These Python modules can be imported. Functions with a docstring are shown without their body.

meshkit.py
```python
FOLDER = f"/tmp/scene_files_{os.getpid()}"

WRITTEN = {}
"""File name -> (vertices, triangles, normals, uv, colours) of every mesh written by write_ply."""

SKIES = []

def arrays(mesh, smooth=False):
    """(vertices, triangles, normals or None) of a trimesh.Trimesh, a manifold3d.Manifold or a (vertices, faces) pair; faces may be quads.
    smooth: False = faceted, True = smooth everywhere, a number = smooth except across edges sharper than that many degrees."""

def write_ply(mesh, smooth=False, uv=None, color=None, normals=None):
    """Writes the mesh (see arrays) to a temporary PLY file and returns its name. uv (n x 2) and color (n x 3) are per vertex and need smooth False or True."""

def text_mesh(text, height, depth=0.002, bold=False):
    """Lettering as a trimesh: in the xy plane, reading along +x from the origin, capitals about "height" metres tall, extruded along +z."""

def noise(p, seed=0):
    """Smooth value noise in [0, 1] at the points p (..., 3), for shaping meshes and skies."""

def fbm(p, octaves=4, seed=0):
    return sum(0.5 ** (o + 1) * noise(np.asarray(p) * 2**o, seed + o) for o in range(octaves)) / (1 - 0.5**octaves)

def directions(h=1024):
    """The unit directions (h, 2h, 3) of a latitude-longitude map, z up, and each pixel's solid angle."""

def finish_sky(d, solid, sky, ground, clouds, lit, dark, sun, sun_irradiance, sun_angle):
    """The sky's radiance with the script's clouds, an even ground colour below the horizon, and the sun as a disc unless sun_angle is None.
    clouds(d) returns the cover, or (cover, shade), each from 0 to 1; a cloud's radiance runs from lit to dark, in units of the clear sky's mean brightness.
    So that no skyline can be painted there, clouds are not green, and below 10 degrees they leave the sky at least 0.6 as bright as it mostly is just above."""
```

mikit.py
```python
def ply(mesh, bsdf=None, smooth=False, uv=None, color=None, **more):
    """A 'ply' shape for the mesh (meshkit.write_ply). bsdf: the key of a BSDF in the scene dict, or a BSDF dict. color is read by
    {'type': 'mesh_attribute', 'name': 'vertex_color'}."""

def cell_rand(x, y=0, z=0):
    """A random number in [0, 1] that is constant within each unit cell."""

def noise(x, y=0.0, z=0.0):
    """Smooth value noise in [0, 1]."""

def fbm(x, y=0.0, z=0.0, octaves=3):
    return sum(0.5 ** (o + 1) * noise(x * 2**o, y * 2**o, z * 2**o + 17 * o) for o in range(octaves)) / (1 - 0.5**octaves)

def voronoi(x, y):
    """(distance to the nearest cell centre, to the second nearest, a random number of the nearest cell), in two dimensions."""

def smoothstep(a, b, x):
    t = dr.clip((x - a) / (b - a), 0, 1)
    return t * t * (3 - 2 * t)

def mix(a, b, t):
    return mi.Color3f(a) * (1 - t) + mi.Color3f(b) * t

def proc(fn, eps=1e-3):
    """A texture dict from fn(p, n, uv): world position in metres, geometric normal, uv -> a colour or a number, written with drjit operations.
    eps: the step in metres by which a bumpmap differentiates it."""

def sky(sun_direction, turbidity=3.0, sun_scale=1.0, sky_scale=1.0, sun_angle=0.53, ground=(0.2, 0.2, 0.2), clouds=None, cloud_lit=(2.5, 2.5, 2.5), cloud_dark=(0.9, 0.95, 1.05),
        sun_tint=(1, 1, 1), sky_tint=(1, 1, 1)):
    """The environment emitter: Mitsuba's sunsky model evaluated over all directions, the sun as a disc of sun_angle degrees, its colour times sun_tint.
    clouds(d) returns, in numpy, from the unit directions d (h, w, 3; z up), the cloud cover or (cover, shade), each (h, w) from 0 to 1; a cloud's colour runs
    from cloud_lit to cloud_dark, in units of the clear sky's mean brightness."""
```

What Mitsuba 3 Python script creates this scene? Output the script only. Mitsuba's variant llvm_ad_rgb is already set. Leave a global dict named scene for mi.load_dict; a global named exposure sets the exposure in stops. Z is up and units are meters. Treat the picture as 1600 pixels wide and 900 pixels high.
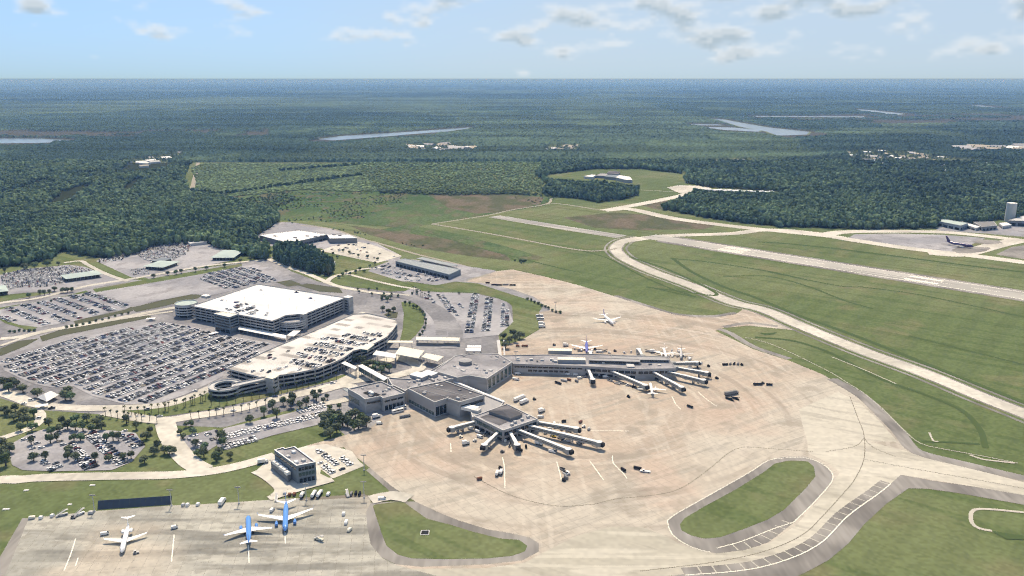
import math, random
import numpy as np, trimesh, shapely, mitsuba as mi, drjit as dr
import mikit, meshkit
from shapely.geometry import Polygon, LineString, Point, MultiPolygon
from mikit import noise, fbm, cell_rand, smoothstep, mix
T = mi.ScalarTransform4f
scene, labels = {}, {}
rng = np.random.default_rng(11)
random.seed(5)

# ------------------------------------------------------------------ camera, sky, exposure
EYE = 281.0                                   # metres above the airfield
PITCH = math.radians(14.2859)
scene['camera'] = {'type': 'perspective', 'fov': 64.0, 'fov_axis': 'x', 'near_clip': 2.0, 'far_clip': 400000.0,
                   'to_world': T().look_at(origin=[0, 0, EYE], target=[0, math.cos(PITCH), EYE - math.sin(PITCH)], up=[0, 0, 1]),
                   'medium': {'type': 'ref', 'id': 'air'}}
SUN_EL, SUN_AZ = math.radians(56), math.radians(-9)     # the sun stands ahead of the camera, a little to the left
SUN = [math.sin(SUN_AZ) * math.cos(SUN_EL), math.cos(SUN_AZ) * math.cos(SUN_EL), math.sin(SUN_EL)]


def clouds(d):
    az, el = np.arctan2(d[..., 0], d[..., 1]), np.degrees(np.arcsin(d[..., 2]))
    z = np.maximum(d[..., 2], 0)
    lid = np.stack([d[..., 0] / (z + .25) * 5.5, d[..., 1] / (z + .25) * 5.5, 0 * az], -1)
    mixz = np.clip((el - 14) / 16, 0, 1)

    def field(up):
        low = np.stack([np.cos(az) * 22, np.sin(az) * 22, (el + up) * 0.80], -1)
        return meshkit.fbm(low + 3.7, 6, 5) * (1 - mixz) + meshkit.fbm(lid + 11.3, 5, 8) * mixz

    c, c_up = field(0.0), field(0.35)
    wide = meshkit.fbm(np.stack([np.cos(az) * 2.2, np.sin(az) * 2.2, el * 0.10], -1) + 5.1, 3, 4)
    side = 0.5 + 0.5 * np.clip(np.sin(az * 1.25 + 0.12) * 2.2, -1, 1)       # more cloud to the right of the view
    thr = 0.60 - 0.115 * side - 0.10 * (wide - 0.5) + 0.20 * np.clip((2.4 - el) / 2.2, 0, 1) - 0.045 * np.clip((el - 3.0) / 2.0, 0, 1)
    cover = np.clip((c - thr) / 0.18, 0, 1) ** 1.2
    body = np.clip((c - thr) / 0.20, 0, 1)
    lit = np.clip(0.5 + 9.0 * (c - c_up), 0, 1)
    shade = np.clip(body * 1.35 - 0.95 * lit + 0.22, 0, 1)
    veil = np.clip((0.27 + 0.48 * side) * (0.4 + 1.2 * wide), 0, 0.70) * np.clip((el + 4.0) / 5.0, 0.75, 1) * np.clip(1.3 - el / 40, 0.4, 1)
    tot = 1 - (1 - 0.92 * cover) * (1 - veil)
    sh = (shade * cover + 0.62 * veil * (1 - cover)) / np.maximum(cover + veil * (1 - cover), 1e-4)
    return np.clip(tot, 0, 1), np.clip(sh, 0, 1)


scene['sky'] = mikit.sky(SUN, turbidity=3, sky_scale=1.0, clouds=clouds, cloud_lit=(2.6, 2.7, 2.75), cloud_dark=(1.42, 1.72, 1.94),
                         sky_tint=(0.70, 0.87, 0.98), ground=(0.07, 0.11, 0.15))
exposure = 2.05
AIR = [2.6e-5, 3.8e-5, 6.0e-5]
scene['air'] = {'type': 'homogeneous', 'albedo': {'type': 'rgb', 'value': [0.42, 0.60, 0.82]}, 'sigma_t': {'type': 'rgb', 'value': AIR}}

# ------------------------------------------------------------------ materials
def rgb(*c):
    return {'type': 'rgb', 'value': list(c)}


def flat(name, c):
    scene[name] = {'type': 'twosided', 'bsdf': {'type': 'diffuse', 'reflectance': rgb(*c)}}


def gloss(name, c, rough=0.35, metallic=0.0, spec=0.5):
    scene[name] = {'type': 'twosided', 'bsdf': {'type': 'principled', 'base_color': rgb(*c), 'roughness': rough, 'metallic': metallic, 'specular': spec}}


def tex(name, fn):
    scene[name] = {'type': 'twosided', 'bsdf': {'type': 'diffuse', 'reflectance': mikit.proc(fn)}}


def grass_fn(p, n, uv):
    a = fbm(p.x * 0.0045, p.y * 0.0045, 1.0, 3)
    b = fbm(p.x * 0.028, p.y * 0.028, 5.0, 3)
    c = noise(p.x * 0.45, p.y * 0.45)
    m = fbm((p.x * 0.62 + p.y * 0.78) * 0.12, (p.y * 0.62 - p.x * 0.78) * 0.008, 9.0, 2)
    col = mix((0.106, 0.138, 0.058), (0.150, 0.172, 0.084), smoothstep(0.32, 0.68, a))
    col = mix(col, (0.185, 0.168, 0.098), smoothstep(0.55, 0.82, b) * 0.5)
    col = mix(col, (0.072, 0.105, 0.038), smoothstep(0.55, 0.75, m) * 0.45)
    k = (p.x * 0.77 - p.y * 0.64) / 17.0
    stripe = smoothstep(-0.25, 0.25, dr.sin(k * 3.14159))
    return col * (0.84 + 0.30 * c) * (0.965 + 0.07 * stripe)


def meadow_fn(p, n, uv):
    a = fbm(p.x * 0.006, p.y * 0.006, 3.0, 3)
    b = fbm(p.x * 0.05, p.y * 0.03, 2.0, 3)
    col = mix((0.060, 0.100, 0.044), (0.096, 0.132, 0.058), smoothstep(0.3, 0.7, a))
    col = mix(col, (0.135, 0.112, 0.078), smoothstep(0.50, 0.72, b) * 0.6)
    return col * (0.75 + 0.5 * noise(p.x * 0.3, p.y * 0.3))


def brown_fn(p, n, uv):
    b = fbm(p.x * 0.03, p.y * 0.02, 2.0, 3)
    return mix((0.085, 0.095, 0.052), (0.140, 0.118, 0.085), smoothstep(0.3, 0.7, b)) * (0.8 + 0.4 * noise(p.x * 0.3, p.y * 0.3))


def slab_grid(x, y, size, width):
    fx, fy = x / size, y / size
    gx, gy = dr.abs(fx - dr.round(fx)) * size, dr.abs(fy - dr.round(fy)) * size
    return 1 - smoothstep(width * 0.5, width, dr.minimum(gx, gy)), cell_rand(dr.floor(fx + 0.5), dr.floor(fy + 0.5), 3.0)


APRON_MID = (57.3, 685.5)


def apron_fn(p, n, uv):
    x, y = p.x * 0.848 + p.y * 0.530, p.y * 0.848 - p.x * 0.530
    line, r = slab_grid(x, y, 7.62, 0.40)
    a = fbm(p.x * 0.010, p.y * 0.010, 2.0, 3)
    b = fbm(x * 0.020, y * 0.20, 4.0, 3)
    c = fbm((x * 0.5 + y * 0.87) * 0.018, (y * 0.5 - x * 0.87) * 0.24, 6.0, 3)
    e = fbm(p.x * 0.05, p.y * 0.05, 12.0, 3)
    col = mix((0.405, 0.345, 0.280), (0.435, 0.405, 0.345), smoothstep(0.32, 0.68, a))
    col = mix(col, (0.300, 0.285, 0.245), smoothstep(0.50, 0.80, b) * 0.65)
    col = mix(col, (0.500, 0.465, 0.400), smoothstep(0.50, 0.80, c) * 0.45)
    col = mix(col, (0.430, 0.330, 0.265), smoothstep(0.50, 0.74, fbm(p.x * 0.019, p.y * 0.019, 8.0, 3)) * 0.45)
    col = mix(col, (0.270, 0.245, 0.205), smoothstep(0.55, 0.78, e) * 0.60)
    rx, ry = p.x - APRON_MID[0], p.y - APRON_MID[1]
    rad, th = dr.sqrt(rx * rx + ry * ry), dr.atan2(ry, rx)
    arc = fbm(rad * 0.11, th * 2.2, 3.0, 3)                      # tyre-darkened lanes sweeping round the piers
    col = mix(col, (0.255, 0.225, 0.190), smoothstep(0.54, 0.74, arc) * smoothstep(60.0, 130.0, rad) * 0.45)
    col = mix(col, (0.520, 0.480, 0.415), smoothstep(0.56, 0.78, fbm(rad * 0.16, th * 3.0, 31.0, 3)) * 0.35)
    col = col * (0.985 + 0.03 * r) * (0.93 + 0.14 * noise(p.x * 0.4, p.y * 0.4))
    return mix(col, (0.22, 0.20, 0.17), line * 0.24)


def slab_mat(name, k):
    def fn(p, n, uv):
        a = fbm(p.x * 0.02, p.y * 0.05, 2.0, 3)
        b = fbm(p.x * 0.018, p.y * 0.13, 6.0, 3)
        c = fbm(p.x * 0.13, p.y * 0.20, 9.0, 3)
        col = mix((0.305, 0.304, 0.272), (0.405, 0.398, 0.350), smoothstep(0.3, 0.7, a))
        col = mix(col, (0.175, 0.174, 0.158), smoothstep(0.46, 0.74, b) * 0.75)
        col = mix(col, (0.185, 0.178, 0.150), smoothstep(0.55, 0.78, c) * 0.40)
        col = mix(col, (0.480, 0.420, 0.340), smoothstep(0.55, 0.75, fbm(p.x * 0.012 + 4, p.y * 0.02, 3.0, 3)) * 0.5)
        return col * k * (0.92 + 0.16 * noise(p.x * 0.5, p.y * 0.5))
    tex(name, fn)


def taxi_fn(p, n, uv):
    a = fbm(p.x * 0.02, p.y * 0.02, 2.0, 3)
    col = mix((0.430, 0.415, 0.365), (0.545, 0.525, 0.465), smoothstep(0.3, 0.7, a))
    return col * (0.88 + 0.24 * noise(p.x * 0.3, p.y * 0.3))


def newconcrete_fn(p, n, uv):
    a = fbm(p.x * 0.015, p.y * 0.015, 2.0, 3)
    s = fbm((p.x * 0.5 + p.y * 0.87) * 0.18, (p.y * 0.5 - p.x * 0.87) * 0.02, 4.0, 3)
    b = fbm(p.x * 0.02, p.y * 0.19, 6.0, 3)
    col = mix((0.385, 0.370, 0.310), (0.470, 0.450, 0.385), smoothstep(0.3, 0.7, a))
    col = mix(col, (0.300, 0.285, 0.240), smoothstep(0.52, 0.78, s) * 0.5)
    col = mix(col, (0.540, 0.520, 0.450), smoothstep(0.54, 0.76, b) * 0.5)
    return col * (0.93 + 0.14 * noise(p.x * 0.4, p.y * 0.4))


def runway_fn(p, n, uv):
    a = fbm(p.x * 0.01, p.y * 0.01, 2.0, 3)
    s = fbm((p.x * 0.77 - p.y * 0.64) * 0.006, (p.x * 0.64 + p.y * 0.77) * 0.16, 4.0, 3)
    col = mix((0.340, 0.335, 0.310), (0.420, 0.410, 0.375), smoothstep(0.3, 0.7, a))
    return mix(col, (0.19, 0.19, 0.18), smoothstep(0.5, 0.72, s) * 0.6)


def asphalt_fn(p, n, uv):
    a = fbm(p.x * 0.025, p.y * 0.025, 1.0, 3)
    col = mix((0.185, 0.186, 0.196), (0.280, 0.279, 0.286), smoothstep(0.3, 0.7, a))
    return col * (0.85 + 0.3 * noise(p.x * 0.4, p.y * 0.4))


def lot_fn(p, n, uv):
    a = fbm(p.x * 0.012, p.y * 0.02, 1.0, 3)
    b = fbm(p.x * 0.07, p.y * 0.05, 4.0, 3)
    col = mix((0.262, 0.264, 0.282), (0.352, 0.350, 0.360), smoothstep(0.3, 0.7, a))
    col = mix(col, (0.18, 0.175, 0.18), smoothstep(0.52, 0.75, b) * 0.5)
    return col * (0.9 + 0.2 * noise(p.x * 0.4, p.y * 0.4))


def shoulder_fn(p, n, uv):
    a = fbm(p.x * 0.03, p.y * 0.03, 1.0, 3)
    b = fbm(p.x * 0.35, p.y * 0.06, 4.0, 2)
    col = mix((0.175, 0.168, 0.158), (0.270, 0.260, 0.242), smoothstep(0.3, 0.7, a))
    return col * (0.8 + 0.4 * b)


def roof_fn(p, n, uv):
    a = fbm(p.x * 0.05, p.y * 0.05, 1.0, 3)
    return mix((0.225, 0.224, 0.236), (0.350, 0.346, 0.356), smoothstep(0.3, 0.7, a)) * (0.9 + 0.2 * noise(p.x * 0.7, p.y * 0.7))


def darkroof_fn(p, n, uv):
    a = fbm(p.x * 0.05, p.y * 0.09, 1.0, 3)
    return mix((0.105, 0.105, 0.113), (0.165, 0.163, 0.170), smoothstep(0.3, 0.7, a))


def deck_fn(p, n, uv):
    x, y = p.x * 0.883 - p.y * 0.469, p.x * 0.469 + p.y * 0.883       # along and across the bays
    a = fbm(p.x * 0.03, p.y * 0.03, 1.0, 3)
    k = y / 18.3
    f = dr.abs(k - dr.round(k)) * 18.3
    oil = (1 - smoothstep(2.0, 5.5, f)) * smoothstep(0.35, 0.7, noise(x * 0.11, dr.round(k) * 3.1, 2.0))
    col = mix((0.54, 0.525, 0.495), (0.64, 0.625, 0.595), smoothstep(0.3, 0.7, a))
    return mix(col, (0.21, 0.20, 0.185), oil * 0.7)


def whitedeck_fn(p, n, uv):
    x, y = p.x * 0.883 - p.y * 0.469, p.x * 0.469 + p.y * 0.883
    k = y / 18.0
    f = dr.abs(k - dr.round(k)) * 18.0
    a = fbm(x * 0.02, y * 0.10, 1.0, 3)
    col = mix((0.66, 0.66, 0.65), (0.80, 0.80, 0.79), smoothstep(0.3, 0.7, a))
    return mix(col, (0.55, 0.55, 0.54), (1 - smoothstep(2.5, 6.0, f)) * 0.35 * (0.5 + noise(x * 0.05, y * 0.2)))


def wall_fn(p, n, uv):
    a = fbm(p.x * 0.1 + p.y * 0.1, p.z * 0.25, 1.0, 3)
    return mix((0.335, 0.332, 0.330), (0.43, 0.425, 0.415), smoothstep(0.3, 0.7, a))


for nm, fn in [('m_grass', grass_fn), ('m_meadow', meadow_fn), ('m_brown', brown_fn), ('m_apron', apron_fn), ('m_taxi', taxi_fn), ('m_runway', runway_fn), ('m_newconcrete', newconcrete_fn),
               ('m_asphalt', asphalt_fn), ('m_lot', lot_fn), ('m_shoulder', shoulder_fn), ('m_roof', roof_fn), ('m_darkroof', darkroof_fn),
               ('m_deck', deck_fn), ('m_whitedeck', whitedeck_fn), ('m_wall', wall_fn)]:
    tex(nm, fn)
for i, k in enumerate((0.965, 1.0, 1.035)):
    slab_mat(f'm_slab{i}', k)
flat('m_white', (0.78, 0.77, 0.74)); flat('m_cream', (0.72, 0.69, 0.58)); flat('m_paint', (0.72, 0.70, 0.62)); flat('m_dark', (0.03, 0.032, 0.035))
flat('m_grey', (0.22, 0.22, 0.22)); flat('m_midgrey', (0.34, 0.34, 0.34)); flat('m_palegrey', (0.50, 0.50, 0.49)); flat('m_ditch', (0.072, 0.102, 0.042))
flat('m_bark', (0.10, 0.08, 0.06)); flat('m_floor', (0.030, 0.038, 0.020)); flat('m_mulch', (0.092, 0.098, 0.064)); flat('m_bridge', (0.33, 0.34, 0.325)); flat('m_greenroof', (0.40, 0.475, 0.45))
flat('m_bluewall', (0.20, 0.23, 0.255)); flat('m_steelroof', (0.30, 0.33, 0.34)); flat('m_fence', (0.075, 0.092, 0.122)); flat('m_worn', (0.44, 0.42, 0.36)); flat('m_clay', (0.42, 0.38, 0.31))
flat('m_rust', (0.20, 0.10, 0.07)); flat('m_yellow', (0.55, 0.42, 0.08)); flat('m_track', (0.30, 0.28, 0.23)); flat('m_tyre', (0.02, 0.02, 0.02)); flat('m_seam', (0.19, 0.175, 0.145))
gloss('m_glass', (0.015, 0.022, 0.028), 0.12); gloss('m_greenglass', (0.05, 0.085, 0.085), 0.15); gloss('m_steel', (0.45, 0.45, 0.45), 0.35, 0.7)
gloss('m_jetwhite', (0.80, 0.80, 0.79), 0.25); gloss('m_jetblue', (0.095, 0.255, 0.62), 0.25); gloss('m_jetpurple', (0.060, 0.040, 0.125), 0.25); gloss('m_jetindigo', (0.085, 0.090, 0.33), 0.25)
gloss('m_water', (0.10, 0.13, 0.16), 0.18, 0.0, 0.7)
CAR_COLOURS = {'white': (0.72, 0.72, 0.71), 'silver': (0.42, 0.43, 0.44), 'grey': (0.13, 0.135, 0.14), 'black': (0.018, 0.018, 0.02), 'dark blue': (0.03, 0.05, 0.13), 'red': (0.16, 0.03, 0.028), 'beige': (0.36, 0.32, 0.25)}
for k, c in CAR_COLOURS.items():
    gloss('m_car_' + k.replace(' ', '_'), c, 0.28)
scene['m_leaf'] = {'type': 'twosided', 'bsdf': {'type': 'diffuse', 'reflectance': {'type': 'mesh_attribute', 'name': 'vertex_color'}}}
scene['m_carmass'] = {'type': 'twosided', 'bsdf': {'type': 'principled', 'base_color': {'type': 'mesh_attribute', 'name': 'vertex_color'}, 'roughness': 0.3, 'specular': 0.5}}

# ------------------------------------------------------------------ helpers
_count = {}


def numbered(name):
    k = _count.get(name, 0)
    _count[name] = k + 1
    return name if k == 0 else f'{name}_{k:03d}'


def put(key, mesh, mat, smooth=False, **more):
    assert key not in scene, key
    scene[key] = mikit.ply(mesh, mat, smooth, **more)
    return key


def part(parent, name, mesh, mat, smooth=False, label=None, **more):
    key = put(numbered(parent + '__' + name), mesh, mat, smooth, **more)
    if label:
        labels[key] = {'label': label}
    return key


def thing(name, label, cat, group=None):
    key = numbered(name)
    labels[key] = {'label': label, 'category': cat, **({'group': group} if group else {})}
    return key


def struct(name, mesh, mat, label=None, kind='structure', smooth=False, **more):
    key = put(numbered(name), mesh, mat, smooth, **more)
    labels[key] = {'kind': kind, **({'label': label} if label else {})}
    return key


def cat_mesh(ms):
    return trimesh.util.concatenate([m for m in ms if m is not None and len(m.faces)])


def polys(g):
    if g.is_empty:
        return []
    return [x for x in getattr(g, 'geoms', [g]) if x.geom_type == 'Polygon' and x.area > 0.01]


def P(pts):
    g = Polygon(pts)
    return g if g.is_valid else g.buffer(0)


def sheet(g, z):
    """One flat layer of ground, facing up."""
    g = P(g) if isinstance(g, list) else g
    out = []
    for q in polys(g):
        v, f = trimesh.creation.triangulate_polygon(q, engine='earcut')
        v3 = np.column_stack([v, np.full(len(v), z)])
        a = np.cross(v3[f[:, 1]] - v3[f[:, 0]], v3[f[:, 2]] - v3[f[:, 0]])[:, 2] < 0
        f[a] = f[a][:, ::-1]
        out.append(trimesh.Trimesh(v3, f, process=False))
    return cat_mesh(out)


def prism(g, z0, z1):
    g = P(g) if isinstance(g, list) else g
    out = []
    for q in polys(g):
        m = trimesh.creation.extrude_polygon(q, z1 - z0, engine='earcut')
        m.apply_translation([0, 0, z0])
        out.append(m)
    return cat_mesh(out)


def spline(pts, step=6.0):
    """A smooth line through the points (Catmull-Rom)."""
    p = np.asarray(pts, float)
    if len(p) < 3:
        return [tuple(q) for q in p]
    e = np.vstack([2 * p[0] - p[1], p, 2 * p[-1] - p[-2]])
    out = []
    for i in range(1, len(e) - 2):
        n = max(2, int(np.linalg.norm(e[i + 1] - e[i]) / step))
        for t in np.linspace(0, 1, n, endpoint=False):
            a, b, c, d = e[i - 1], e[i], e[i + 1], e[i + 2]
            out.append(tuple(0.5 * (2 * b + (c - a) * t + (2 * a - 5 * b + 4 * c - d) * t * t + (3 * b - a - 3 * c + d) * t ** 3)))
    return out + [tuple(p[-1])]


def strip(pts, w, smooth=True):
    return LineString(spline(pts) if smooth else pts).buffer(w / 2, cap_style='flat', join_style='round')


def soft(pts, r=6.0):
    """The polygon with its corners rounded."""
    return P(pts).buffer(r).buffer(-2 * r).buffer(r)


def box(c, s, yaw=0.0, mat4=None):
    m = trimesh.creation.box(s)
    m.apply_transform(trimesh.transformations.rotation_matrix(yaw, [0, 0, 1]))
    m.apply_translation(c)
    return m


def cyl(c, r, h, n=16, r2=None):
    a = np.arange(n) * 2 * np.pi / n
    ring = np.column_stack([np.cos(a), np.sin(a)])
    r2 = r if r2 is None else r2
    v = np.vstack([np.column_stack([ring * r, np.zeros(n)]), np.column_stack([ring * r2, np.full(n, h)]), [[0, 0, 0], [0, 0, h]]]) + np.asarray(c, float)
    f = []
    for i in range(n):
        j = (i + 1) % n
        f += [[i, j, n + j], [i, n + j, n + i], [2 * n, j, i], [2 * n + 1, n + i, n + j]]
    return trimesh.Trimesh(v, f, process=False)


def hull(pts):
    return trimesh.convex.convex_hull(np.asarray(pts, float))


def beam(a, b, w, h):
    """A box from a to b (3-D points), w wide and h high, its axis through the middle."""
    a, b = np.asarray(a, float), np.asarray(b, float)
    d = b - a
    s = np.cross(d, [0, 0, 1.0]) if abs(d[2]) < 0.99 * np.linalg.norm(d) else np.array([1.0, 0, 0])
    s = s / np.linalg.norm(s) * w / 2
    u = np.cross(s, d)
    u = u / np.linalg.norm(u) * h / 2
    return hull([q + i * s + j * u for q in (a, b) for i in (-1, 1) for j in (-1, 1)])


def placed(m, x, y, z=0.0, yaw=0.0):
    m = m.copy()
    m.apply_transform(trimesh.transformations.rotation_matrix(yaw, [0, 0, 1]))
    m.apply_translation([x, y, z])
    return m


def at(x, y, z=0.0, yaw=0.0):
    return T().translate([float(x), float(y), float(z)]).rotate([0, 0, 1], math.degrees(yaw))


ORD = ['first', 'second', 'third', 'fourth', 'fifth', 'sixth', 'seventh', 'eighth', 'ninth', 'tenth', 'eleventh', 'twelfth']


def nth(i):
    if i < 12:
        return ORD[i]
    k = i + 1
    return f"{k}{'th' if 10 <= k % 100 <= 20 else {1: 'st', 2: 'nd', 3: 'rd'}.get(k % 10, 'th')}"

# ------------------------------------------------------------------ the ground, layer on layer
FAR = 120000.0
ang = np.arange(96) * 2 * np.pi / 96
rings = [0.0, 400, 900, 1600, 2600, 4500, 9000, 20000, 50000, FAR]
gv = [[0, 0, 0]] + [[r * math.cos(a), r * math.sin(a), 0] for r in rings[1:] for a in ang]
gf = [[0, 1 + i, 1 + (i + 1) % 96] for i in range(96)]
for k in range(len(rings) - 2):
    for i in range(96):
        a, b = 1 + k * 96 + i, 1 + k * 96 + (i + 1) % 96
        gf += [[a, a + 96, b + 96], [a, b + 96, b]]
struct('ground', trimesh.Trimesh(gv, gf, process=False), 'm_grass')

# rough ground beyond the mown airfield
struct('meadow', sheet([(-702.5, 1903.1), (-717, 2010.4), (-842.9, 2155.7), (-1050.6, 2704.4), (-800.7, 2787.3), (-504.3, 2704.4), (-329.5, 2105), (-162, 2068.6), (0, 2105), (109.1, 1988), (73.2, 1863.2), (-41.4, 1752.6), (-164.2, 1623.5), (-199.1, 1572.6), (-292.5, 1608.6), (-391.8, 1654), (-472.3, 1661.8), (-522.2, 1744)], 0.05), 'm_meadow')
struct('meadow', sheet(soft([(-203.5, 1608.6), (-121.8, 1538), (-11.1, 1396.2), (52.2, 1306.4), (30.2, 1258.6), (-41.7, 1306.4), (-119, 1357.9), (-219.5, 1454.7), (-280.2, 1538)], 4), 0.06), 'm_meadow')
struct('fallow_field', sheet(soft([(-213.8, 2068.6), (-65.2, 2080.6), (78.8, 2010.4), (67.3, 1903.1), (-14, 1779.1), (-75.9, 1752.6), (-144.3, 1834.3)], 5), 0.08), 'm_brown')
struct('fallow_field', sheet(soft([(-324.3, 1608.6), (-219.3, 1538), (-116, 1460.8), (-10.6, 1326.6), (0, 1277.3), (-73.5, 1316.4), (-177.8, 1396.2), (-269.6, 1511.4)], 4), 0.08), 'm_brown')
struct('fallow_field', sheet(soft([(107.4, 1702), (223.1, 1770.2), (325.2, 1718.5), (407, 1608.6), (371.8, 1565.5), (245.7, 1551.7), (162.5, 1579.7)], 5), 0.04), 'm_brown')
struct('fallow_field', sheet(soft([(295.9, 1882.9), (337.5, 1955.3), (396.8, 1944.7), (366.1, 1863.2), (326.9, 1806.3)], 3), 0.04), 'm_brown')

# landside pavement
LAND = P([(-666.6, 1029.3), (-592.5, 1114.5), (-524.6, 1188.6), (-429.4, 1263.2), (-392.1, 1291.7), (-356.2, 1254), (-307.2, 1196.9), (-269.5, 1156.3), (-256.9, 1140.7), (-209, 1103.5), (-164.2, 1082.3), (-132.6, 1096.4), (-121.1, 1140.7), (-137.1, 1222.6), (-109.6, 1244.9), (-54.2, 1231.4), (-24.2, 1205.4), (0, 1218.3), (46.9, 1168.2), (94.3, 1114.5), (136.5, 1055.2), (106.4, 807.1), (172.9, 807.1), (152, 700.8), (50.3, 593.5), (-51.2, 605.3), (-86.6, 643.2), (-111.9, 632.6), (-136.1, 617.4), (-150.9, 640.5), (-157.3, 670.9), (-176.9, 682.5), (-210.3, 659.5), (-239.9, 632.6), (-295.3, 637.9), (-351.4, 659.5), (-418.1, 670.9), (-465.8, 697.7)])
struct('landside_pavement', sheet(LAND, 0.06), 'm_asphalt')
struct('warehouse_yard', sheet([(-502.4, 1579.7), (-468.1, 1646.3), (-448.6, 1646.3), (-348.5, 1572.6), (-282.9, 1485.7), (-245.4, 1436.6), (-180.7, 1316.4), (-183, 1286.9), (-218, 1267.9), (-250.3, 1306.4), (-303, 1357.9), (-329.5, 1379.5), (-429.4, 1401.8), (-477.7, 1498.5)], 0.06), 'm_lot')

# the aprons
APRON = [(-66.1, 1140.7), (-24.2, 1205.4), (0, 1218.3), (47.1, 1172.2), (94.6, 1118.1), (136.9, 1058.5), (171.5, 1007.5), (197.5, 972.3), (222.2, 958.2), (249.4, 958.2), (276.5, 972.3), (301.4, 1010.6), (320.4, 986.7), (343.8, 915.8), (325.5, 905.7), (278.7, 923.5), (248.1, 915.8), (234.6, 903.2), (259.7, 836.2), (286, 799.1), (305.7, 757.6), (312.9, 724.9), (317.2, 694.6), (315.9, 658.1), (314.6, 621.2), (310.5, 591.2), (316.5, 577.7), (331.8, 563.7), (369.4, 538.4), (381.8, 528.9), (369, 508.9), (356.9, 517.8), (330, 529.8), (301.1, 540.4), (284.8, 548.3), (271.6, 534.6), (258.1, 521.5), (231.4, 497.7), (219.5, 486.1), (208.3, 473.4), (194.5, 458.3), (175.6, 444), (142, 428.6), (101.2, 423.4), (37.1, 418.9), (-75.7, 418.9), (-89.1, 418.9), (-93, 440.6), (-76.7, 435.2), (-53.3, 431.2), (-15.3, 433.8), (6.2, 437.9), (16.5, 447.5), (16.8, 456.8), (10.9, 463.5), (-1.6, 468.8), (-16.5, 473.4), (-35.4, 484.4), (-49.8, 495.1), (-66.3, 508.9), (-85.7, 530.8), (-106.1, 559.6), (-132.6, 594.7), (-160, 588.9), (-163.5, 597), (-136.1, 617.4), (-117.3, 632.6), (-110.3, 656.7), (-89.9, 670.9), (-55.1, 656.7), (-24.4, 733.2), (-6.5, 787.4), (-13.7, 831.9), (-15.2, 886.2), (9.9, 867.4), (32, 910.7), (33.5, 980.9), (48.2, 989.6), (29.8, 1055.2), (0, 1096.4), (-31.7, 1125.6)]
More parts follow.
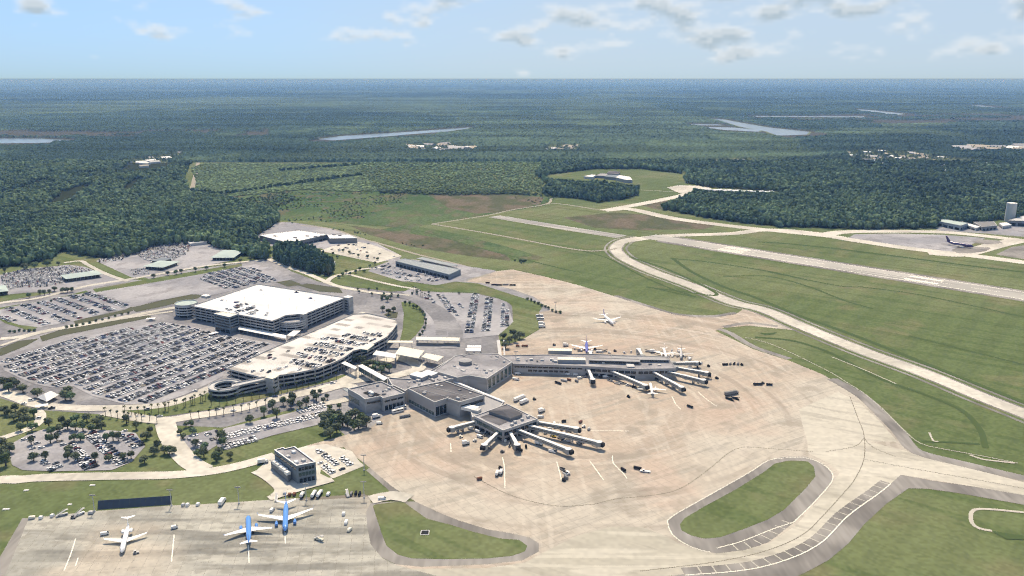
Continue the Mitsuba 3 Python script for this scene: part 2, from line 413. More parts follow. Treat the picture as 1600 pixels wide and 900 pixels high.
struct('apron', sheet(APRON, 0.12), 'm_apron')
struct('taxiway', sheet(strip([(294.8, 986.7), (286.7, 1010.6), (253, 1118.1), (211.7, 1205.4), (181.9, 1301.5), (175.9, 1363.2), (188, 1424.9), (218.6, 1473.1), (266.3, 1492)], 1), 0.10), 'm_taxi')


def ribbon(name, pts, w, z, mat, label=None):
    return struct(name, sheet(strip(pts, w), z), mat, label)


# the parallel taxiway with its shoulders, and the bend at its far end
TAXI = [(234.8, 1479.4), (202.5, 1448.6), (182.9, 1401.8), (176.4, 1357.9), (183.7, 1291.7), (211.7, 1205.4), (252.7, 1116.3), (286.6, 1029.3), (316.9, 991.1), (341.7, 918.3), (375.3, 829.8), (406.8, 763), (429.6, 698.5), (444.4, 662.3), (455.9, 628.8)]
ribbon('taxiway_shoulder', TAXI, 40, 0.13, 'm_shoulder')
struct('grass_verge', sheet(strip(TAXI, 33).difference(strip(TAXI, 25)), 0.14), 'm_grass')
ribbon('taxiway', TAXI, 20, 0.16, 'm_taxi')
ribbon('taxiway', [(200.6, 1442.6), (265.2, 1485.7), (316.8, 1501.7), (413.9, 1518), (473, 1551.7), (528.3, 1551.7), (583.5, 1511.4)], 26, 0.17, 'm_taxi')
ribbon('taxiway', [(203.7, 1797.1), (264.3, 1815.5), (334.1, 1693.8), (434.6, 1597.6), (498.8, 1551.7), (590.6, 1488.9), (604.4, 1466.9), (674.8, 1385), (747.1, 1326.6), (811.1, 1267.9), (848.2, 1231.4)], 30, 0.18, 'm_taxi')
ribbon('taxiway', [(203.7, 1797.1), (297.4, 1893), (391.8, 1999.2), (445.5, 2068.6), (487.7, 2142.8)], 28, 0.19, 'm_taxi')
ribbon('taxiway', [(584.7, 1504.9), (631, 1534.7), (732.5, 1541.4), (818.9, 1531.3), (875.8, 1492), (920.5, 1448.6), (966.6, 1413.3)], 30, 0.20, 'm_taxi')
ribbon('taxiway', [(695.5, 1342), (743.5, 1331.7), (854.2, 1413.3), (927.9, 1460.8)], 34, 0.205, 'm_taxi')
struct('run_up_pad', sheet([(415.2, 2195.2), (455.5, 2243.1), (517.2, 2229.2), (531.9, 2195.2), (486, 2105), (449.3, 2033.3), (426.8, 2080.6)], 0.21), 'm_taxi')
struct('far_apron', sheet([(613.8, 1473.1), (641, 1511.4), (721.9, 1518), (805.5, 1504.9), (865.2, 1473.1), (812.4, 1419), (757.4, 1357.9), (730.3, 1347.3), (680.3, 1401.8)], 0.12), 'm_lot')
struct('far_apron', sheet([(813.4, 1551.7), (852.1, 1608.6), (920.3, 1594), (1017.4, 1608.6), (1093.7, 1608.6), (989.6, 1448.6), (943, 1485.7), (890.4, 1518)], 0.12), 'm_lot')
struct('far_apron', sheet([(800.1, 1326.6), (863.3, 1390.6), (910.4, 1413.3), (959.1, 1401.8), (865.9, 1258.6), (825.5, 1291.7)], 0.12), 'm_shoulder')
struct('turf_island', sheet(soft([(745, 1363.2), (777.7, 1396.2), (826.9, 1385), (797.7, 1352.5), (762.2, 1336.8), (743, 1336.8)], 5), 0.215), 'm_shoulder')
struct('turf_island', sheet(soft([(816.5, 1430.7), (846.7, 1460.8), (874.5, 1448.6), (869.9, 1424.9), (837.3, 1413.3)], 5), 0.215), 'm_shoulder')

# the runway and its markings
RW_A, RW_B = np.array((294.6, 1448.6)), np.array((685.3, 1060.2))
rd = (RW_B - RW_A) / np.linalg.norm(RW_B - RW_A)
rn = np.array([-rd[1], rd[0]])
RL = np.linalg.norm(RW_B - RW_A)


def rect(s0, s1, t0, t1):
    return P([tuple(RW_A + rd * s + rn * t) for s, t in ((s0, t0), (s1, t0), (s1, t1), (s0, t1))])


struct('runway_shoulder', sheet(rect(-20, RL + 600, -33, 33), 0.14), 'm_shoulder')
RWY = struct('runway', sheet(rect(-60, RL + 600, -23, 23), 0.22), 'm_runway')
for t in (-21.5, 21.5):
    part(RWY, 'edge_stripe', sheet(rect(30, RL + 590, t - 0.9, t + 0.9), 0.26), 'm_paint')
s = 120.0
while s < RL + 560:
    part(RWY, 'centreline_stripe', sheet(rect(s, s + 36, -0.5, 0.5), 0.26), 'm_paint')
    s += 61
for k in range(6):
    for sg in (-1, 1):
        part(RWY, 'threshold_stripe', sheet(rect(95, 140, sg * (3.5 + 3.0 * k) - 0.9, sg * (3.5 + 3.0 * k) + 0.9), 0.26), 'm_paint')
for s0, L in ((400, 46), (700, 24), (850, 24)):
    for sg in (-1, 1):
        part(RWY, 'touchdown_bar', sheet(rect(s0, s0 + L, sg * 11 - 4, sg * 11 + 4), 0.26), 'm_paint')
ribbon('old_runway', [(-37.9, 1718.5), (45.2, 1634.8), (123.4, 1558.6), (202.7, 1485.7)], 34, 0.15, 'm_runway')

# thin airfield tracks
for k, pts in enumerate([[(-160.4, 1623.5), (-29.8, 1504.9), (109, 1368.6), (159.6, 1363.2), (180.1, 1379.5)], [(-160.4, 1623.5), (-55.8, 1727), (0, 1806.3), (78.8, 1893), (96.7, 1988)], [(78.8, 1893), (116, 1893), (194.7, 1806.3), (212.2, 1797.1)], [(338.6, 2142.8), (428.4, 2105)], [(-64.8, 1152.3), (-38.2, 1188.6), (-85.3, 1254), (-159.3, 1331.7), (-241.1, 1430.7), (-280.6, 1473.1), (-347, 1565.5), (-419.7, 1608.6)],
                         [(-838.1, 2142.8), (-981.1, 2552.3), (-1169.5, 3094.4)], [(-1055.2, 1903.1), (-1108.3, 2056.7), (-1153, 2208.7)]]):
    ribbon('service_track', pts, 6.5 if k < 5 else 12, 0.19, 'm_track')

# the taxi route round the foot of the apron, in newer and paler concrete
struct('taxiway', sheet(soft([(-91.1, 429.9), (-53.1, 429.2), (-15.2, 429.9), (7.7, 435.8), (20.4, 447.5), (40.6, 465), (64.3, 476.5), (84.9, 475.7), (97.5, 465), (106.6, 453.9), (121.3, 445.4), (137.5, 447.5), (159.8, 456.1), (185.4, 478.9), (229, 533.6), (241.8, 552.4), (238.6, 569.1), (229.4, 584.4), (234.6, 599.3), (278.6, 610.1), (308.9, 586.7), (336.1, 562.7), (368.2, 536.5), (388.4, 525.1), (376.7, 507.1), (356.9, 517.8), (330, 529.8), (284.8, 548.3), (271.6, 534.6), (231.4, 497.7), (194.5, 458.3), (152.6, 432.5), (101, 422.7), (37.1, 418.3), (-89, 418.3)], 2), 0.135), 'm_newconcrete')
struct('apron_patch', sheet([(251.8, 670.9), (303, 713.5), (311.7, 682.5), (311.7, 645.8), (308.4, 605.3), (276.6, 605.3), (235, 600.5)], 0.132), 'm_newconcrete')
# apron shoulders, islands of turf
struct('apron_shoulder', sheet(P([(-99, 496.8), (-94, 475.7), (-88.5, 455.4), (-79.2, 441.3), (-69.6, 433.8), (-53.3, 431.2), (-15.3, 433.8), (6.2, 437.9), (16.5, 447.5), (16.8, 456.8), (10.9, 463.5), (-1.6, 468.8), (-16.5, 473.4), (-35.4, 484.4), (-49.8, 495.1), (-66.3, 508.9), (-79.1, 508.9), (-98.6, 507.1)]), 0.15), 'm_shoulder', )
I1 = [(-95.1, 504.5), (-75.2, 509.3), (-65, 496.8), (-56.1, 486.1), (-40.8, 478.9), (-25.4, 470.3), (-7.3, 462), (4.4, 460.5), (9.5, 453.9), (7.9, 447.5), (0, 442.7), (-15.5, 439.9), (-41.4, 439.2), (-60.4, 439.9), (-69.5, 444), (-78, 453.9), (-83.4, 468.8), (-89.1, 486.1)]
struct('turf_island', prism(soft(I1, 3), 0.0, 0.24), 'm_grass', 'curved wedge of green grass between the two aprons, nearest the camera')
struct('apron_shoulder', sheet(P([(-106.1, 559.6), (-85.7, 530.8), (-70.8, 513.3), (-78.2, 508.9), (-88.3, 527), (-108.2, 555.4)]), 0.15), 'm_shoulder')
struct('apron_shoulder', sheet(soft([(101.3, 481.2), (103.6, 486.9), (111.5, 495.1), (125.9, 508), (154.4, 533.6), (178, 555.4), (194.9, 572.3), (208.9, 577.7), (226.1, 577.7), (234.4, 566.9), (236.1, 552.4), (230.9, 538.4), (209.3, 510.6), (191, 489.3), (184.1, 481.2), (160.2, 457.6), (142.6, 448.9), (125.2, 445.4), (116.1, 448.2), (107.7, 455.4), (101.8, 466.5)], 3), 0.15), 'm_shoulder')
I2 = [(109.2, 478.9), (114.1, 486.9), (130.2, 501.9), (158.3, 526.1), (186.8, 553.4), (197.8, 565.9), (210.2, 571.2), (224.4, 570.1), (225.8, 560.6), (221.3, 545.3), (209.1, 528.9), (197.6, 515.1), (183.1, 497.7), (168.6, 485.3), (149.3, 473.4), (131.6, 463.5), (121.2, 462), (113.9, 465.7), (109, 471.8)]
struct('turf_island', prism(soft(I2, 3), 0.0, 0.24), 'm_grass', 'long oval of green grass inside the bend of the taxiway')
CURVE = [(271.6, 534.6), (258.1, 521.5), (231.4, 497.7), (219.5, 486.1), (208.3, 473.4), (194.5, 458.3), (175.6, 444), (152.6, 432.5), (132, 426.6), (101, 422.7)]
TURF_C = [(281.3, 527.9), (294.5, 527), (313.7, 520.5), (348.8, 504.5), (369.4, 496), (319.3, 418.9), (161.9, 418.9), (174.2, 426.6), (191.1, 438.5), (209.7, 456.1), (229.1, 478.9), (255.9, 506.2)]
struct('apron_shoulder', sheet(P([(271.6, 534.6), (284.8, 548.3), (301.1, 540.4), (330, 529.8), (356.9, 517.8), (376.7, 507.1), (369.4, 496), (348.8, 504.5), (313.7, 520.5), (294.5, 527), (281.3, 527.9), (255.9, 506.2), (229.1, 478.9), (209.7, 456.1), (191.1, 438.5), (174.2, 426.6), (161.9, 418.9), (81.7, 418.9), (101.3, 424), (142, 428.6), (175.6, 444), (194.5, 458.3), (208.3, 473.4), (219.5, 486.1), (231.4, 497.7), (258.1, 521.5)]), 0.15), 'm_shoulder')
struct('apron_shoulder', sheet(strip([(309.8, 747), (315.3, 726.5), (320.2, 697.7), (319.4, 660.9), (317.9, 623.7), (314.1, 593.5), (319.1, 581.1), (338.3, 566.9), (371.8, 542.4), (390.9, 528.9)], 11), 0.14), 'm_shoulder')
struct('apron_shoulder', sheet(strip([(239.4, 910.7), (249, 895.8), (262.2, 844.9), (288, 805.1)], 8).union(strip([(247.3, 918.3), (281.6, 933.9), (311.8, 920.9)], 8)), 0.14), 'm_shoulder')
struct('apron_shoulder', sheet(strip([(137.3, 1061.8), (172, 1010.6), (198.1, 975.1), (223.4, 963.8), (250.8, 963.8), (278.1, 978)], 10), 0.11), 'm_shoulder')


def line(name, pts, w, z, mat='m_paint'):
    return struct(name, sheet(strip(pts, w), z), mat)


line('taxi_edge_line', CURVE, 0.75, 0.27)
ring2 = [(184.4, 482), (191, 489.3), (209.3, 510.6), (230.9, 538.4), (235.7, 552.4), (233.5, 565.9), (225.3, 575.5), (208.2, 575.5), (194.6, 571.2), (177.7, 554.4), (154.1, 532.7), (125.7, 507.1), (111.4, 494.3), (103.8, 486.1), (101.7, 481.2), (102, 467.2), (107.8, 456.1), (116.2, 448.9), (121.6, 446.8)]
line('taxi_edge_line', ring2, 0.6, 0.27)
line('taxi_edge_line', [(184.4, 482), (164.3, 471.1), (144.6, 459), (126.6, 451.1)], 0.6, 0.27)
# light stripes across the dark shoulders of the bend
for pts, off, w0, hold in ((CURVE, -1, 7.5, 'paved_shoulder'), ([(184.1, 481.2), (160.4, 458.3), (142.8, 449.6), (125.4, 446.1)], -1, 7.0, 'paved_shoulder')):
    ln = LineString(spline(pts))
    band = ln.buffer(w0 * 2, single_sided=False, cap_style='flat')
    side = ln.parallel_offset(w0 / 2, 'right' if hold else 'left')
    key = struct(hold, sheet(ln.buffer(-w0 if True else w0, single_sided=True).buffer(0), 0.20), 'm_shoulder')
    n = int(ln.length / 9.0)
    for i in range(n):
        a, b = ln.interpolate(i * 9.0 + 2), ln.interpolate(i * 9.0 + 2.8)
        dx, dy = b.x - a.x, b.y - a.y
        L = math.hypot(dx, dy)
        nx, ny = dy / L * w0, -dx / L * w0
        sk = 0.35
        part(key, 'stripe', sheet([(a.x, a.y), (b.x, b.y), (b.x + nx + dx * sk, b.y + ny + dy * sk), (a.x + nx + dx * sk, a.y + ny + dy * sk)], 0.26), 'm_worn')
# taxi lines on the apron
for pts in [[(56.8, 505.4), (71.6, 512.4), (91.2, 516), (110, 521.5), (126, 533.6), (149.3, 560.6), (169.1, 585.5), (182.6, 594.7), (201, 592.4), (234.2, 586.7)], [(308.7, 700.8), (295.4, 649.9), (286.8, 617.4), (268.9, 574.5), (247.8, 540.4), (231.3, 519.6), (207.4, 491), (185.6, 467.2), (157.6, 448.9), (123.1, 436.5), (75.4, 426.6)], [(284.3, 611.3), (270.3, 595.8), (244.1, 586.7)], [(284.3, 611.3), (284.4, 593.5), (294.9, 577.7)],
            [(-28, 545.3), (0, 516.9), (30.4, 502.8), (56.8, 505.4)], [(268.5, 573.4), (303.7, 555.4), (363, 527.9)]]:
    line('taxi_line', pts, 0.55, 0.23, 'm_seam')
for pts in [[(-7.4, 576.6), (-5.7, 560.6), (-5, 527.9)], [(-48.9, 601.7), (-47.3, 585.5)], [(33.9, 569.1), (35.3, 550.3), (35.6, 538.4)], [(58.9, 571.2), (62.6, 555.4), (66.2, 540.4)], [(77.4, 579.9), (76.4, 566.9), (81.2, 552.4), (83.6, 542.4)], [(146.2, 700.8), (146.1, 682.5), (148.4, 670.9)], [(172.3, 713.5), (176.5, 693.1), (181.6, 678.1)], [(55.6, 627.5), (73.9, 626.2), (96, 625)],
            [(-275.4, 462), (-268.9, 443.3), (-264.3, 427.3)], [(-215, 466.5), (-209.4, 450.4), (-204.6, 436.5)], [(-259.9, 431.8), (-262.8, 440.6)], [(-164.1, 454.7), (-157.6, 435.2)], [(-146.2, 472.6), (-141.4, 456.1)]]:
    line('stand_line', pts, 0.7, 0.24, 'm_paint')

# the remote apron: concrete slabs with open joints
REMOTE = P([(-299.3, 422.7), (-323.4, 486.9), (-319.1, 486.9), (-280.1, 496), (-231.6, 503.6), (-209.6, 505.4), (-159.1, 512.4), (-103.8, 519.6), (-98.3, 516), (-96.7, 506.2), (-97.8, 495.1), (-93.6, 475.7), (-88.1, 455.4), (-78.7, 440.6), (-69.5, 433.2), (-37.1, 418.9), (-297, 418.9)])
ra = math.radians(7.5)
base = struct('remote_apron', sheet(REMOTE.buffer(0), 0.14), 'm_seam', 'grey concrete apron of square slabs in the lower left')
cx0, cy0 = (-319.1, 486.9)
cells = []
for i in range(-14, 52):
    for j in range(-2, 26):
        g = 0.06
        qx = [(i * 7.6 + g, -j * 7.6 - g), ((i + 1) * 7.6 - g, -j * 7.6 - g), ((i + 1) * 7.6 - g, -(j + 1) * 7.6 + g), (i * 7.6 + g, -(j + 1) * 7.6 + g)]
        q = Polygon([(cx0 + x * math.cos(ra) - y * math.sin(ra), cy0 + x * math.sin(ra) + y * math.cos(ra)) for x, y in qx]).intersection(REMOTE)
        for one in polys(q):
            if one.area > 2:
                cells.append(one)
EXTENT = P([(-380.1, 512.4), (-44.2, 512.4), (-14.9, 418.9), (-319.3, 418.9)])
cells = [c for c in cells if EXTENT.contains(c.centroid)]
cells.sort(key=lambda c: -c.area / (c.centroid.x ** 2 + c.centroid.y ** 2))
tones = rng.integers(0, 3, len(cells))
for k, c in enumerate(cells[:300]):
    part('remote_apron', 'slab', prism(c, 0.145, 0.19), f'm_slab{tones[k]}')
if cells[300:]:
    key = part('remote_apron', 'far_slab', cat_mesh([prism(c, 0.145, 0.19) for c in cells[300:]]), 'm_slab1')
    labels[key] = {'kind': 'stuff'}
struct('apron_shoulder', sheet(P([(-298.5, 397.9), (-323.4, 486.9), (-319.1, 486.9), (-296.3, 422.7), (-289.6, 406.7)]), 0.20), 'm_shoulder')

# grass beside the buildings and car parks
GRASS = [[(-144.2, 1029.3), (-122.6, 1023), (-107.5, 972.3), (-104.5, 928.7), (-108.7, 886.2), (-113, 867.4), (-124.4, 867.4), (-126.8, 908.2), (-133.5, 972.3)], [(-263.7, 1125.6), (-247, 1188.6), (-225.5, 1180.3), (-133.4, 1103.5), (-135.8, 1085.8), (-164.7, 1085.8), (-213.5, 1103.5), (-243.1, 1118.1)], [(-237.9, 1201.1), (-218.9, 1214), (-161.6, 1148.5), (-176.9, 1133.1), (-210.5, 1164.2)],
         [(-156.4, 1136.9), (-113.8, 1121.8), (-87.2, 1140.7), (-49.1, 1129.3), (-1.7, 1068.6), (41.2, 1016.7), (33.5, 980.9), (31.9, 908.2), (9.9, 867.4), (-13.2, 844.9), (-15.2, 886.2), (-4.5, 918.3), (1.5, 939.2), (0, 1010.6), (-6.7, 1029.3), (-19.5, 1048.6), (-50.4, 1075.4), (-91.4, 1078.8), (-122.6, 1085.8), (-136, 1110.8)],
         [(-367.8, 1263.2), (-350, 1249.4), (-270.3, 1168.2), (-261.8, 1129.3), (-278, 1140.7), (-333.5, 1205.4)], [(-649.8, 1001.5), (-618.4, 1032.4), (-596.2, 1061.8), (-584.3, 1089.3), (-569.6, 1068.6), (-604.1, 1029.3), (-631.8, 998.5), (-639, 983.8)], [(-579, 1096.4), (-516.1, 1168.2), (-424.9, 1258.6), (-419.1, 1240.4), (-457.8, 1188.6), (-504.7, 1140.7), (-566, 1078.8)],
         [(-313.3, 681.1), (-290, 697.7), (-280.4, 716.7), (-226.9, 707.1), (-163.5, 759.4), (-161.8, 750.5), (-224.2, 697.7), (-264.1, 670.9), (-302, 654), (-341.8, 656.7), (-346.4, 666.6)], [(-559.6, 1152.3), (-550.3, 1152.3), (-520.8, 1148.5), (-539.6, 1168.2), (-654.7, 1263.2), (-657.7, 1244.9), (-568.8, 1152.3)], [(-617, 947.3), (-599.7, 931.3), (-552, 900.7), (-554.5, 915.8), (-596.8, 939.2), (-630.4, 969.4)],
         [(-730.1, 1286.9), (-701.2, 1321.5), (-673.1, 1296.6), (-669.2, 1267.9), (-709.8, 1258.6)], [(-274.3, 1222.6), (-250.3, 1306.4), (-216.5, 1258.6), (-230.4, 1196.9), (-255.9, 1180.3)]]
for g in GRASS:
    struct('grass_bank', sheet(soft(g, 1.5), 0.30), 'm_grass')
for g in [[(-525.5, 941.9), (-486.5, 992.6), (-485.2, 1007.5), (-474.2, 986.7), (-497.5, 955.5), (-510.8, 920.9)], [(-532.3, 881.4), (-520.5, 910.7), (-487.1, 933.9), (-449.1, 969.4), (-438.1, 958.2), (-478.3, 915.8), (-507.4, 886.2), (-519.1, 862.8)], [(-337.5, 1136.9), (-329.9, 1156.3), (-314.8, 1144.6), (-296.3, 1121.8), (-313.2, 1110.8)], [(-301.7, 1118.1), (-289.1, 1121.8), (-238.7, 1096.4), (-230.1, 1075.4), (-262, 1082.3)], [(-551, 838.4), (-545.9, 865.1), (-528.4, 874.3), (-528.5, 847.1), (-535.7, 813.2)],
          [(-483.3, 1001.5), (-460.9, 1035.6), (-431.5, 1068.6), (-416.5, 1065.2), (-415.4, 1048.6), (-448, 1004.5), (-468.4, 980.9)], [(-494.1, 1085.8), (-409.6, 1010.6), (-404.9, 947.3), (-435.3, 955.5), (-468.2, 926.1), (-447.6, 969.4)]][:6]:
    struct('planted_bed', sheet(soft(g, 1.0), 0.31), 'm_mulch')
struct('planted_bed', sheet(soft([(-157.6, 969.4), (-150.6, 986.7), (-141.4, 978), (-139.9, 955.5), (-149.3, 955.5)], 1), 0.32), 'm_mulch')
struct('planted_bed', sheet(soft([(-297.2, 1118.1), (-292.7, 1129.3), (-240.2, 1103.5), (-229.2, 1075.4), (-253.3, 1082.3), (-274.1, 1096.4)], 1), 0.33), 'm_mulch')

# car parks
LOTS = {}


def lot(name, pts, z, mat='m_lot', r=1.0):
    g = soft(pts, r)
    LOTS[name] = g
    struct('car_park', sheet(g, z), mat)


lot('shaded', [(-398.5, 598.2), (-395.1, 616.2), (-388, 628.8), (-370.1, 633.9), (-348.8, 628.8), (-316.8, 623.7), (-308.3, 621.2), (-289.5, 595.8), (-289, 582.2), (-288, 569.1), (-296.6, 555.4), (-339.6, 553.4), (-363.1, 555.4), (-375.6, 563.7), (-390.3, 584.4)], 0.34, 'm_lot', 3)
lot('staff', [(-235.1, 605.3), (-239.5, 630.1), (-191.5, 663.7), (-177.6, 678.1), (-165.9, 684), (-160.3, 663.7), (-162.7, 637.9), (-195.2, 616.2), (-215.6, 597), (-223.5, 588.9), (-232.9, 595.8)], 0.34, 'm_lot', 2)
lot('strip', [(-265.8, 607.7), (-265, 616.2), (-245.4, 628.8), (-237.3, 617.4), (-233.8, 597), (-238.3, 584.4), (-250, 588.9)], 0.34, 'm_lot', 2)
lot('long_stay', [(-528.4, 801.1), (-529, 825.6), (-495.4, 867.4), (-465, 895.8), (-432.7, 926.1), (-413.6, 936.6), (-385.9, 926.1), (-336.7, 893.4), (-305.8, 876.7), (-263.3, 856), (-253.8, 847.1), (-268.2, 801.1), (-284.9, 770.4), (-282.5, 752.3), (-288.7, 733.2), (-300.6, 705.5), (-316.3, 684), (-344.8, 682.5), (-384.3, 702.3), (-413.8, 726.5), (-431.9, 723.2), (-455.7, 733.2), (-482, 752.3), (-506, 770.4), (-519, 785.5)], 0.34, 'm_lot', 2)
lot('row_lot', [(-644.4, 992.6), (-627.8, 1019.8), (-607, 1045.3), (-578.2, 1075.4), (-567.7, 1078.8), (-485.2, 1007.5), (-487.9, 995.5), (-525.5, 941.9), (-551.5, 915.8), (-581.4, 926.1), (-620.2, 952.7)], 0.34, 'm_lot', 1)
lot('empty_lot', [(-566, 1078.8), (-504.7, 1140.7), (-463.9, 1184.5), (-401.3, 1254), (-352, 1209.7), (-314.1, 1156.3), (-330.3, 1140.7), (-357.9, 1125.6), (-403.2, 1061.8), (-431.5, 1068.6), (-486.6, 1010.6)], 0.34, 'm_lot', 1)
lot('rental_west', [(-758.1, 1180.3), (-746.9, 1218.3), (-692.9, 1249.4), (-661.1, 1235.9), (-568.8, 1152.3), (-556.2, 1133.1), (-583.5, 1103.5), (-617.5, 1082.3), (-662.4, 1075.4), (-686.3, 1061.8)], 0.34, 'm_lot', 1)
lot('rental_east', [(-663.7, 1277.3), (-640.6, 1385), (-581.1, 1436.6), (-535.9, 1419), (-452.9, 1326.6), (-450.3, 1277.3), (-531.1, 1168.2), (-555.6, 1164.2)], 0.34, 'm_lot', 1)
lot('curb_lot', [(-135.6, 1107.2), (-120.2, 1078.8), (-91.4, 1078.8), (-50.2, 1072), (-19.4, 1045.3), (-6.6, 1023), (1.5, 939.2), (-4.5, 918.3), (-15.2, 886.2), (-57.1, 872), (-107.7, 876.7), (-103, 928.7), (-105.9, 972.3), (-120.1, 1023), (-137.3, 1061.8), (-149.8, 1078.8)], 0.34, 'm_lot', 1)
lot('warehouse_lot', [(-324.6, 1357.9), (-311.1, 1396.2), (-274, 1436.6), (-247.3, 1413.3), (-180.7, 1316.4), (-212.2, 1263.2), (-247.7, 1291.7)], 0.34, 'm_taxi', 1)
lot('cargo_lot', [(-215.3, 1227), (-187.4, 1296.6), (-101.4, 1267.9), (-55, 1227), (-24.2, 1209.7), (-47.1, 1172.2), (-66.7, 1152.3), (-107.2, 1118.1), (-146.8, 1140.7), (-157.8, 1140.7), (-217.5, 1205.4)], 0.34, 'm_lot', 1)
lot('office_lot', [(-162.7, 587.8), (-146.3, 599.3), (-124.8, 587.8), (-115.4, 569.1), (-110.4, 562.7), (-130.1, 542.4), (-145, 560.6)], 0.20, 'm_taxi', 1)

# roads
ROADS = [([(-381.8, 528.9), (-370.6, 540.4), (-356.7, 540.4), (-344.4, 543.3), (-296.7, 545.8), (-253, 547.3), (-235.4, 550.3), (-220.3, 554.4), (-202.9, 563.7), (-182.5, 579.9)], 12), ([(-292.7, 641.8), (-279.5, 617.4), (-263.8, 593.5), (-244.4, 569.1), (-228.7, 555.4)], 16), ([(-474.4, 711.8), (-456.3, 702.3), (-426.7, 684), (-394, 675.2), (-358.2, 673.7), (-312.7, 679.6), (-292.9, 700.8), (-284, 719.9), (-274.1, 733.2)], 13),
         ([(-354.1, 665.1), (-300.8, 647.2), (-275.1, 655.4), (-239.9, 672.3), (-221.5, 688.5), (-191.1, 710.2), (-159.7, 736.6), (-139.4, 747)], 14), ([(-417.3, 669.4), (-407.3, 659.5), (-399.8, 643.2), (-400.8, 628.8), (-412.8, 610.1), (-418.6, 602.9)], 8), ([(-676.6, 992.6), (-662.8, 1023), (-627.4, 1048.6), (-595.2, 1114.5), (-555.8, 1152.3), (-524.6, 1188.6), (-476.7, 1240.4), (-430.9, 1267.9), (-392.1, 1291.7)], 9),
         ([(-392.1, 1291.7), (-352.5, 1240.4), (-305.2, 1188.6), (-267.9, 1140.7), (-241.6, 1110.8), (-191.6, 1078.8), (-137.3, 1061.8)], 9), ([(-265.4, 1129.3), (-262.8, 1168.2), (-247.9, 1192.7), (-229.4, 1218.3), (-202.2, 1231.4)], 8), ([(-247, 1188.6), (-203.2, 1148.5), (-161.6, 1114.5), (-132.6, 1096.4)], 6), ([(-707.2, 1263.2), (-688.2, 1277.3), (-662.9, 1249.4), (-605.7, 1188.6), (-550.6, 1140.7)], 7), ([(-392.5, 1296.6), (-387.3, 1311.4)], 7),
         ([(-571.4, 872), (-554, 879), (-532.6, 905.7), (-488.4, 944.6), (-452.8, 978), (-426.4, 1001.5), (-386.1, 1013.7)], 11), ([(-556.3, 847.1), (-539, 893.4), (-504.6, 923.5), (-466.4, 955.5), (-423.4, 983.8)], 6), ([(-251.4, 838.4), (-233.8, 879), (-213, 915.8), (-194.4, 963.8), (-182.7, 978)], 8), ([(-117.3, 1035.6), (-87.6, 980.9), (-72.3, 933.9), (-63.8, 886.2), (-68.9, 838.4)], 17),
         ([(-163, 1061.8), (-135.7, 1048.6), (-110, 1004.5), (-88.7, 947.3), (-79.7, 886.2)], 13), ([(-189.5, 554.4), (-178.4, 545.3), (-162.9, 526.1), (-164.6, 516)], 9), ([(-168, 512.4), (-149.5, 527), (-129.7, 540.4)], 7), ([(-97.4, 510.6), (-83.7, 516.9), (-70.7, 512.4)], 12), ([(-177.9, 711.8), (-157.4, 728.2), (-142.6, 713.5), (-150.5, 693.1), (-171.2, 682.5)], 10), ([(-165.7, 733.2), (-141.4, 777.9), (-119.7, 807.1), (-93.2, 777.9), (-118.2, 750.5)], 14)]
for k, (pts, w) in enumerate(ROADS):
    ribbon('road', pts, w, 0.36 + 0.012 * k, 'm_asphalt' if k in (14, 15) else 'm_taxi')
struct('office_forecourt', sheet([(-189.5, 554.4), (-183.8, 581.1), (-162.9, 597), (-146.5, 600.5), (-141.2, 550.3), (-130.8, 541.4), (-146.8, 528.9), (-162.6, 525.1)], 0.17), 'm_taxi')

# drainage ditches in the airfield turf
for pts, w in [([(193, 1306.4), (241.6, 1205.4), (276.2, 1068.6), (229.5, 1085.8), (187.4, 1107.2)], 5), ([(259.8, 1301.5), (270.7, 1201.1), (295.3, 1110.8), (323.1, 1051.9), (348.6, 975.1), (392.8, 872), (435.6, 750.5), (467.5, 663.7)], 7), ([(258.9, 1296.6), (314.3, 1267.9), (386.6, 1205.4), (419.6, 1160.2)], 5), ([(310.7, 1172.2), (376.6, 1172.2), (413, 1114.5), (435.8, 1035.6), (456.4, 995.5)], 4),
               ([(439.5, 1436.6), (485.2, 1419), (549.2, 1379.5), (613.8, 1326.6), (666, 1282.1), (715, 1240.4), (796, 1180.3)], 9), ([(119, 1357.9), (155.3, 1296.6), (189.5, 1180.3), (221, 1096.4), (243.1, 1055.2), (187.9, 1110.8)], 4), ([(483.3, 1110.8), (538.3, 1075.4), (589.8, 1010.6), (639.3, 933.9)], 4), ([(448.3, 883.8), (482.1, 838.4), (520.1, 787.4), (534.1, 768.5)], 3.5),
               ([(273.4, 879), (311.9, 865.1), (338, 821.4), (354.7, 750.5), (378, 708.7), (393.4, 670.9), (387.7, 630.1), (372.5, 593.5)], 5), ([(327.9, 605.3), (347.8, 604.1), (371.4, 600.5)], 3), ([(-307.9, 1623.5), (-184.3, 1551.7), (-66.7, 1396.2), (30.6, 1277.3), (96.3, 1201.1)], 4), ([(385.3, 1201.1), (451.7, 1121.8), (481.8, 1107.2)], 4), ([(-162, 2068.6), (0, 2105), (110.3, 2010.4)], 6)]:
    struct('drainage_ditch', sheet(strip(pts, w), 0.28), 'm_ditch')
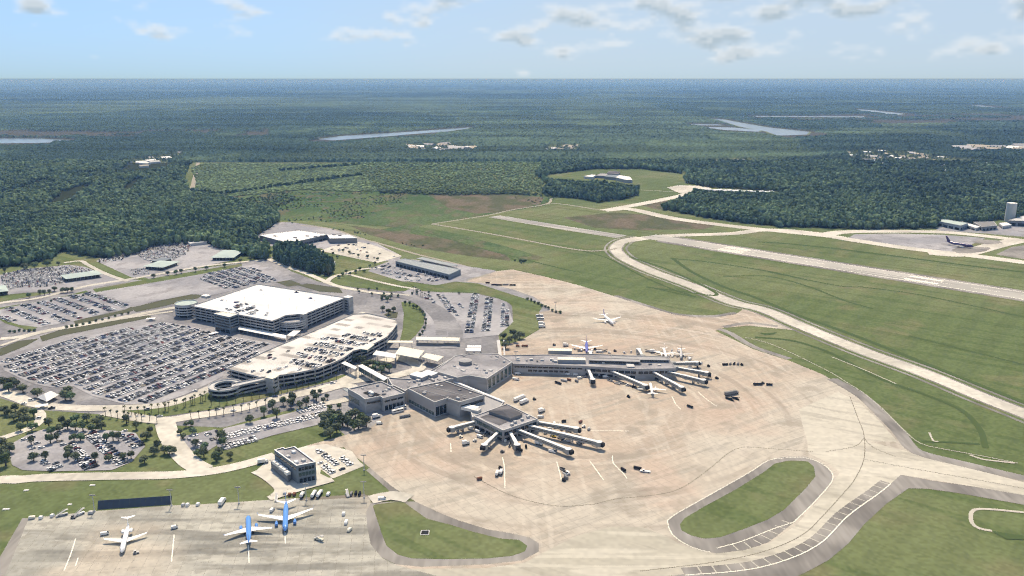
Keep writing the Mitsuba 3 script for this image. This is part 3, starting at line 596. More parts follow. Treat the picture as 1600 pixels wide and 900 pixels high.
for pts, w in [([(261.9, 879), (285.8, 849.3), (313, 772.2), (319.5, 740.1), (324.8, 708.7), (325.9, 670.9), (323.6, 623.7), (325.6, 600.5), (340.5, 590.1), (360, 579.9), (381.8, 566.9)], 0.9), ([(334.1, 811.1), (351.3, 772.2), (365.5, 733.2)], 1.3), ([(342.5, 622.4), (337.7, 606.5), (341.2, 605.3)], 1.6), ([(342.6, 494.3), (321.5, 498.5), (311.1, 497.7), (304.8, 490.2), (300.4, 480.4), (301.5, 474.1), (308, 471.1)], 2.6), ([(353.2, 581.1), (358.8, 573.4), (369.1, 570.1), (379.4, 566.9)], 2.2)]:
    struct('concrete_gutter', sheet(strip(pts, w), 0.30), 'm_worn')
struct('drainage_pond', sheet(soft([(306.8, 471.8), (316.5, 468), (326.9, 465), (324.2, 460.5), (311.3, 461.2)], 1.2), 0.32), 'm_ditch')
struct('drainage_pond', sheet(soft([(282.6, 895.8), (292.2, 893.4), (305.4, 898.3), (296.5, 888.6), (286.3, 886.2)], 0.8), 0.32), 'm_ditch')
for c in ((-55.6, 468.8),):
    x, y = c
    k = thing('drain_inlet', 'pale concrete drain inlet set in the curved grass wedge between the aprons', 'drain')
    part(k, 'frame', cat_mesh([box([x - 2.6, y, 0.35], [0.5, 5, 0.5]), box([x + 2.6, y, 0.35], [0.5, 5, 0.5]), box([x, y - 2.5, 0.35], [5.7, 0.5, 0.5]), box([x, y + 2.5, 0.35], [5.7, 0.5, 0.5])]), 'm_palegrey')
    part(k, 'grate', box([x, y, 0.3], [4.6, 4.4, 0.2]), 'm_dark')

# rivers beyond the woods
RIVERS = [[(-2710.6, 4092.4), (-2507.8, 4069.9), (-2319.7, 4069.9), (-2112.2, 3960.9), (-2056.4, 3837.4), (-2156.5, 3778.5), (-2319.7, 3759.3), (-2493.7, 3759.3)], [(-939.7, 4025.6), (-856.7, 4281.6), (-565.8, 4600.2), (-374.2, 4871.4), (-251.3, 5036.2), (-263.6, 4903.5), (-355.8, 4628.8), (-539.5, 4382.9), (-648, 4208.7), (-850.2, 3939.8)],
          [(1473.6, 6208.5), (1531, 6057.7), (1533.9, 5480.3), (1546.5, 5036.2), (1644.3, 4600.2), (1542, 4357.1), (1367.5, 4281.6), (1414, 4657.8), (1391.8, 5036.2), (1428.8, 5480.3)], [(1159.9, 5070.5), (1314.5, 5036.2), (1431.5, 4777.6), (1361.4, 4600.2), (1211.3, 4777.6)], [(1134.8, 5440.4), (1325.6, 5401), (1329, 5249), (1167.9, 5249)], [(3348.6, 8166.8), (3378, 7827), (3302.4, 7022.5), (3106.8, 6769.2), (3189.6, 7590.1)], [(1907.7, 6649.2), (2749.7, 6533.3), (2680.4, 6366.8), (1858.8, 6476.8)], [(4925.9, 9159.3), (5226.6, 9387.2), (4965.3, 8537), (4876.7, 8634.8)]]
MARSH = []
for g in RIVERS:
    struct('river', sheet(P(g), 0.5), 'm_water')
    MARSH.append(P(g))

# ------------------------------------------------------------------ haze: one closed box of air round everything
scene['haze'] = {'type': 'cube', 'to_world': T().translate([0, 0, (EYE + 2 - 1) / 2]).scale([FAR + 1000, FAR + 1000, (EYE + 2 + 1) / 2]), 'bsdf': {'type': 'null'}, 'interior': {'type': 'ref', 'id': 'air'}}
labels['haze'] = {'kind': 'stuff', 'label': 'thin blue summer haze over the whole plain'}

# ------------------------------------------------------------------ buildings


def ccw(pts):
    p = P(pts)
    return shapely.geometry.polygon.orient(p, 1.0)


def ring_of(g, t):
    return g.difference(g.buffer(-t, join_style='mitre'))


def block(root, pts, z0, z1, wall='m_wall', roof='m_roof', parapet=0.9, coping='m_palegrey', name='', wall_label=None):
    """A flat-roofed volume: walls, roof sheet below the parapet, coping."""
    g = P(pts)
    part(root, name + 'wall', prism(ring_of(g, 0.4), z0, z1), wall, label=wall_label)
    part(root, name + 'roof', prism(g.buffer(-0.4, join_style='mitre'), z1 - parapet - 0.3, z1 - parapet), roof)
    part(root, name + 'coping', prism(g.buffer(0.12, join_style='mitre').difference(g.buffer(-0.75, join_style='mitre')), z1, z1 + 0.25), coping)


def glaze(root, a, b, z0, z1, n, gap=0.6, depth=0.14, mat='m_glass', name='window', ends=1.0):
    """n windows along the wall from a to b, outside on the right-hand side."""
    a, b = np.array(a, float), np.array(b, float)
    d = b - a
    L = np.linalg.norm(d)
    d /= L
    out = np.array([d[1], -d[0]])
    w = (L - 2 * ends) / n
    for i in range(n):
        c = a + d * (ends + w * (i + 0.5)) + out * depth * 0.5
        part(root, name, box([c[0], c[1], (z0 + z1) / 2], [max(w - gap, 0.4), depth + 0.06, z1 - z0], math.atan2(d[1], d[0])), mat)


def unit(root, c, s, yaw, z, mat='m_palegrey', name='roof_unit'):
    part(root, name, box([c[0], c[1], z + s[2] / 2], s, yaw), mat)


def garage(root, pts, levels, top_mat, col_step=9.0, skip_core=False, band='m_wall'):
    """Open parking decks: slabs, spandrels, columns round the rim and a dark inside."""
    g = P(pts)
    inner = g.buffer(-2.5, join_style='mitre')
    for i, z in enumerate(levels):
        last = i == len(levels) - 1
        part(root, 'deck', prism(g.buffer(-0.35), z - 0.35, z), top_mat if last else 'm_midgrey')
        part(root, 'spandrel', prism(ring_of(g, 0.3), z - 0.5, z + 1.15), band)
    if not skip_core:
        part(root, 'shade_core', prism(inner, 0.0, levels[-1] - 0.4), 'm_dark')  # solid core, the shade inside the open decks put into its dark colour
    rim = g.buffer(-0.75, join_style='mitre').exterior
    n = int(rim.length / col_step)
    for i in range(n):
        q = rim.interpolate((i + 0.5) / n, normalized=True)
        part(root, 'column', box([q.x, q.y, (levels[-1] - 0.4) / 2], [0.8, 0.8, levels[-1] - 0.4], 0.5), 'm_midgrey')


# the large garage
G1 = thing('parking_garage', 'large white-roofed parking garage of five open decks with rounded ramp corners', 'garage')
g1_main = [(-385.2, 948.4), (-338.1, 1057.7), (-207.5, 987), (-239.9, 913.8), (-247.7, 912.5), (-261.1, 907.2), (-266.4, 891.7), (-270.4, 885.3)]
garage(G1, g1_main, [3.3, 6.6, 9.9, 13.2, 16.5], 'm_whitedeck')
c = np.array((-399.2, 968.4))
garage(G1 + '__corner_ramp', [(c[0] + 13.5 * math.cos(t), c[1] + 13.5 * math.sin(t)) for t in np.linspace(0, 2 * math.pi, 40)[:-1]], [3.3, 6.6, 9.9, 13.2, 15.0], 'm_greenroof', band='m_palegrey')
c = np.array((-255.2, 908.5))
garage(G1 + '__corner_ramp_001', [(c[0] + 16.5 * math.cos(t), c[1] + 13.5 * math.sin(t)) for t in np.linspace(0, 2 * math.pi, 40)[:-1]], [3.3, 6.6, 9.0, 11.5], 'm_lot', band='m_palegrey')
tw = [(-342.9, 905.7), (-320.1, 891.3), (-314.2, 904.4), (-335.8, 915.1)]
block(G1, tw, 0, 20, 'm_bluewall', 'm_cream', 0.3, 'm_white', name='stair_tower_')
e0, e1, e2 = tw[0], tw[1], tw[2]
for z in (6.6, 10, 13.2, 16.4):
    glaze(G1, e0, e1, z, z + 1.7, 1, 0.2, name='stair_tower_window')
    glaze(G1, e1, e2, z, z + 1.7, 1, 0.2, name='stair_tower_window')
glaze(G1, e0, e1, 0.2, 4.2, 3, 1.4, name='stair_tower_door')
for s, ww in (((-204.1, 986.3), 8.5), ((-241.3, 910.9), 6.0)):
    c = s
    y0 = math.radians(-28)
    part(G1, 'corner_tower', box([c[0], c[1], 9.25], [ww, ww, 18.5], y0), 'm_wall')
    part(G1, 'corner_tower_roof', box([c[0], c[1], 18.65], [ww + 0.6, ww + 0.6, 0.3], y0), 'm_white')
    for z in (3, 6.4, 9.8, 13.2):
        part(G1, 'corner_tower_window', box([c[0], c[1], z + 1], [ww * 0.5, ww + 0.2, 1.8], y0), 'm_glass')
c = (-382.3, 989.4)
part(G1, 'lift_house', box([c[0], c[1], 18.0], [9, 7, 3.0], math.radians(-28)), 'm_wall')
part(G1, 'lift_house_roof', box([c[0], c[1], 19.6], [9.6, 7.6, 0.25], math.radians(-28)), 'm_white')
for q in [(-333.6, 1042.1), (-348.1, 1012.3), (-353.9, 999.5), (-361.1, 982.4), (-311.5, 993.2), (-326.1, 965.9), (-297.7, 1022), (-273.7, 971.8), (-281.1, 958.5), (-260.3, 1000.7), (-224.4, 983.9), (-237.9, 952.1), (-252.6, 926), (-288.1, 934.3), (-296.7, 912.5), (-344.1, 954.1)]:
    k = thing('deck_lamp', '', 'lamp')
    part(k, 'pole', cyl([q[0], q[1], 16.5], 0.14, 6.5, 8), 'm_steel')
    part(k, 'lamp_head', box([q[0], q[1], 23.0], [1.8, 0.5, 0.2], 0.6), 'm_midgrey')
DECK_LAMPS = [k for k in labels if k.startswith('deck_lamp')]
for i, k in enumerate(sorted(DECK_LAMPS, key=lambda k: meshkit.WRITTEN[scene[k + '__pole']['filename']][0][:, 0].mean() / meshkit.WRITTEN[scene[k + '__pole']['filename']][0][:, 1].mean())):
    labels[k].update(label=f'thin lamp post on the white roof of the large garage, {nth(i)} from the left', group='lamp posts on the garage roof')
k = thing('covered_walkway', 'long low white-roofed walkway along the front of the large garage', 'walkway')
wk = [(-315.9, 907.1), (-251.7, 871.6), (-249, 860), (-312.6, 894.6)]
part(k, 'roof', prism(wk, 4.3, 4.7), 'm_white')
for t in np.linspace(0.03, 0.97, 12):
    for a, b in ((wk[0], wk[1]), (wk[3], wk[2])):
        q = np.array(a) * (1 - t) + np.array(b) * t
        part(k, 'post', box([q[0], q[1], 2.15], [0.35, 0.35, 4.3]), 'm_midgrey')
k = thing('toll_canopy', 'small square white canopy beside the curved corner of the large garage', 'canopy')
wk = [(-248.2, 888.4), (-239.5, 888.4), (-241.9, 866.9), (-250.6, 870.4)]
part(k, 'roof', prism(wk, 4.6, 5.0), 'm_white')
for q in wk:
    q2 = np.array(q) * 0.88 + np.mean(wk, axis=0) * 0.12
    part(k, 'post', box([q2[0], q2[1], 2.3], [0.4, 0.4, 4.6]), 'm_midgrey')

# the lower garage
G2 = thing('parking_garage', 'lower parking garage with a pale roof and a looped ramp at its left end', 'garage')
g2 = [(-273.7, 742.1), (-243.3, 812.1), (-213.8, 873.1), (-187.6, 930.8), (-170.7, 933.5), (-134.6, 908.2), (-129.9, 890.3), (-131.6, 865.9), (-134.9, 840.5), (-145.4, 816.4), (-154.1, 801.7), (-162, 794.5), (-167.1, 773.8), (-174.7, 758.6), (-185.9, 742.1), (-205.3, 728.9), (-226.7, 719.5), (-234.8, 718.7)]
garage(G2, g2, [3.8, 7.7, 11.6], 'm_deck', 10.0)
c = np.array((-222, 714.3))
y0 = math.radians(-25)
part(G2, 'stair_tower', box([c[0], c[1], 7.2], [8.5, 8.5, 14.4], y0), 'm_wall')
part(G2, 'stair_tower_roof', box([c[0], c[1], 14.55], [9.3, 9.3, 0.3], y0), 'm_cream')
for z in (4.5, 8.3, 11.8):
    part(G2, 'stair_tower_window', box([c[0], c[1], z + 0.7], [8.7, 4.0, 1.4], y0), 'm_glass')
c = np.array((-263.8, 708.3))
for z in (4.0, 8.0):
    ringp = Point(*c).buffer(15.0).difference(Point(*c).buffer(9.5))
    part(G2, 'loop_ramp', prism(ringp, z - 0.4, z), 'm_palegrey')
    part(G2, 'loop_ramp_wall', prism(Point(*c).buffer(15.0).difference(Point(*c).buffer(14.6)), z - 0.5, z + 1.1), 'm_palegrey')
    part(G2, 'loop_ramp_wall', prism(Point(*c).buffer(9.9).difference(Point(*c).buffer(9.5)), z - 0.5, z + 1.1), 'm_palegrey')
part(G2, 'loop_ramp_core', prism(Point(*c).buffer(12.8).difference(Point(*c).buffer(10.6)), 0, 7.5), 'm_dark')  # added dark ring, shade between the ramp levels painted as a solid
A0, A1 = np.array((-224.9, 715.3)), np.array((-232.9, 718.2))
B0, B1 = np.array((-255.7, 701.8)), np.array((-258.9, 711.5))
for dz in (0, -3.8, -7.4):
    za, zb = 11.6 + dz, 8.0 + dz
    if zb > -0.5:
        top = [(*A0, za), (*A1, za), (*B1, max(zb, .4)), (*B0, max(zb, .4))]
        part(G2, 'straight_ramp', hull(top + [(x, y, z - 0.4) for x, y, z in top]), 'm_palegrey')
        for u, w in ((A0, B0), (A1, B1)):
            part(G2, 'straight_ramp_wall', beam((*u, za + 0.3), (*w, max(zb, .4) + 0.3), 0.35, 1.7), 'm_wall')
lo = P([tuple(A0), tuple(A1), tuple(B1), tuple(B0)]).buffer(-1.2)
v = [(x, y, z) for x, y in list(lo.exterior.coords)[:-1] for z in (0,)] + [(x, y, 7.0) for x, y in list(lo.exterior.coords)[:-1]]
part(G2, 'ramp_core', hull(v), 'm_dark')  # dark solid under the ramps, their shade put into its colour

# pale canopies and walkways between the garages and the terminal


def canopy(label, pts, z, mat='m_cream', cat='canopy', name='canopy', t=0.5, posts=True, body=None):
    k = thing(name, label, cat)
    pts = list(pts)
    part(k, 'roof', prism(pts, z - t, z), mat)
    if body:
        part(k, 'side_wall', prism(P(pts).buffer(-0.6, join_style='mitre'), body, z - t), 'm_greenglass')
    m = np.mean(pts, axis=0)
    if posts:
        for a, b in zip(pts, pts[1:] + pts[:1]):
            L = math.dist(a, b)
            for t_ in np.linspace(0.0, 1.0, max(2, int(L / 12)), endpoint=False):
                q = (np.array(a) * (1 - t_) + np.array(b) * t_) * 0.93 + m * 0.07
                part(k, 'post', box([q[0], q[1], (z - t) / 2], [0.45, 0.45, z - t]), 'm_midgrey')
    return k


canopy('broad cream flat roof over the drop-off road, the largest canopy by the terminal', [(-120, 796.6), (-117.7, 821.5), (-90.9, 806.8), (-94.3, 783.6)], 8.5)
canopy('small cream flat roof just right of the largest drop-off canopy', [(-91.6, 789), (-88.3, 801.1), (-69.6, 790), (-74.5, 775.4)], 8.0)
canopy('long narrow cream canopy across the head of the arrivals lanes', [(-105.9, 862.6), (-57.7, 859.1), (-57, 847.7), (-104.6, 851.1)], 6.0)
canopy('thin cream walkway roof leading right from the lower garage over the grass', [(-135.8, 845.8), (-107.3, 844.6), (-106.5, 838), (-135.5, 839.1)], 7.0, cat='walkway', name='covered_walkway')
canopy('square cream roof standing on the front edge of the lower garage deck', [(-154.5, 793.6), (-151.9, 810.3), (-142.5, 808.2), (-146.8, 790.6)], 15.0, posts=False, body=11.7)
canopy('white walkway bridge from the lower garage towards the drop-off canopy', [(-140.5, 806.3), (-118.4, 795.1), (-117.3, 782.2), (-142.3, 793.1)], 9.0, 'm_white', 'walkway', 'covered_walkway')
canopy('short white walkway roof at the front corner of the lower garage', [(-169.8, 767.8), (-167.1, 773.5), (-151.1, 755.7), (-151.8, 749.3)], 9.0, 'm_white', 'walkway', 'covered_walkway')
canopy('long white walkway roof running from the lower garage down to the terminal front', [(-150.6, 756.6), (-147.1, 761.2), (-116.3, 723), (-118.9, 716.2)], 10.0, 'm_white', 'walkway', 'covered_walkway', body=4.5)
canopy('pair-width cream roof of the parking exit lanes beside the arrivals canopy, farther one', [(-47.6, 829.2), (-32.7, 829.2), (-32.4, 821.7), (-47.2, 821.7)], 7.0, 'm_white')
canopy('cream flat roof over the loading bay behind the domed hall, nearer one', [(-49.1, 819.6), (-32.7, 819.6), (-32.3, 810.2), (-48, 811.2)], 7.0, 'm_white')

# the terminal
TM = thing('terminal_building', 'grey flat-roofed airport terminal of joined halls between the garages and the apron', 'terminal')
zA, zB, zC = 13.0, 14.0, 13.0
A = [(-146.7, 687.4), (-119.7, 706.6), (-94.8, 677.4), (-111.9, 665.4), (-115.1, 669.9), (-127.2, 662.5), (-133.2, 671.4)]
block(TM, A, 0, zA, 'm_wall', 'm_roof', 0.8)
glaze(TM, (-127.2, 662.5), (-95.4, 677.4), 8.2, 9.8, 2, 1.5)
glaze(TM, (-111.9, 665.4), (-94.8, 677.4), 1.0, 5.5, 5, 1.0)
glaze(TM, (-111.9, 665.4), (-94.8, 677.4), 8.6, 10.2, 3, 0.8)
glaze(TM, (-146.7, 687.4), (-133.2, 671.4), 3.0, 8.0, 4, 0.6, mat='m_greenglass')
rec = [(-131.8, 678.9), (-126.5, 684.3), (-114.6, 673.6), (-119.9, 668.4)]
part(TM, 'recess_shade', prism(P(rec), zA - 0.6, zA - 0.35), 'm_dark')  # flat dark sheet on the roof, shade of a recess put into its colour
part(TM, 'roof_unit', box([*(-124, 676.6), zA + 0.5], [6, 2.5, 2.2], math.radians(-50)), 'm_white')
part(TM, 'entrance_canopy', prism([(-155.5, 705.4), (-152.3, 707), (-134.1, 687.4), (-135.9, 681.3)], 5.4, 6.0), 'm_steelroof')
Bm = [(-93, 685.6), (-61.4, 704.8), (-24, 670.3), (-44.8, 653.5), (-55.9, 662.9), (-66.1, 653.5)]
block(TM, Bm, 0, zB, 'm_wall', 'm_darkroof', 0.5, 'm_palegrey', name='hall_')
glaze(TM, (-93, 685.6), (-66.1, 653.5), 1.5, 4.5, 9, 0.8, mat='m_greenglass')
glaze(TM, (-66.1, 653.5), (-55.9, 662.9), 1.0, 9.0, 3, 0.7)
glaze(TM, (-44.8, 653.5), (-24, 670.3), 8.2, 10.6, 1, 0.4)
mid = [(-115.8, 719.8), (-95.1, 716.4), (-76.1, 742.4), (-62.2, 770.2), (-51.3, 719.8), (-60.9, 713.1), (-92.3, 693.6), (-95.4, 685.8), (-109.6, 701.6)]
block(TM, mid, 0, 11.5, 'm_wall', 'm_roof', 0.7, name='link_')
Cm = [(-73.5, 733.9), (-57, 777.5), (-37.5, 785.4), (-13.5, 783.4), (0, 758.4), (-23.1, 713.3), (-40.7, 721.7), (-51, 715.8)]
block(TM, Cm, 0, zC, 'm_wall', 'm_roof', 0.4, 'm_palegrey', name='domed_hall_')
glaze(TM, (-23.1, 713.3), (0, 758.4), 2.0, 10.5, 6, 3.4, mat='m_greenglass', name='slit_window')
c = (-45.5, 755.6)
part(TM, 'drum', cyl([c[0], c[1], zC - 0.5], 6.2, 3.6, 28), 'm_grey')
part(TM, 'drum_roof', cyl([c[0], c[1], zC + 3.1], 6.5, 0.8, 28, 3.0), 'm_midgrey')
for s_, L in (((-86.5, 720.4), 15), ((-77.5, 725.5), 13)):
    c = s_
    part(TM, 'air_handler', box([c[0], c[1], 12.4], [L, 9.5, 3.2], math.radians(-35)), 'm_midgrey')
    part(TM, 'air_handler_top', box([c[0], c[1], 14.15], [L + 0.4, 9.9, 0.3], math.radians(-35)), 'm_white')
for s_ in ((-24.1, 728.6), (-108.3, 692.9), (-121.5, 696.1), (-63.4, 692.9), (-36.6, 675.9), (-84.2, 699.3), (-33.7, 741.9)):
    c = s_
    part(TM, 'roof_vent', box([c[0], c[1], 13.2], [2.2, 1.8, 1.6], 0.5), 'm_palegrey')
rp = np.random.default_rng(21)
for g_, z_, n_ in ((A, zA, 7), (Bm, zB, 6), (mid, 11.5, 12), (Cm, zC, 12)):
    gg = P(g_).buffer(-4)
    x0, y0, x1, y1 = gg.bounds
    while n_:
        q = (rp.uniform(x0, x1), rp.uniform(y0, y1))
        if gg.contains(Point(*q)):
            n_ -= 1
            s3 = [rp.uniform(1.2, 4.5), rp.uniform(1.2, 3.0), rp.uniform(.9, 2.2)]
            part(TM, 'roof_unit', box([*q, z_ - .9 + s3[2] / 2], s3, math.radians(-45)), ['m_palegrey', 'm_midgrey', 'm_steel', 'm_grey'][int(rp.integers(4))])
for a_, b_, z_ in (((-85.7, 687.2), (-52.7, 664.4), zB - .45), ((-76.1, 693.5), (-39, 667.4), zB - .45), ((-61.3, 741.9), (-18.2, 733), zC - .5), ((-137.7, 689.8), (-108.5, 694.5), zA - .9)):
    part(TM, 'roof_pipe', beam((*a_, z_), (*b_, z_), .5, .5), 'm_midgrey')
# service yard blocks in the angle between the halls
con = [(-24.6, 686.7), (-6.7, 671.6), (-15.1, 641.9), (-33.1, 636.5), (-35.6, 652.9), (-30.4, 661.4)]
block(TM, con, 0, 7.5, 'm_wall', 'm_midgrey', 0.4, name='connector_')
part(TM, 'connector_unit', box([*(-36.7, 655), 8.2], [16, 8, 2.6], math.radians(-28)), 'm_white')
part(TM, 'connector_unit', box([*(-30.5, 649.4), 8.0], [7, 6, 3.0], math.radians(-28)), 'm_palegrey')
part(TM, 'service_pipe', beam((*(-56.9, 721.4), 8.2), (*(-6.7, 668.9), 8.0), 2.4, 0.8), 'm_white')
for pts in ([(-16.9, 857.3), (-13.9, 803.6), (-10.6, 803.6), (-13.3, 857.3)], [(-9.8, 857.3), (-8.5, 795.6), (-6.6, 795.6), (-8.4, 857.3)]):
    part(TM, 'service_duct', prism(pts, 2.5, 4.0), 'm_palegrey')

# the far concourse
CN = thing('concourse_building', 'long grey concourse reaching right from the domed hall, farther of the two piers', 'terminal pier')
zD = 10.0
D1 = [(-13.6, 787.2), (78.2, 792.2), (157.4, 783.2), (158.6, 749.3), (121, 746.6), (69.9, 755.7), (1.3, 762.1), (0, 765.9)]
block(CN, D1, 0, zD, 'm_wall', 'm_roof', 0.5, 'm_midgrey')
f0, f1, f2, f3 = (1.3, 762.1), (69.9, 755.7), (121, 746.6), (158.6, 749.3)
glaze(CN, f0, f1, 6.4, 8.0, 12, 0.5)
glaze(CN, f0, f1, 2.6, 4.6, 8, 1.2, ends=14)
glaze(CN, f1, f2, 5.0, 7.6, 9, 0.8)
glaze(CN, f2, f3, 5.0, 7.6, 7, 0.8)
glaze(CN, f1, f2, 0.6, 3.0, 7, 2.0, mat='m_dark', name='baggage_door')
glaze(CN, f3, (157.4, 783.2), 4.5, 8.0, 4, 0.8)
for pts, z in (([(77.7, 773.1), (126.8, 769.3), (125.5, 760.7), (75.7, 765.4)], 12.5), ([(99.7, 781.4), (153.7, 777.5), (155.5, 766.9), (97.7, 769.7)], 12.0)):
    block(CN, pts, zD - 0.5, z, 'm_grey', 'm_midgrey', 0.2, 'm_midgrey', name='clerestory_')
    glaze(CN, pts[3], pts[2], zD + 0.3, z - 0.4, 12, 0.4)
for s_, sx in (((49.1, 796.5), 24), ((58.9, 768.8), 27)):
    c = s_
    part(CN, 'air_handler', box([c[0], c[1], 11.2], [sx, 7, 3.4], math.radians(-3)), 'm_midgrey')
    part(CN, 'air_handler_top', box([c[0], c[1], 13.05], [sx + 0.4, 7.5, 0.3], math.radians(-3)), 'm_cream')
for s_ in ((39.6, 774.5), (43.1, 768.7), (111.7, 774.5), (118.3, 766.9), (6.4, 778.4), (19.2, 774.5)):
    c = s_
    part(CN, 'roof_vent', box([c[0], c[1], zD + 0.4], [3.5, 3, 1.6], 0.0), 'm_palegrey')
for i in range(16):
    q = np.array((0, 774.5)) * (1 - (i + .5) / 16) + np.array((150.5, 759.4)) * ((i + .5) / 16) + rp.normal(0, 1.5, 2)
    s3 = [rp.uniform(1.2, 4.0), rp.uniform(1.2, 2.6), rp.uniform(.8, 1.8)]
    part(CN, 'roof_unit', box([*q, zD - .6 + s3[2] / 2], s3, 0), ['m_palegrey', 'm_midgrey', 'm_grey'][i % 3])
part(CN, 'roof_walk', prism([(112, 781.5), (119.6, 780.5), (119.3, 752.2), (111.9, 752.2)], zD - 0.2, zD + 0.6), 'm_palegrey')

# the near concourse
CS = thing('concourse_building', 'grey near concourse ringed by passenger bridges, with a raised pitched roof', 'terminal pier')
zE = 10.5
E1 = [(-31.8, 632.2), (-4.4, 658.5), (21, 626.3), (-7.1, 603.4)]
block(CS, E1, 0, zE, 'm_wall', 'm_roof', 0.5, 'm_palegrey')
e = [np.array(q) for q in [(-19.2, 637.9), (-4.9, 649), (8.5, 631.8), (-1.6, 622.6)]]
mid0, mid1 = (e[0] + e[3]) / 2 * 0.8 + (e[1] + e[2]) / 2 * 0.2, (e[1] + e[2]) / 2 * 0.8 + (e[0] + e[3]) / 2 * 0.2
part(CS, 'raised_wall', prism([tuple(q) for q in e], zE - 0.8, zE + 2.2), 'm_grey')
eo = [q + (q - np.mean(e, axis=0)) * 0.06 for q in e]
part(CS, 'raised_roof', hull([(*q, zE + 2.2) for q in eo] + [(*mid0, zE + 4.6), (*mid1, zE + 4.6)]), 'm_darkroof')
part(CS, 'lower_roof', prism([(-26.5, 630.9), (-17.1, 638.9), (-3.1, 621.7), (-10.3, 614)], zE - 0.5, zE - 0.3), 'm_darkroof')
glaze(CS, E1[0], E1[3], 5.2, 8.4, 7, 0.5, mat='m_greenglass')
glaze(CS, E1[0], E1[3], 0.6, 3.2, 5, 1.6, mat='m_dark', name='baggage_door')
glaze(CS, E1[3], E1[2], 5.2, 8.4, 8, 0.5)
glaze(CS, E1[3], E1[2], 0.6, 3.2, 5, 1.8, mat='m_dark', name='baggage_door')
for s_ in ((2.6, 619.1), (8.4, 624.3), (13.2, 629.5), (0, 614)):
    c = s_
    part(CS, 'roof_vent', box([c[0], c[1], zE + 0.5], [2.4, 2.0, 1.8], 0.5), 'm_palegrey')

# the office block by the aprons
OB = thing('office_building', 'square grey office block with a white-rimmed flat roof beside the two aprons', 'building')
O1 = [(-176.8, 560.7), (-171.1, 565), (-169.3, 562.9), (-163.3, 566.7), (-141.4, 540.7), (-153.5, 534.7)]
block(OB, O1, 0, 14, 'm_bluewall', 'm_roof', 0.7, 'm_white')
glaze(OB, (-176.8, 560.7), (-153.5, 534.7), 9.8, 12.0, 6, 0.5)
glaze(OB, (-153.5, 534.7), (-141.4, 540.7), 9.6, 12.2, 5, 0.4)
glaze(OB, (-153.5, 534.7), (-141.4, 540.7), 5.2, 8.0, 5, 0.4, mat='m_greenglass')
glaze(OB, (-153.5, 534.7), (-141.4, 540.7), 0.4, 3.6, 4, 0.7)
W = [(-179.5, 559), (-176.8, 561.1), (-159.5, 540.6), (-161.2, 536.6)]
block(OB, W, 0, 6.0, 'm_grey', 'm_midgrey', 0.4, name='side_wing_')
for q in [(-174.9, 554.9), (-171.5, 551.3), (-167.9, 546.6), (-164.7, 543.1), (-161.6, 538.6)]:
    part(OB, 'roof_unit', box([*q, 6.7], [3.6, 3.2, 2.2], math.radians(-44)), 'm_white')
for s_, m in (((-163.7, 550), 'm_palegrey'), ((-161.4, 557.4), 'm_white'), ((-155.3, 540.7), 'm_white'), ((-151, 543.8), 'm_palegrey')):
    part(OB, 'roof_unit', box([*s_, 14.0], [3.0, 2.4, 1.6], math.radians(-44)), m)
part(OB, 'entrance_canopy', prism([(-151.3, 543.6), (-144.8, 547.7), (-143.1, 544.1), (-149.4, 539.6)], 7.6, 8.0), 'm_steel')

# sheds and hangars
WH = thing('warehouse', 'big low warehouse with a bright white flat roof at the edge of the woods', 'warehouse')
block(WH, [(-455.3, 1453.6), (-396, 1502), (-334.5, 1459.9), (-381.5, 1379.2)], 0, 9, 'm_grey', 'm_white', 0.3, 'm_white')
block(WH, [(-334.5, 1459.9), (-295.1, 1459.9), (-273.9, 1425.9), (-321.9, 1422.9)], 0, 9, 'm_grey', 'm_white', 0.3, 'm_white', name='wing_')
glaze(WH, (-381.5, 1379.2), (-333.1, 1453.6), 1, 4, 8, 3.0, name='loading_door', mat='m_dark')
for s_ in ((-384.4, 1429), (-350.3, 1438.1), (-340.3, 1444.3), (-366.6, 1444.3), (-423.9, 1444.3), (-321.1, 1456.7), (-309.4, 1450.5)):
    part(WH, 'roof_unit', box([*s_, 9.4], [6, 3.5, 1.6], -0.5), 'm_grey')
CG = thing('cargo_building', 'long low grey cargo shed with a pale metal roof above the apron', 'shed')
cp = [(-180.5, 1241), (-169, 1259.7), (-75.9, 1183.6), (-90.5, 1150.7)]
block(CG, cp, 0, 8, 'm_bluewall', 'm_steelroof', 0.15, 'm_steelroof')
glaze(CG, cp[0], cp[3], 0.4, 4.6, 14, 2.4, name='dock_door', mat='m_dark')
for t in np.linspace(0.08, 0.92, 10):
    q = np.array(cp[0]) * (1 - t) + np.array(cp[3]) * t
    r = np.array(cp[1]) * (1 - t) + np.array(cp[2]) * t
    part(CG, 'roof_seam', beam((*q, 7.95), (*r, 7.95), 0.5, 0.25), 'm_palegrey')
canopy('narrow pale canopy strip behind the long cargo shed', [(-152.8, 1275.9), (-143.7, 1285.6), (-82.5, 1227.2), (-91.7, 1218.3)], 5, 'm_steelroof')


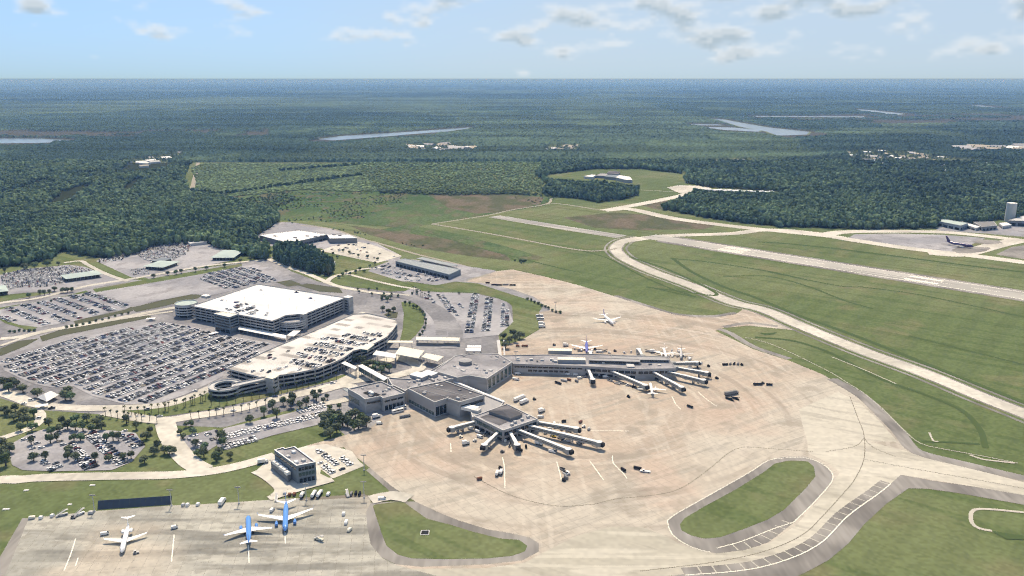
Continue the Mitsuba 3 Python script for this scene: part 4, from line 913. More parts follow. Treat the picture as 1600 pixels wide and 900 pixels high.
def pavilion(label, pts, z, over, rise, roof='m_greenroof', name='rental_office', cat='building'):
    """A hipped-roof pavilion with wide eaves."""
    k = thing(name, label, cat)
    g = P(pts)
    p = np.array(list(g.minimum_rotated_rectangle.exterior.coords)[:4])
    c = p.mean(axis=0)
    part(k, 'wall', prism(pts, 0, z), 'm_grey')
    e = np.array([q + (q - c) / np.linalg.norm(q - c) * over for q in p])
    if np.linalg.norm(e[0] - e[1]) < np.linalg.norm(e[1] - e[2]):
        e = np.roll(e, -1, axis=0)
    w = np.linalg.norm(e[1] - e[2]) / 2
    d = (e[1] - e[0]) / np.linalg.norm(e[1] - e[0])
    m0, m1 = (e[0] + e[3]) / 2 + d * w, (e[1] + e[2]) / 2 - d * w
    part(k, 'roof', hull([(*q, z) for q in e] + [(*q, z + 0.3) for q in e] + [(*m0, z + rise), (*m1, z + rise)]), roof)
    a, b = p[0], p[1]
    order = ccw([tuple(q) for q in p])
    pc = list(order.exterior.coords)
    for a, b in zip(pc[:-1], pc[1:]):
        n = max(2, int(math.dist(a, b) / 5))
        glaze(k, a, b, 0.9, z - 0.6, n, 1.0)
    return k


pavilion('long pale green roofed rental office in the left car yard', [(-646.8, 1156.3), (-641.9, 1168.2), (-612, 1176.3), (-603.4, 1166.2), (-626, 1144.6), (-636.8, 1140.7)], 5.0, 4, 3.5)
pavilion('small green roofed rental office cut by the left edge', [(-709.2, 1082.3), (-700.2, 1096.4), (-682.1, 1072), (-692.8, 1058.5)], 5.0, 3, 3.0)
pavilion('green roofed rental office in the right car yard', [(-556.3, 1231.4), (-549.8, 1254), (-527.9, 1249.4), (-527, 1222.6), (-539.1, 1214)], 5.0, 4, 3.5)
pavilion('pale green roofed rental office beside the woods', [(-479.8, 1306.4), (-477.6, 1336.8), (-447.1, 1321.5), (-446.3, 1286.9), (-461.1, 1282.1)], 5.0, 4, 3.5)
pavilion('dark blue shed roof behind the right rental office', [(-565.8, 1263.2), (-559.4, 1282.1), (-545.3, 1272.6), (-549.8, 1254)], 4.5, 2, 1.5, 'm_bluewall', 'shed', 'shed')
k = thing('storage_shed', 'low pale shed at the edge of the woods above the right car yard', 'shed')
block(k, [(-568.7, 1413.3), (-543.5, 1430.7), (-535, 1413.3), (-558.8, 1396.2)], 0, 5, 'm_palegrey', 'm_palegrey', 0.2, 'm_white')
k = thing('storage_shed', 'white roofed shed half hidden behind the dark grove', 'shed')
block(k, [(-301.9, 1259.3), (-300.1, 1273.5), (-275.8, 1249.9), (-276.9, 1236.2)], 0, 5, 'm_palegrey', 'm_white', 0.2, 'm_white')
k = thing('white_tent', 'white peaked tent by the road at the corner of the packed car park', 'tent')
tp = [np.array(q) for q in [(-428.2, 690.8), (-423.3, 704.1), (-411.3, 697), (-413.1, 680.2)]]
part(k, 'roof', hull([(*q, 3.6) for q in tp] + [(*(tp[0] * .5 + tp[1] * .5) * 1.0, 3.9), (*((tp[0] + tp[3]) / 2 * 0.75 + (tp[1] + tp[2]) / 2 * 0.25), 7.5), (*((tp[0] + tp[3]) / 2 * 0.25 + (tp[1] + tp[2]) / 2 * 0.75), 7.5)]), 'm_white')
for q in tp:
    part(k, 'post', cyl([*(q * 0.96 + np.mean(tp, axis=0) * 0.04), 0], 0.15, 3.7, 8), 'm_steel')
# booths
for lab, s_, yaw in (('small white gate booth on the road by the tent', (-414.1, 673.7), 0.5), ('white booth at the foot of the large garage tower', (-337.8, 886.2), 0.9), ('white booth roof where the road bends above the car park', (-433.8, 944.6), 0.2)):
    k = thing('gate_booth', lab, 'booth')
    x, y = s_
    part(k, 'wall', box([x, y, 1.3], [3.5, 2.5, 2.6], yaw), 'm_palegrey')
    part(k, 'window', box([x, y, 1.8], [2.6, 2.56, 0.9], yaw), 'm_glass')
    part(k, 'roof', box([x, y, 2.75], [10, 5.5, 0.3], yaw), 'm_white')

# far structures
k = thing('water_tank', 'tall pale tank tower before the woods near the right edge', 'tower')
x, y = (1014.9, 1654)
part(k, 'body', cyl([x, y, 0], 9.5, 38, 28), 'm_palegrey')
part(k, 'lid', cyl([x, y, 38], 9.5, 1.4, 28, 1.5), 'm_white')
for lab, pts, z, w, r in (('low hangar with a pale green curved roof by the woods, left of the parked jets', [(839.5, 1601.3), (864.8, 1623.5), (888, 1576.1), (858.3, 1548.2)], 10, 'm_steelroof', 'm_greenroof'), ('long white roofed shed right of the green hangar', [(886.4, 1608.6), (898, 1616), (903.2, 1558.6), (885.8, 1544.8)], 6, 'm_palegrey', 'm_white'),
                          ('dark grey hangar between the white shed and the tank', [(911.7, 1601.3), (956.4, 1608.6), (934.1, 1558.6), (898, 1544.8)], 8, 'm_grey', 'm_grey'), ('pale hangar cut by the right edge below the tank', [(980.1, 1601.3), (1049.7, 1661.8), (1079.2, 1646.3), (1041.9, 1586.8)], 11, 'm_grey', 'm_palegrey'), ('small white hut right of the dark hangar', [(962.3, 1601.3), (981.8, 1608.6), (974.9, 1579.7), (949.2, 1565.5)], 6, 'm_palegrey', 'm_white')):
    k = thing('hangar', lab, 'hangar')
    block(k, pts, 0, z, w, r, 0.2, 'm_palegrey')
    pc = list(ccw(pts).exterior.coords)
    for a, b in zip(pc[:-1], pc[1:]):
        if math.dist(a, b) > 20:
            glaze(k, a, b, 0.5, z * 0.55, 4, 4.0, mat='m_dark', name='door')
for lab, pts, z, w, r in (('low white roofed school wing in the far clearing, leftmost', [(209.5, 2399.9), (235.8, 2440.5), (248.3, 2432.2), (233.5, 2376.3)], 7, 'm_palegrey', 'm_white'), ('dark roofed hall at the back of the far clearing', [(283.3, 2457), (298.8, 2525.6), (328.9, 2499.5), (314.6, 2432.2)], 9, 'm_grey', 'm_darkroof'),
                          ('grey roofed wing left of the dark hall in the far clearing', [(244.8, 2416), (265.9, 2473.8), (288, 2465.4), (276.9, 2399.9)], 7, 'm_grey', 'm_midgrey'), ('grey brick wing in the middle of the far clearing', [(267.7, 2384.1), (284.3, 2432.2), (317.4, 2424.1), (301, 2353)], 8, 'm_grey', 'm_bluewall'),
                          ('broad white roofed hall at the right of the far clearing', [(297.3, 2353), (315.3, 2407.9), (339.8, 2368.5), (336.5, 2293.1), (318.6, 2293.1)], 9, 'm_midgrey', 'm_white')):
    k = thing('school_building', lab, 'building')
    block(k, pts, 0, z, w, r, 0.2, 'm_white' if r == 'm_white' else 'm_grey')

# ------------------------------------------------------------------ aircraft


def loft(st, n=18):
    """A body of round sections: stations (x, radius, z) along x."""
    a = np.arange(n) * 2 * np.pi / n
    v, f = [], []
    for x, r, z in st:
        v += [(x, r * math.cos(t), z + r * math.sin(t)) for t in a]
    for k in range(len(st) - 1):
        for i in range(n):
            j = (i + 1) % n
            f += [[k * n + i, (k + 1) * n + i, (k + 1) * n + j], [k * n + i, (k + 1) * n + j, k * n + j]]
    m = len(v)
    v += [(st[0][0], 0, st[0][2]), (st[-1][0], 0, st[-1][2])]
    for i in range(n):
        j = (i + 1) % n
        f += [[m, i, j], [m + 1, (len(st) - 1) * n + j, (len(st) - 1) * n + i]]
    t = trimesh.Trimesh(v, f, process=False)
    t.invert()
    return t


def foil(root, tip, c0, c1, t0, t1, up=(0, 0, 1)):
    """A tapered wing from its root leading edge to its tip leading edge."""
    u = np.array(up, float)
    pts = []
    for le, c, t in ((np.array(root, float), c0, t0), (np.array(tip, float), c1, t1)):
        for fx, fz in ((0, 0), (0.12, 0.5), (0.4, 0.6), (1.0, 0.02), (0.4, -0.4), (0.12, -0.4)):
            pts.append(le + np.array([-fx * c, 0, 0]) + u * fz * t)
    return hull(pts)


def aircraft(label, nose, tail, L, span, paint, wingmat='m_jetwhite', finmat=None, rear=False, tailmat='m_jetwhite', enginemat='m_jetwhite', cat='airliner', nosemat=None):
    k = thing('airliner', label, cat)
    n, t = np.array(nose), np.array(tail)
    yaw = math.atan2(*(n - t)[::-1])
    M = lambda m: placed(m, n[0], n[1], 0, yaw)     # noqa: E731   local frame: nose at the origin, x forward
    R = L * (0.047 if L < 45 else 0.056)
    cz = R + (1.55 if not rear else 1.1) + (0.4 if L > 45 else 0)
    st = [(0, .04, -.32), (-.012, .30, -.26), (-.03, .55, -.16), (-.055, .76, -.08), (-.09, .92, -.02), (-.125, 1, 0), (-.40, 1, 0), (-.66, 1, 0), (-.76, .90, .08), (-.85, .66, .26), (-.93, .40, .44), (-.985, .17, .56), (-1, .05, .58)]
    part(k, 'fuselage', M(loft([(x * L, r * R, cz + z * R) for x, r, z in st])), paint, 35)
    part(k, 'cockpit_window', M(hull([(-.035 * L, s * .46 * R, cz + .22 * R) for s in (-1, 1)] + [(-.062 * L, s * .72 * R, cz + .30 * R) for s in (-1, 1)] + [(-.060 * L, s * .36 * R, cz + .70 * R) for s in (-1, 1)] + [(-.042 * L, s * .2 * R, cz + .42 * R) for s in (-1, 1)])), 'm_glass')
    for s in (-1, 1):
        part(k, 'cabin_window_line', M(box([-.43 * L, s * R * .985, cz + .22 * R], [.60 * L, .10, .30])), 'm_glass')
        h = span / 2
        rx, rz = -.36 * L, cz - .55 * R
        tip = (rx - h * .50, s * h, rz + h * .085)
        cr = .175 * L
        wg = part(k, 'wing', M(trimesh.util.concatenate([foil((rx, s * R * .3, rz), (rx - h * .19, s * h * .38, rz + h * .03), cr, cr * .62, cr * .11, cr * .075), foil((rx - h * .19, s * h * .38, rz + h * .03), tip, cr * .62, cr * .26, cr * .075, cr * .02)])), wingmat, 40)
        part(wg, 'winglet', M(foil((tip[0] - cr * .03, tip[1], tip[2]), (tip[0] - cr * .24, tip[1] + s * h * .03, tip[2] + h * .085), cr * .23, cr * .10, .12, .06, (0, 1, 0))), enginemat)
        if rear:
            part(k, 'engine', M(loft([(x * L, r * R, cz + .25 * R) for x, r in ((-.70, .40), (-.71, .50), (-.745, .52), (-.80, .42), (-.815, .30))], 14).apply_translation([0, s * R * 1.62, 0])), enginemat, 35)
            part(k, 'engine_pylon', M(box([-.755 * L, s * R * 1.0, cz + .25 * R], [.07 * L, R * .9, .25])), enginemat)
            hz = cz + R * 3.25
            part(k, 'tailplane', M(foil((-.955 * L, 0, hz), (-.955 * L - span * .11, s * span * .165, hz - .1), .085 * L, .04 * L, .35, .12)), tailmat, 40)
        else:
            ex, ey, ez = rx + .035 * L, s * h * .33, rz - R * .42
            part(k, 'engine', M(loft([(x, r, 0) for x, r in ((.045 * L, R * .50), (.038 * L, R * .60), (0, R * .62), (-.05 * L, R * .50), (-.085 * L, R * .30))], 14).apply_translation([ex, ey, ez])), enginemat, 35)
            part(k, 'engine_pylon', M(box([ex - .03 * L, ey, ez + R * .58], [.075 * L, .3, R * .36])), enginemat)
            part(k, 'tailplane', M(foil((-.885 * L, s * R * .2, cz + .45 * R), (-.885 * L - span * .115, s * span * .18, cz + .72 * R), .095 * L, .04 * L, .4, .12)), tailmat, 40)
        gx = -.50 * L
        part(k, 'main_gear', M(trimesh.util.concatenate([box([gx, s * R * 1.35, (rz + .3) / 2], [.3, .3, rz - .3])] + [trimesh.creation.cylinder(.55, .4, sections=14, transform=trimesh.transformations.translation_matrix([gx, s * R * 1.35 + d, .55]) @ trimesh.transformations.rotation_matrix(np.pi / 2, [1, 0, 0])) for d in (-.4, .4)])), 'm_dark')
    ft = cz + R * (3.3 if rear else 4.0)
    part(k, 'fin', M(foil((-.82 * L if not rear else -.80 * L, 0, cz + .85 * R), (-.82 * L - (ft - cz) * .75, 0, ft), .155 * L, .062 * L, .45, .25, (0, 1, 0))), finmat or paint, 40)
    part(k, 'nose_gear', M(trimesh.util.concatenate([box([-.09 * L, 0, (cz - R) / 2 + .25], [.25, .25, cz - R + .4])] + [trimesh.creation.cylinder(.36, .25, sections=12, transform=trimesh.transformations.translation_matrix([-.09 * L, d, .36]) @ trimesh.transformations.rotation_matrix(np.pi / 2, [1, 0, 0])) for d in (-.3, .3)])), 'm_dark')
    return k


aircraft('white T-tailed jet with rear engines parked on the remote apron, nose to the camera', (-237.3, 443), (-247.2, 474.5), 33, 24.9, 'm_jetwhite', rear=True)
aircraft('sky-blue jet with white wings on the remote apron, its tail towards the camera', (-173.3, 484.9), (-162.4, 451.1), 36, 28.7, 'm_jetblue', enginemat='m_jetblue', finmat='m_jetblue')
aircraft('sky-blue jet with white wings on the remote apron, its nose towards the camera', (-144.3, 466.8), (-152.2, 499), 37, 35.1, 'm_jetblue', enginemat='m_jetblue', finmat='m_jetblue')
aircraft('white jet with a dark fin taxiing alone on the open apron beyond the far pier', (119, 921.3), (111.5, 956), 38, 34, 'm_jetwhite', finmat='m_jetindigo')
aircraft('indigo-bodied jet with white wings docked on the far side of the far pier', (78.7, 817.8), (81.1, 849.4), 36, 34, 'm_jetindigo', finmat='m_jetindigo')
aircraft('white jet docked at the far right corner of the far pier', (159.3, 802.5), (162.5, 837.2), 29, 23, 'm_jetwhite', finmat='m_jetwhite')
aircraft('pale grey jet with a dark fin, farthest right behind the far pier', (174.1, 800.5), (181.3, 835), 29, 25, 'm_palegrey', wingmat='m_palegrey', finmat='m_grey', enginemat='m_midgrey')
aircraft('small white jet docked on the near side of the far pier, under its bridges', (130.7, 728.8), (127.1, 689.3), 30, 26, 'm_jetwhite', finmat='m_jetwhite')
aircraft('dark purple freight jet on the far apron by the hangars', (788.1, 1373.6), (768, 1402.4), 47, 40, 'm_jetpurple', finmat='m_jetpurple', wingmat='m_midgrey', tailmat='m_jetpurple', enginemat='m_palegrey')

# ------------------------------------------------------------------ passenger bridges


def bridge(label, a, b, turn=0.0, wide=3.0):
    """From the rotunda at the pier (a) to the cab at the stand (b)."""
    k = thing('jet_bridge', label, 'jet bridge', None)
    a, b = np.array(a, float), np.array(b, float)
    d = (b - a) / np.linalg.norm(b - a)
    L = np.linalg.norm(b - a)
    s = np.array([-d[1], d[0]])
    za, zb = 5.6, 4.6
    at_ = lambda t, z=None: np.array([*(a + d * t), (za + (zb - za) * t / L) if z is None else z])   # noqa: E731
    part(k, 'rotunda', cyl([*a, 3.4], 2.6, 4.4, 16), 'm_bridge')
    part(k, 'rotunda_column', cyl([*a, 0], 0.7, 3.4, 10), 'm_midgrey')
    part(k, 'inner_tunnel', beam(at_(1.5), at_(L * 0.56), wide - 0.4, 2.9), 'm_bridge')
    part(k, 'outer_tunnel', beam(at_(L * 0.5), at_(L - 1.5), wide, 3.3), 'm_bridge')
    for t0, t1, w_ in ((L * .06, L * .47, wide - 0.36), (L * .54, L * .93, wide + 0.06)):
        part(k, 'window_band', beam(at_(t0), at_(t1), w_, 0.5), 'm_glass')
    part(k, 'inner_roof', beam(at_(1.5) + [0, 0, 1.55], at_(L * .5) + [0, 0, 1.55], wide - .5, 0.2), 'm_white')
    part(k, 'outer_roof', beam(at_(L * .5) + [0, 0, 1.76], at_(L - 1.5) + [0, 0, 1.76], wide - .1, 0.2), 'm_white')
    part(k, 'cab_roof', cyl([*b, zb + 1.9], 2.6, .22, 14, 2.2), 'm_white')
    part(k, 'cab', hull([np.array([*(b + d * (2.6 * math.cos(t)) + s * (2.9 * math.sin(t))), z]) for t in np.linspace(0, 2 * np.pi, 12) for z in (zb - 1.9, zb + 1.9)]), 'm_bridge')
    part(k, 'cab_hood', hull([np.array([*(b + d * (x + 1.2) + s * y), z]) for x in (1, 3) for y in (-1.9, 1.9) for z in (zb - 1.6, zb + 1.6 - (x - 1) * .4)]), 'm_dark')
    q = a + d * L * 0.76
    part(k, 'lift_column', trimesh.util.concatenate([box([*(q + s * e), 1.9], [0.7, 0.7, 3.2]) for e in (-1.6, 1.6)] + [beam((*(q - s * 2.2), .7), (*(q + s * 2.2), .7), 1.0, 0.9)]), 'm_grey')
    part(k, 'stairs', beam((*(a + d * (L - 2.5) + s * 2.6), 3.2), (*(a + d * (L - 7.5) + s * 3.4), 0.2), 1.1, 0.35), 'm_midgrey')
    return k


ZB = 6.5
BR = [((-29.2, 630.9), (-49, 619.3)), ((-9.8, 611.7), (-21.4, 586.6)), ((-2.6, 613), (4, 586.6)), ((2.6, 615.5), (43.2, 578.7)), ((11.5, 623.1), (68.1, 591.3)), ((20.1, 629.6), (52.1, 618)), ((74.4, 756.2), (76.3, 729.7)), ((90.4, 759.9), (123.5, 714.6)),
      ((134.5, 752.6), (156.4, 709.7)), ((146.9, 752.6), (180.6, 728)), ((161.1, 761.7), (188.4, 749)), ((161.1, 774.8), (185, 778.7)), ((133.8, 796.4), (133.2, 819)), ((81.2, 788.4), (81.3, 810.6))]
BRL = ['pale passenger bridge reaching left from the left side of the near pier', 'passenger bridge pointing down and left from the front corner of the near pier', 'short passenger bridge pointing straight down from the front corner of the near pier', 'long passenger bridge slanting down and right, lowest of the near pier',
       'longest passenger bridge of the near pier, in the middle of its right side', 'topmost passenger bridge on the right end of the near pier', 'short passenger bridge on the near side of the far pier, leftmost there', 'long passenger bridge of the far pier, just left of the small white jet',
       'slanting passenger bridge of the far pier, just right of the small white jet', 'second lowest passenger bridge at the right end of the far pier', 'nearly level passenger bridge at the right tip of the far pier', 'passenger bridge pointing right from the far corner of the far pier',
       'stubby passenger bridge behind the far pier, between the two docked jets', 'passenger bridge at the nose of the indigo jet behind the far pier']
for (a, b), lab in zip(BR, BRL):
    bridge(lab, a, b)

# ------------------------------------------------------------------ vehicles on the aprons


def wheels_at(xs, w, r=0.45):
    return [trimesh.creation.cylinder(r, 0.3, sections=12, transform=trimesh.transformations.translation_matrix([x, s * w, r]) @ trimesh.transformations.rotation_matrix(np.pi / 2, [1, 0, 0])) for x in xs for s in (-1, 1)]


def vehicle(kind, label, xy, yaw, paint='m_white', L=7.5, cat=None, load='m_white', group=None):
    x, y = xy
    M = lambda m: placed(m, x, y, 0.2, yaw)     # noqa: E731
    k = thing(kind, label, cat or kind.replace('_', ' '), group)
    if kind == 'container':
        L *= .8
    h = L / 2
    if kind in ('box_truck', 'fuel_truck', 'catering_truck'):
        part(k, 'chassis', M(box([0, 0, .8], [L, 2.1, .4])), 'm_dark')
        part(k, 'cab', M(hull([(h, s * 1.1, .7) for s in (-1, 1)] + [(h - 2, s * 1.1, .7) for s in (-1, 1)] + [(h - .1, s * 1.1, 1.6) for s in (-1, 1)] + [(h - .6, s * 1.0, 2.5) for s in (-1, 1)] + [(h - 2, s * 1.05, 2.5) for s in (-1, 1)])), paint)
        part(k, 'windscreen', M(box([h - .33, 0, 2.02], [.25, 1.8, .75])), 'm_glass')
        if kind == 'fuel_truck':
            part(k, 'tank', M(loft([(x_, 1.2, 2.15) for x_ in (h - 2.4, -h)], 16)), load, 35)
        else:
            part(k, 'cargo_box', M(box([-1.1, 0, 2.3], [L - 2.4, 2.5, 2.7])), load)
        for wm in wheels_at((h - 1.2, -h + 1.4), 1.0):
            part(k, 'wheel', M(wm), 'm_tyre')
    elif kind == 'bus':
        part(k, 'body', M(box([0, 0, 1.75], [L, 2.5, 2.6])), paint)
        part(k, 'window_band', M(box([0, 0, 2.15], [L - .8, 2.56, .9])), 'm_glass')
        part(k, 'roof_unit', M(box([-1, 0, 3.15], [3, 1.6, .3])), 'm_palegrey')
        for wm in wheels_at((h - 2, -h + 2.2), 1.1):
            part(k, 'wheel', M(wm), 'm_tyre')
    elif kind == 'belt_loader':
        part(k, 'chassis', M(box([0, 0, .75], [L * .8, 1.9, .7])), paint)
        part(k, 'belt', M(beam((-h, 0, 1.0), (h, 0, 2.6), 1.0, .3)), 'm_dark')
        part(k, 'cab', M(box([h * .2, .75, 1.5], [1.2, .7, 1.0])), paint)
        for wm in wheels_at((h * .5, -h * .5), .9, .38):
            part(k, 'wheel', M(wm), 'm_tyre')
    elif kind == 'baggage_cart':
        part(k, 'bed', M(box([0, 0, .55], [L, 1.6, .2])), 'm_grey')
        part(k, 'cover', M(hull([(s * h * .95, t * .8, .65) for s in (-1, 1) for t in (-1, 1)] + [(s * h * .95, t * .7, 2.0) for s in (-1, 1) for t in (-1, 1)] + [(s * h * .95, 0, 2.2) for s in (-1, 1)])), load)
        for wm in wheels_at((h * .6, -h * .6), .7, .3):
            part(k, 'wheel', M(wm), 'm_tyre')
    elif kind in ('baggage_tug', 'pushback_tug'):
        part(k, 'body', M(hull([(s * h, t * 1.0, .35) for s in (-1, 1) for t in (-1, 1)] + [(s * h * .95, t * .95, 1.15) for s in (-1, 1) for t in (-1, 1)])), paint)
        part(k, 'cab', M(box([-h * .3, 0, 1.6], [1.3, 1.4, .9])), 'm_glass')
        part(k, 'cab_roof', M(box([-h * .3, 0, 2.1], [1.5, 1.6, .12])), paint)
        for wm in wheels_at((h * .6, -h * .6), .95, .42):
            part(k, 'wheel', M(wm), 'm_tyre')
    elif kind == 'boarding_stairs':
        part(k, 'chassis', M(box([0, 0, .7], [L, 2.0, .6])), paint)
        part(k, 'flight', M(beam((-h, 0, .9), (h * .7, 0, 3.3), 1.5, .4)), 'm_palegrey')
        part(k, 'landing', M(box([h * .9, 0, 3.4], [1.6, 1.7, .2])), 'm_palegrey')
        for s in (-1, 1):
            part(k, 'handrail', M(beam((-h, s * .75, 1.8), (h * .75, s * .75, 4.2), .1, .1)), 'm_steel')
        for wm in wheels_at((h * .6, -h * .6), .9, .4):
            part(k, 'wheel', M(wm), 'm_tyre')
    elif kind == 'container':
        part(k, 'body', M(hull([(s * h, t * .95, .3) for s in (-1, 1) for t in (-1, 1)] + [(s * h, t * .95, 1.4) for s in (-1, 1) for t in (-1, 1)] + [(s * h * .7, t * .9, 1.95) for s in (-1, 1) for t in (-1, 1)])), load)
        part(k, 'door', M(box([h + .02, 0, .9], [.06, 1.4, 1.0])), 'm_midgrey')
    elif kind == 'van':
        part(k, 'body', M(hull([(s * h, t * .95, .35) for s in (-1, 1) for t in (-1, 1)] + [(h * .98, t * .93, 1.1) for t in (-1, 1)] + [(h * .45, t * .85, 2.1) for t in (-1, 1)] + [(-h, t * .88, 2.1) for t in (-1, 1)])), paint)
        part(k, 'windscreen', M(hull([(h * .9, t * .8, 1.25) for t in (-1, 1)] + [(h * .56, t * .76, 2.0) for t in (-1, 1)] + [(h * .97, t * .8, 1.25) for t in (-1, 1)] + [(h * .6, t * .76, 2.03) for t in (-1, 1)])), 'm_glass')
        for wm in wheels_at((h * .6, -h * .6), .85, .36):
            part(k, 'wheel', M(wm), 'm_tyre')
    return k


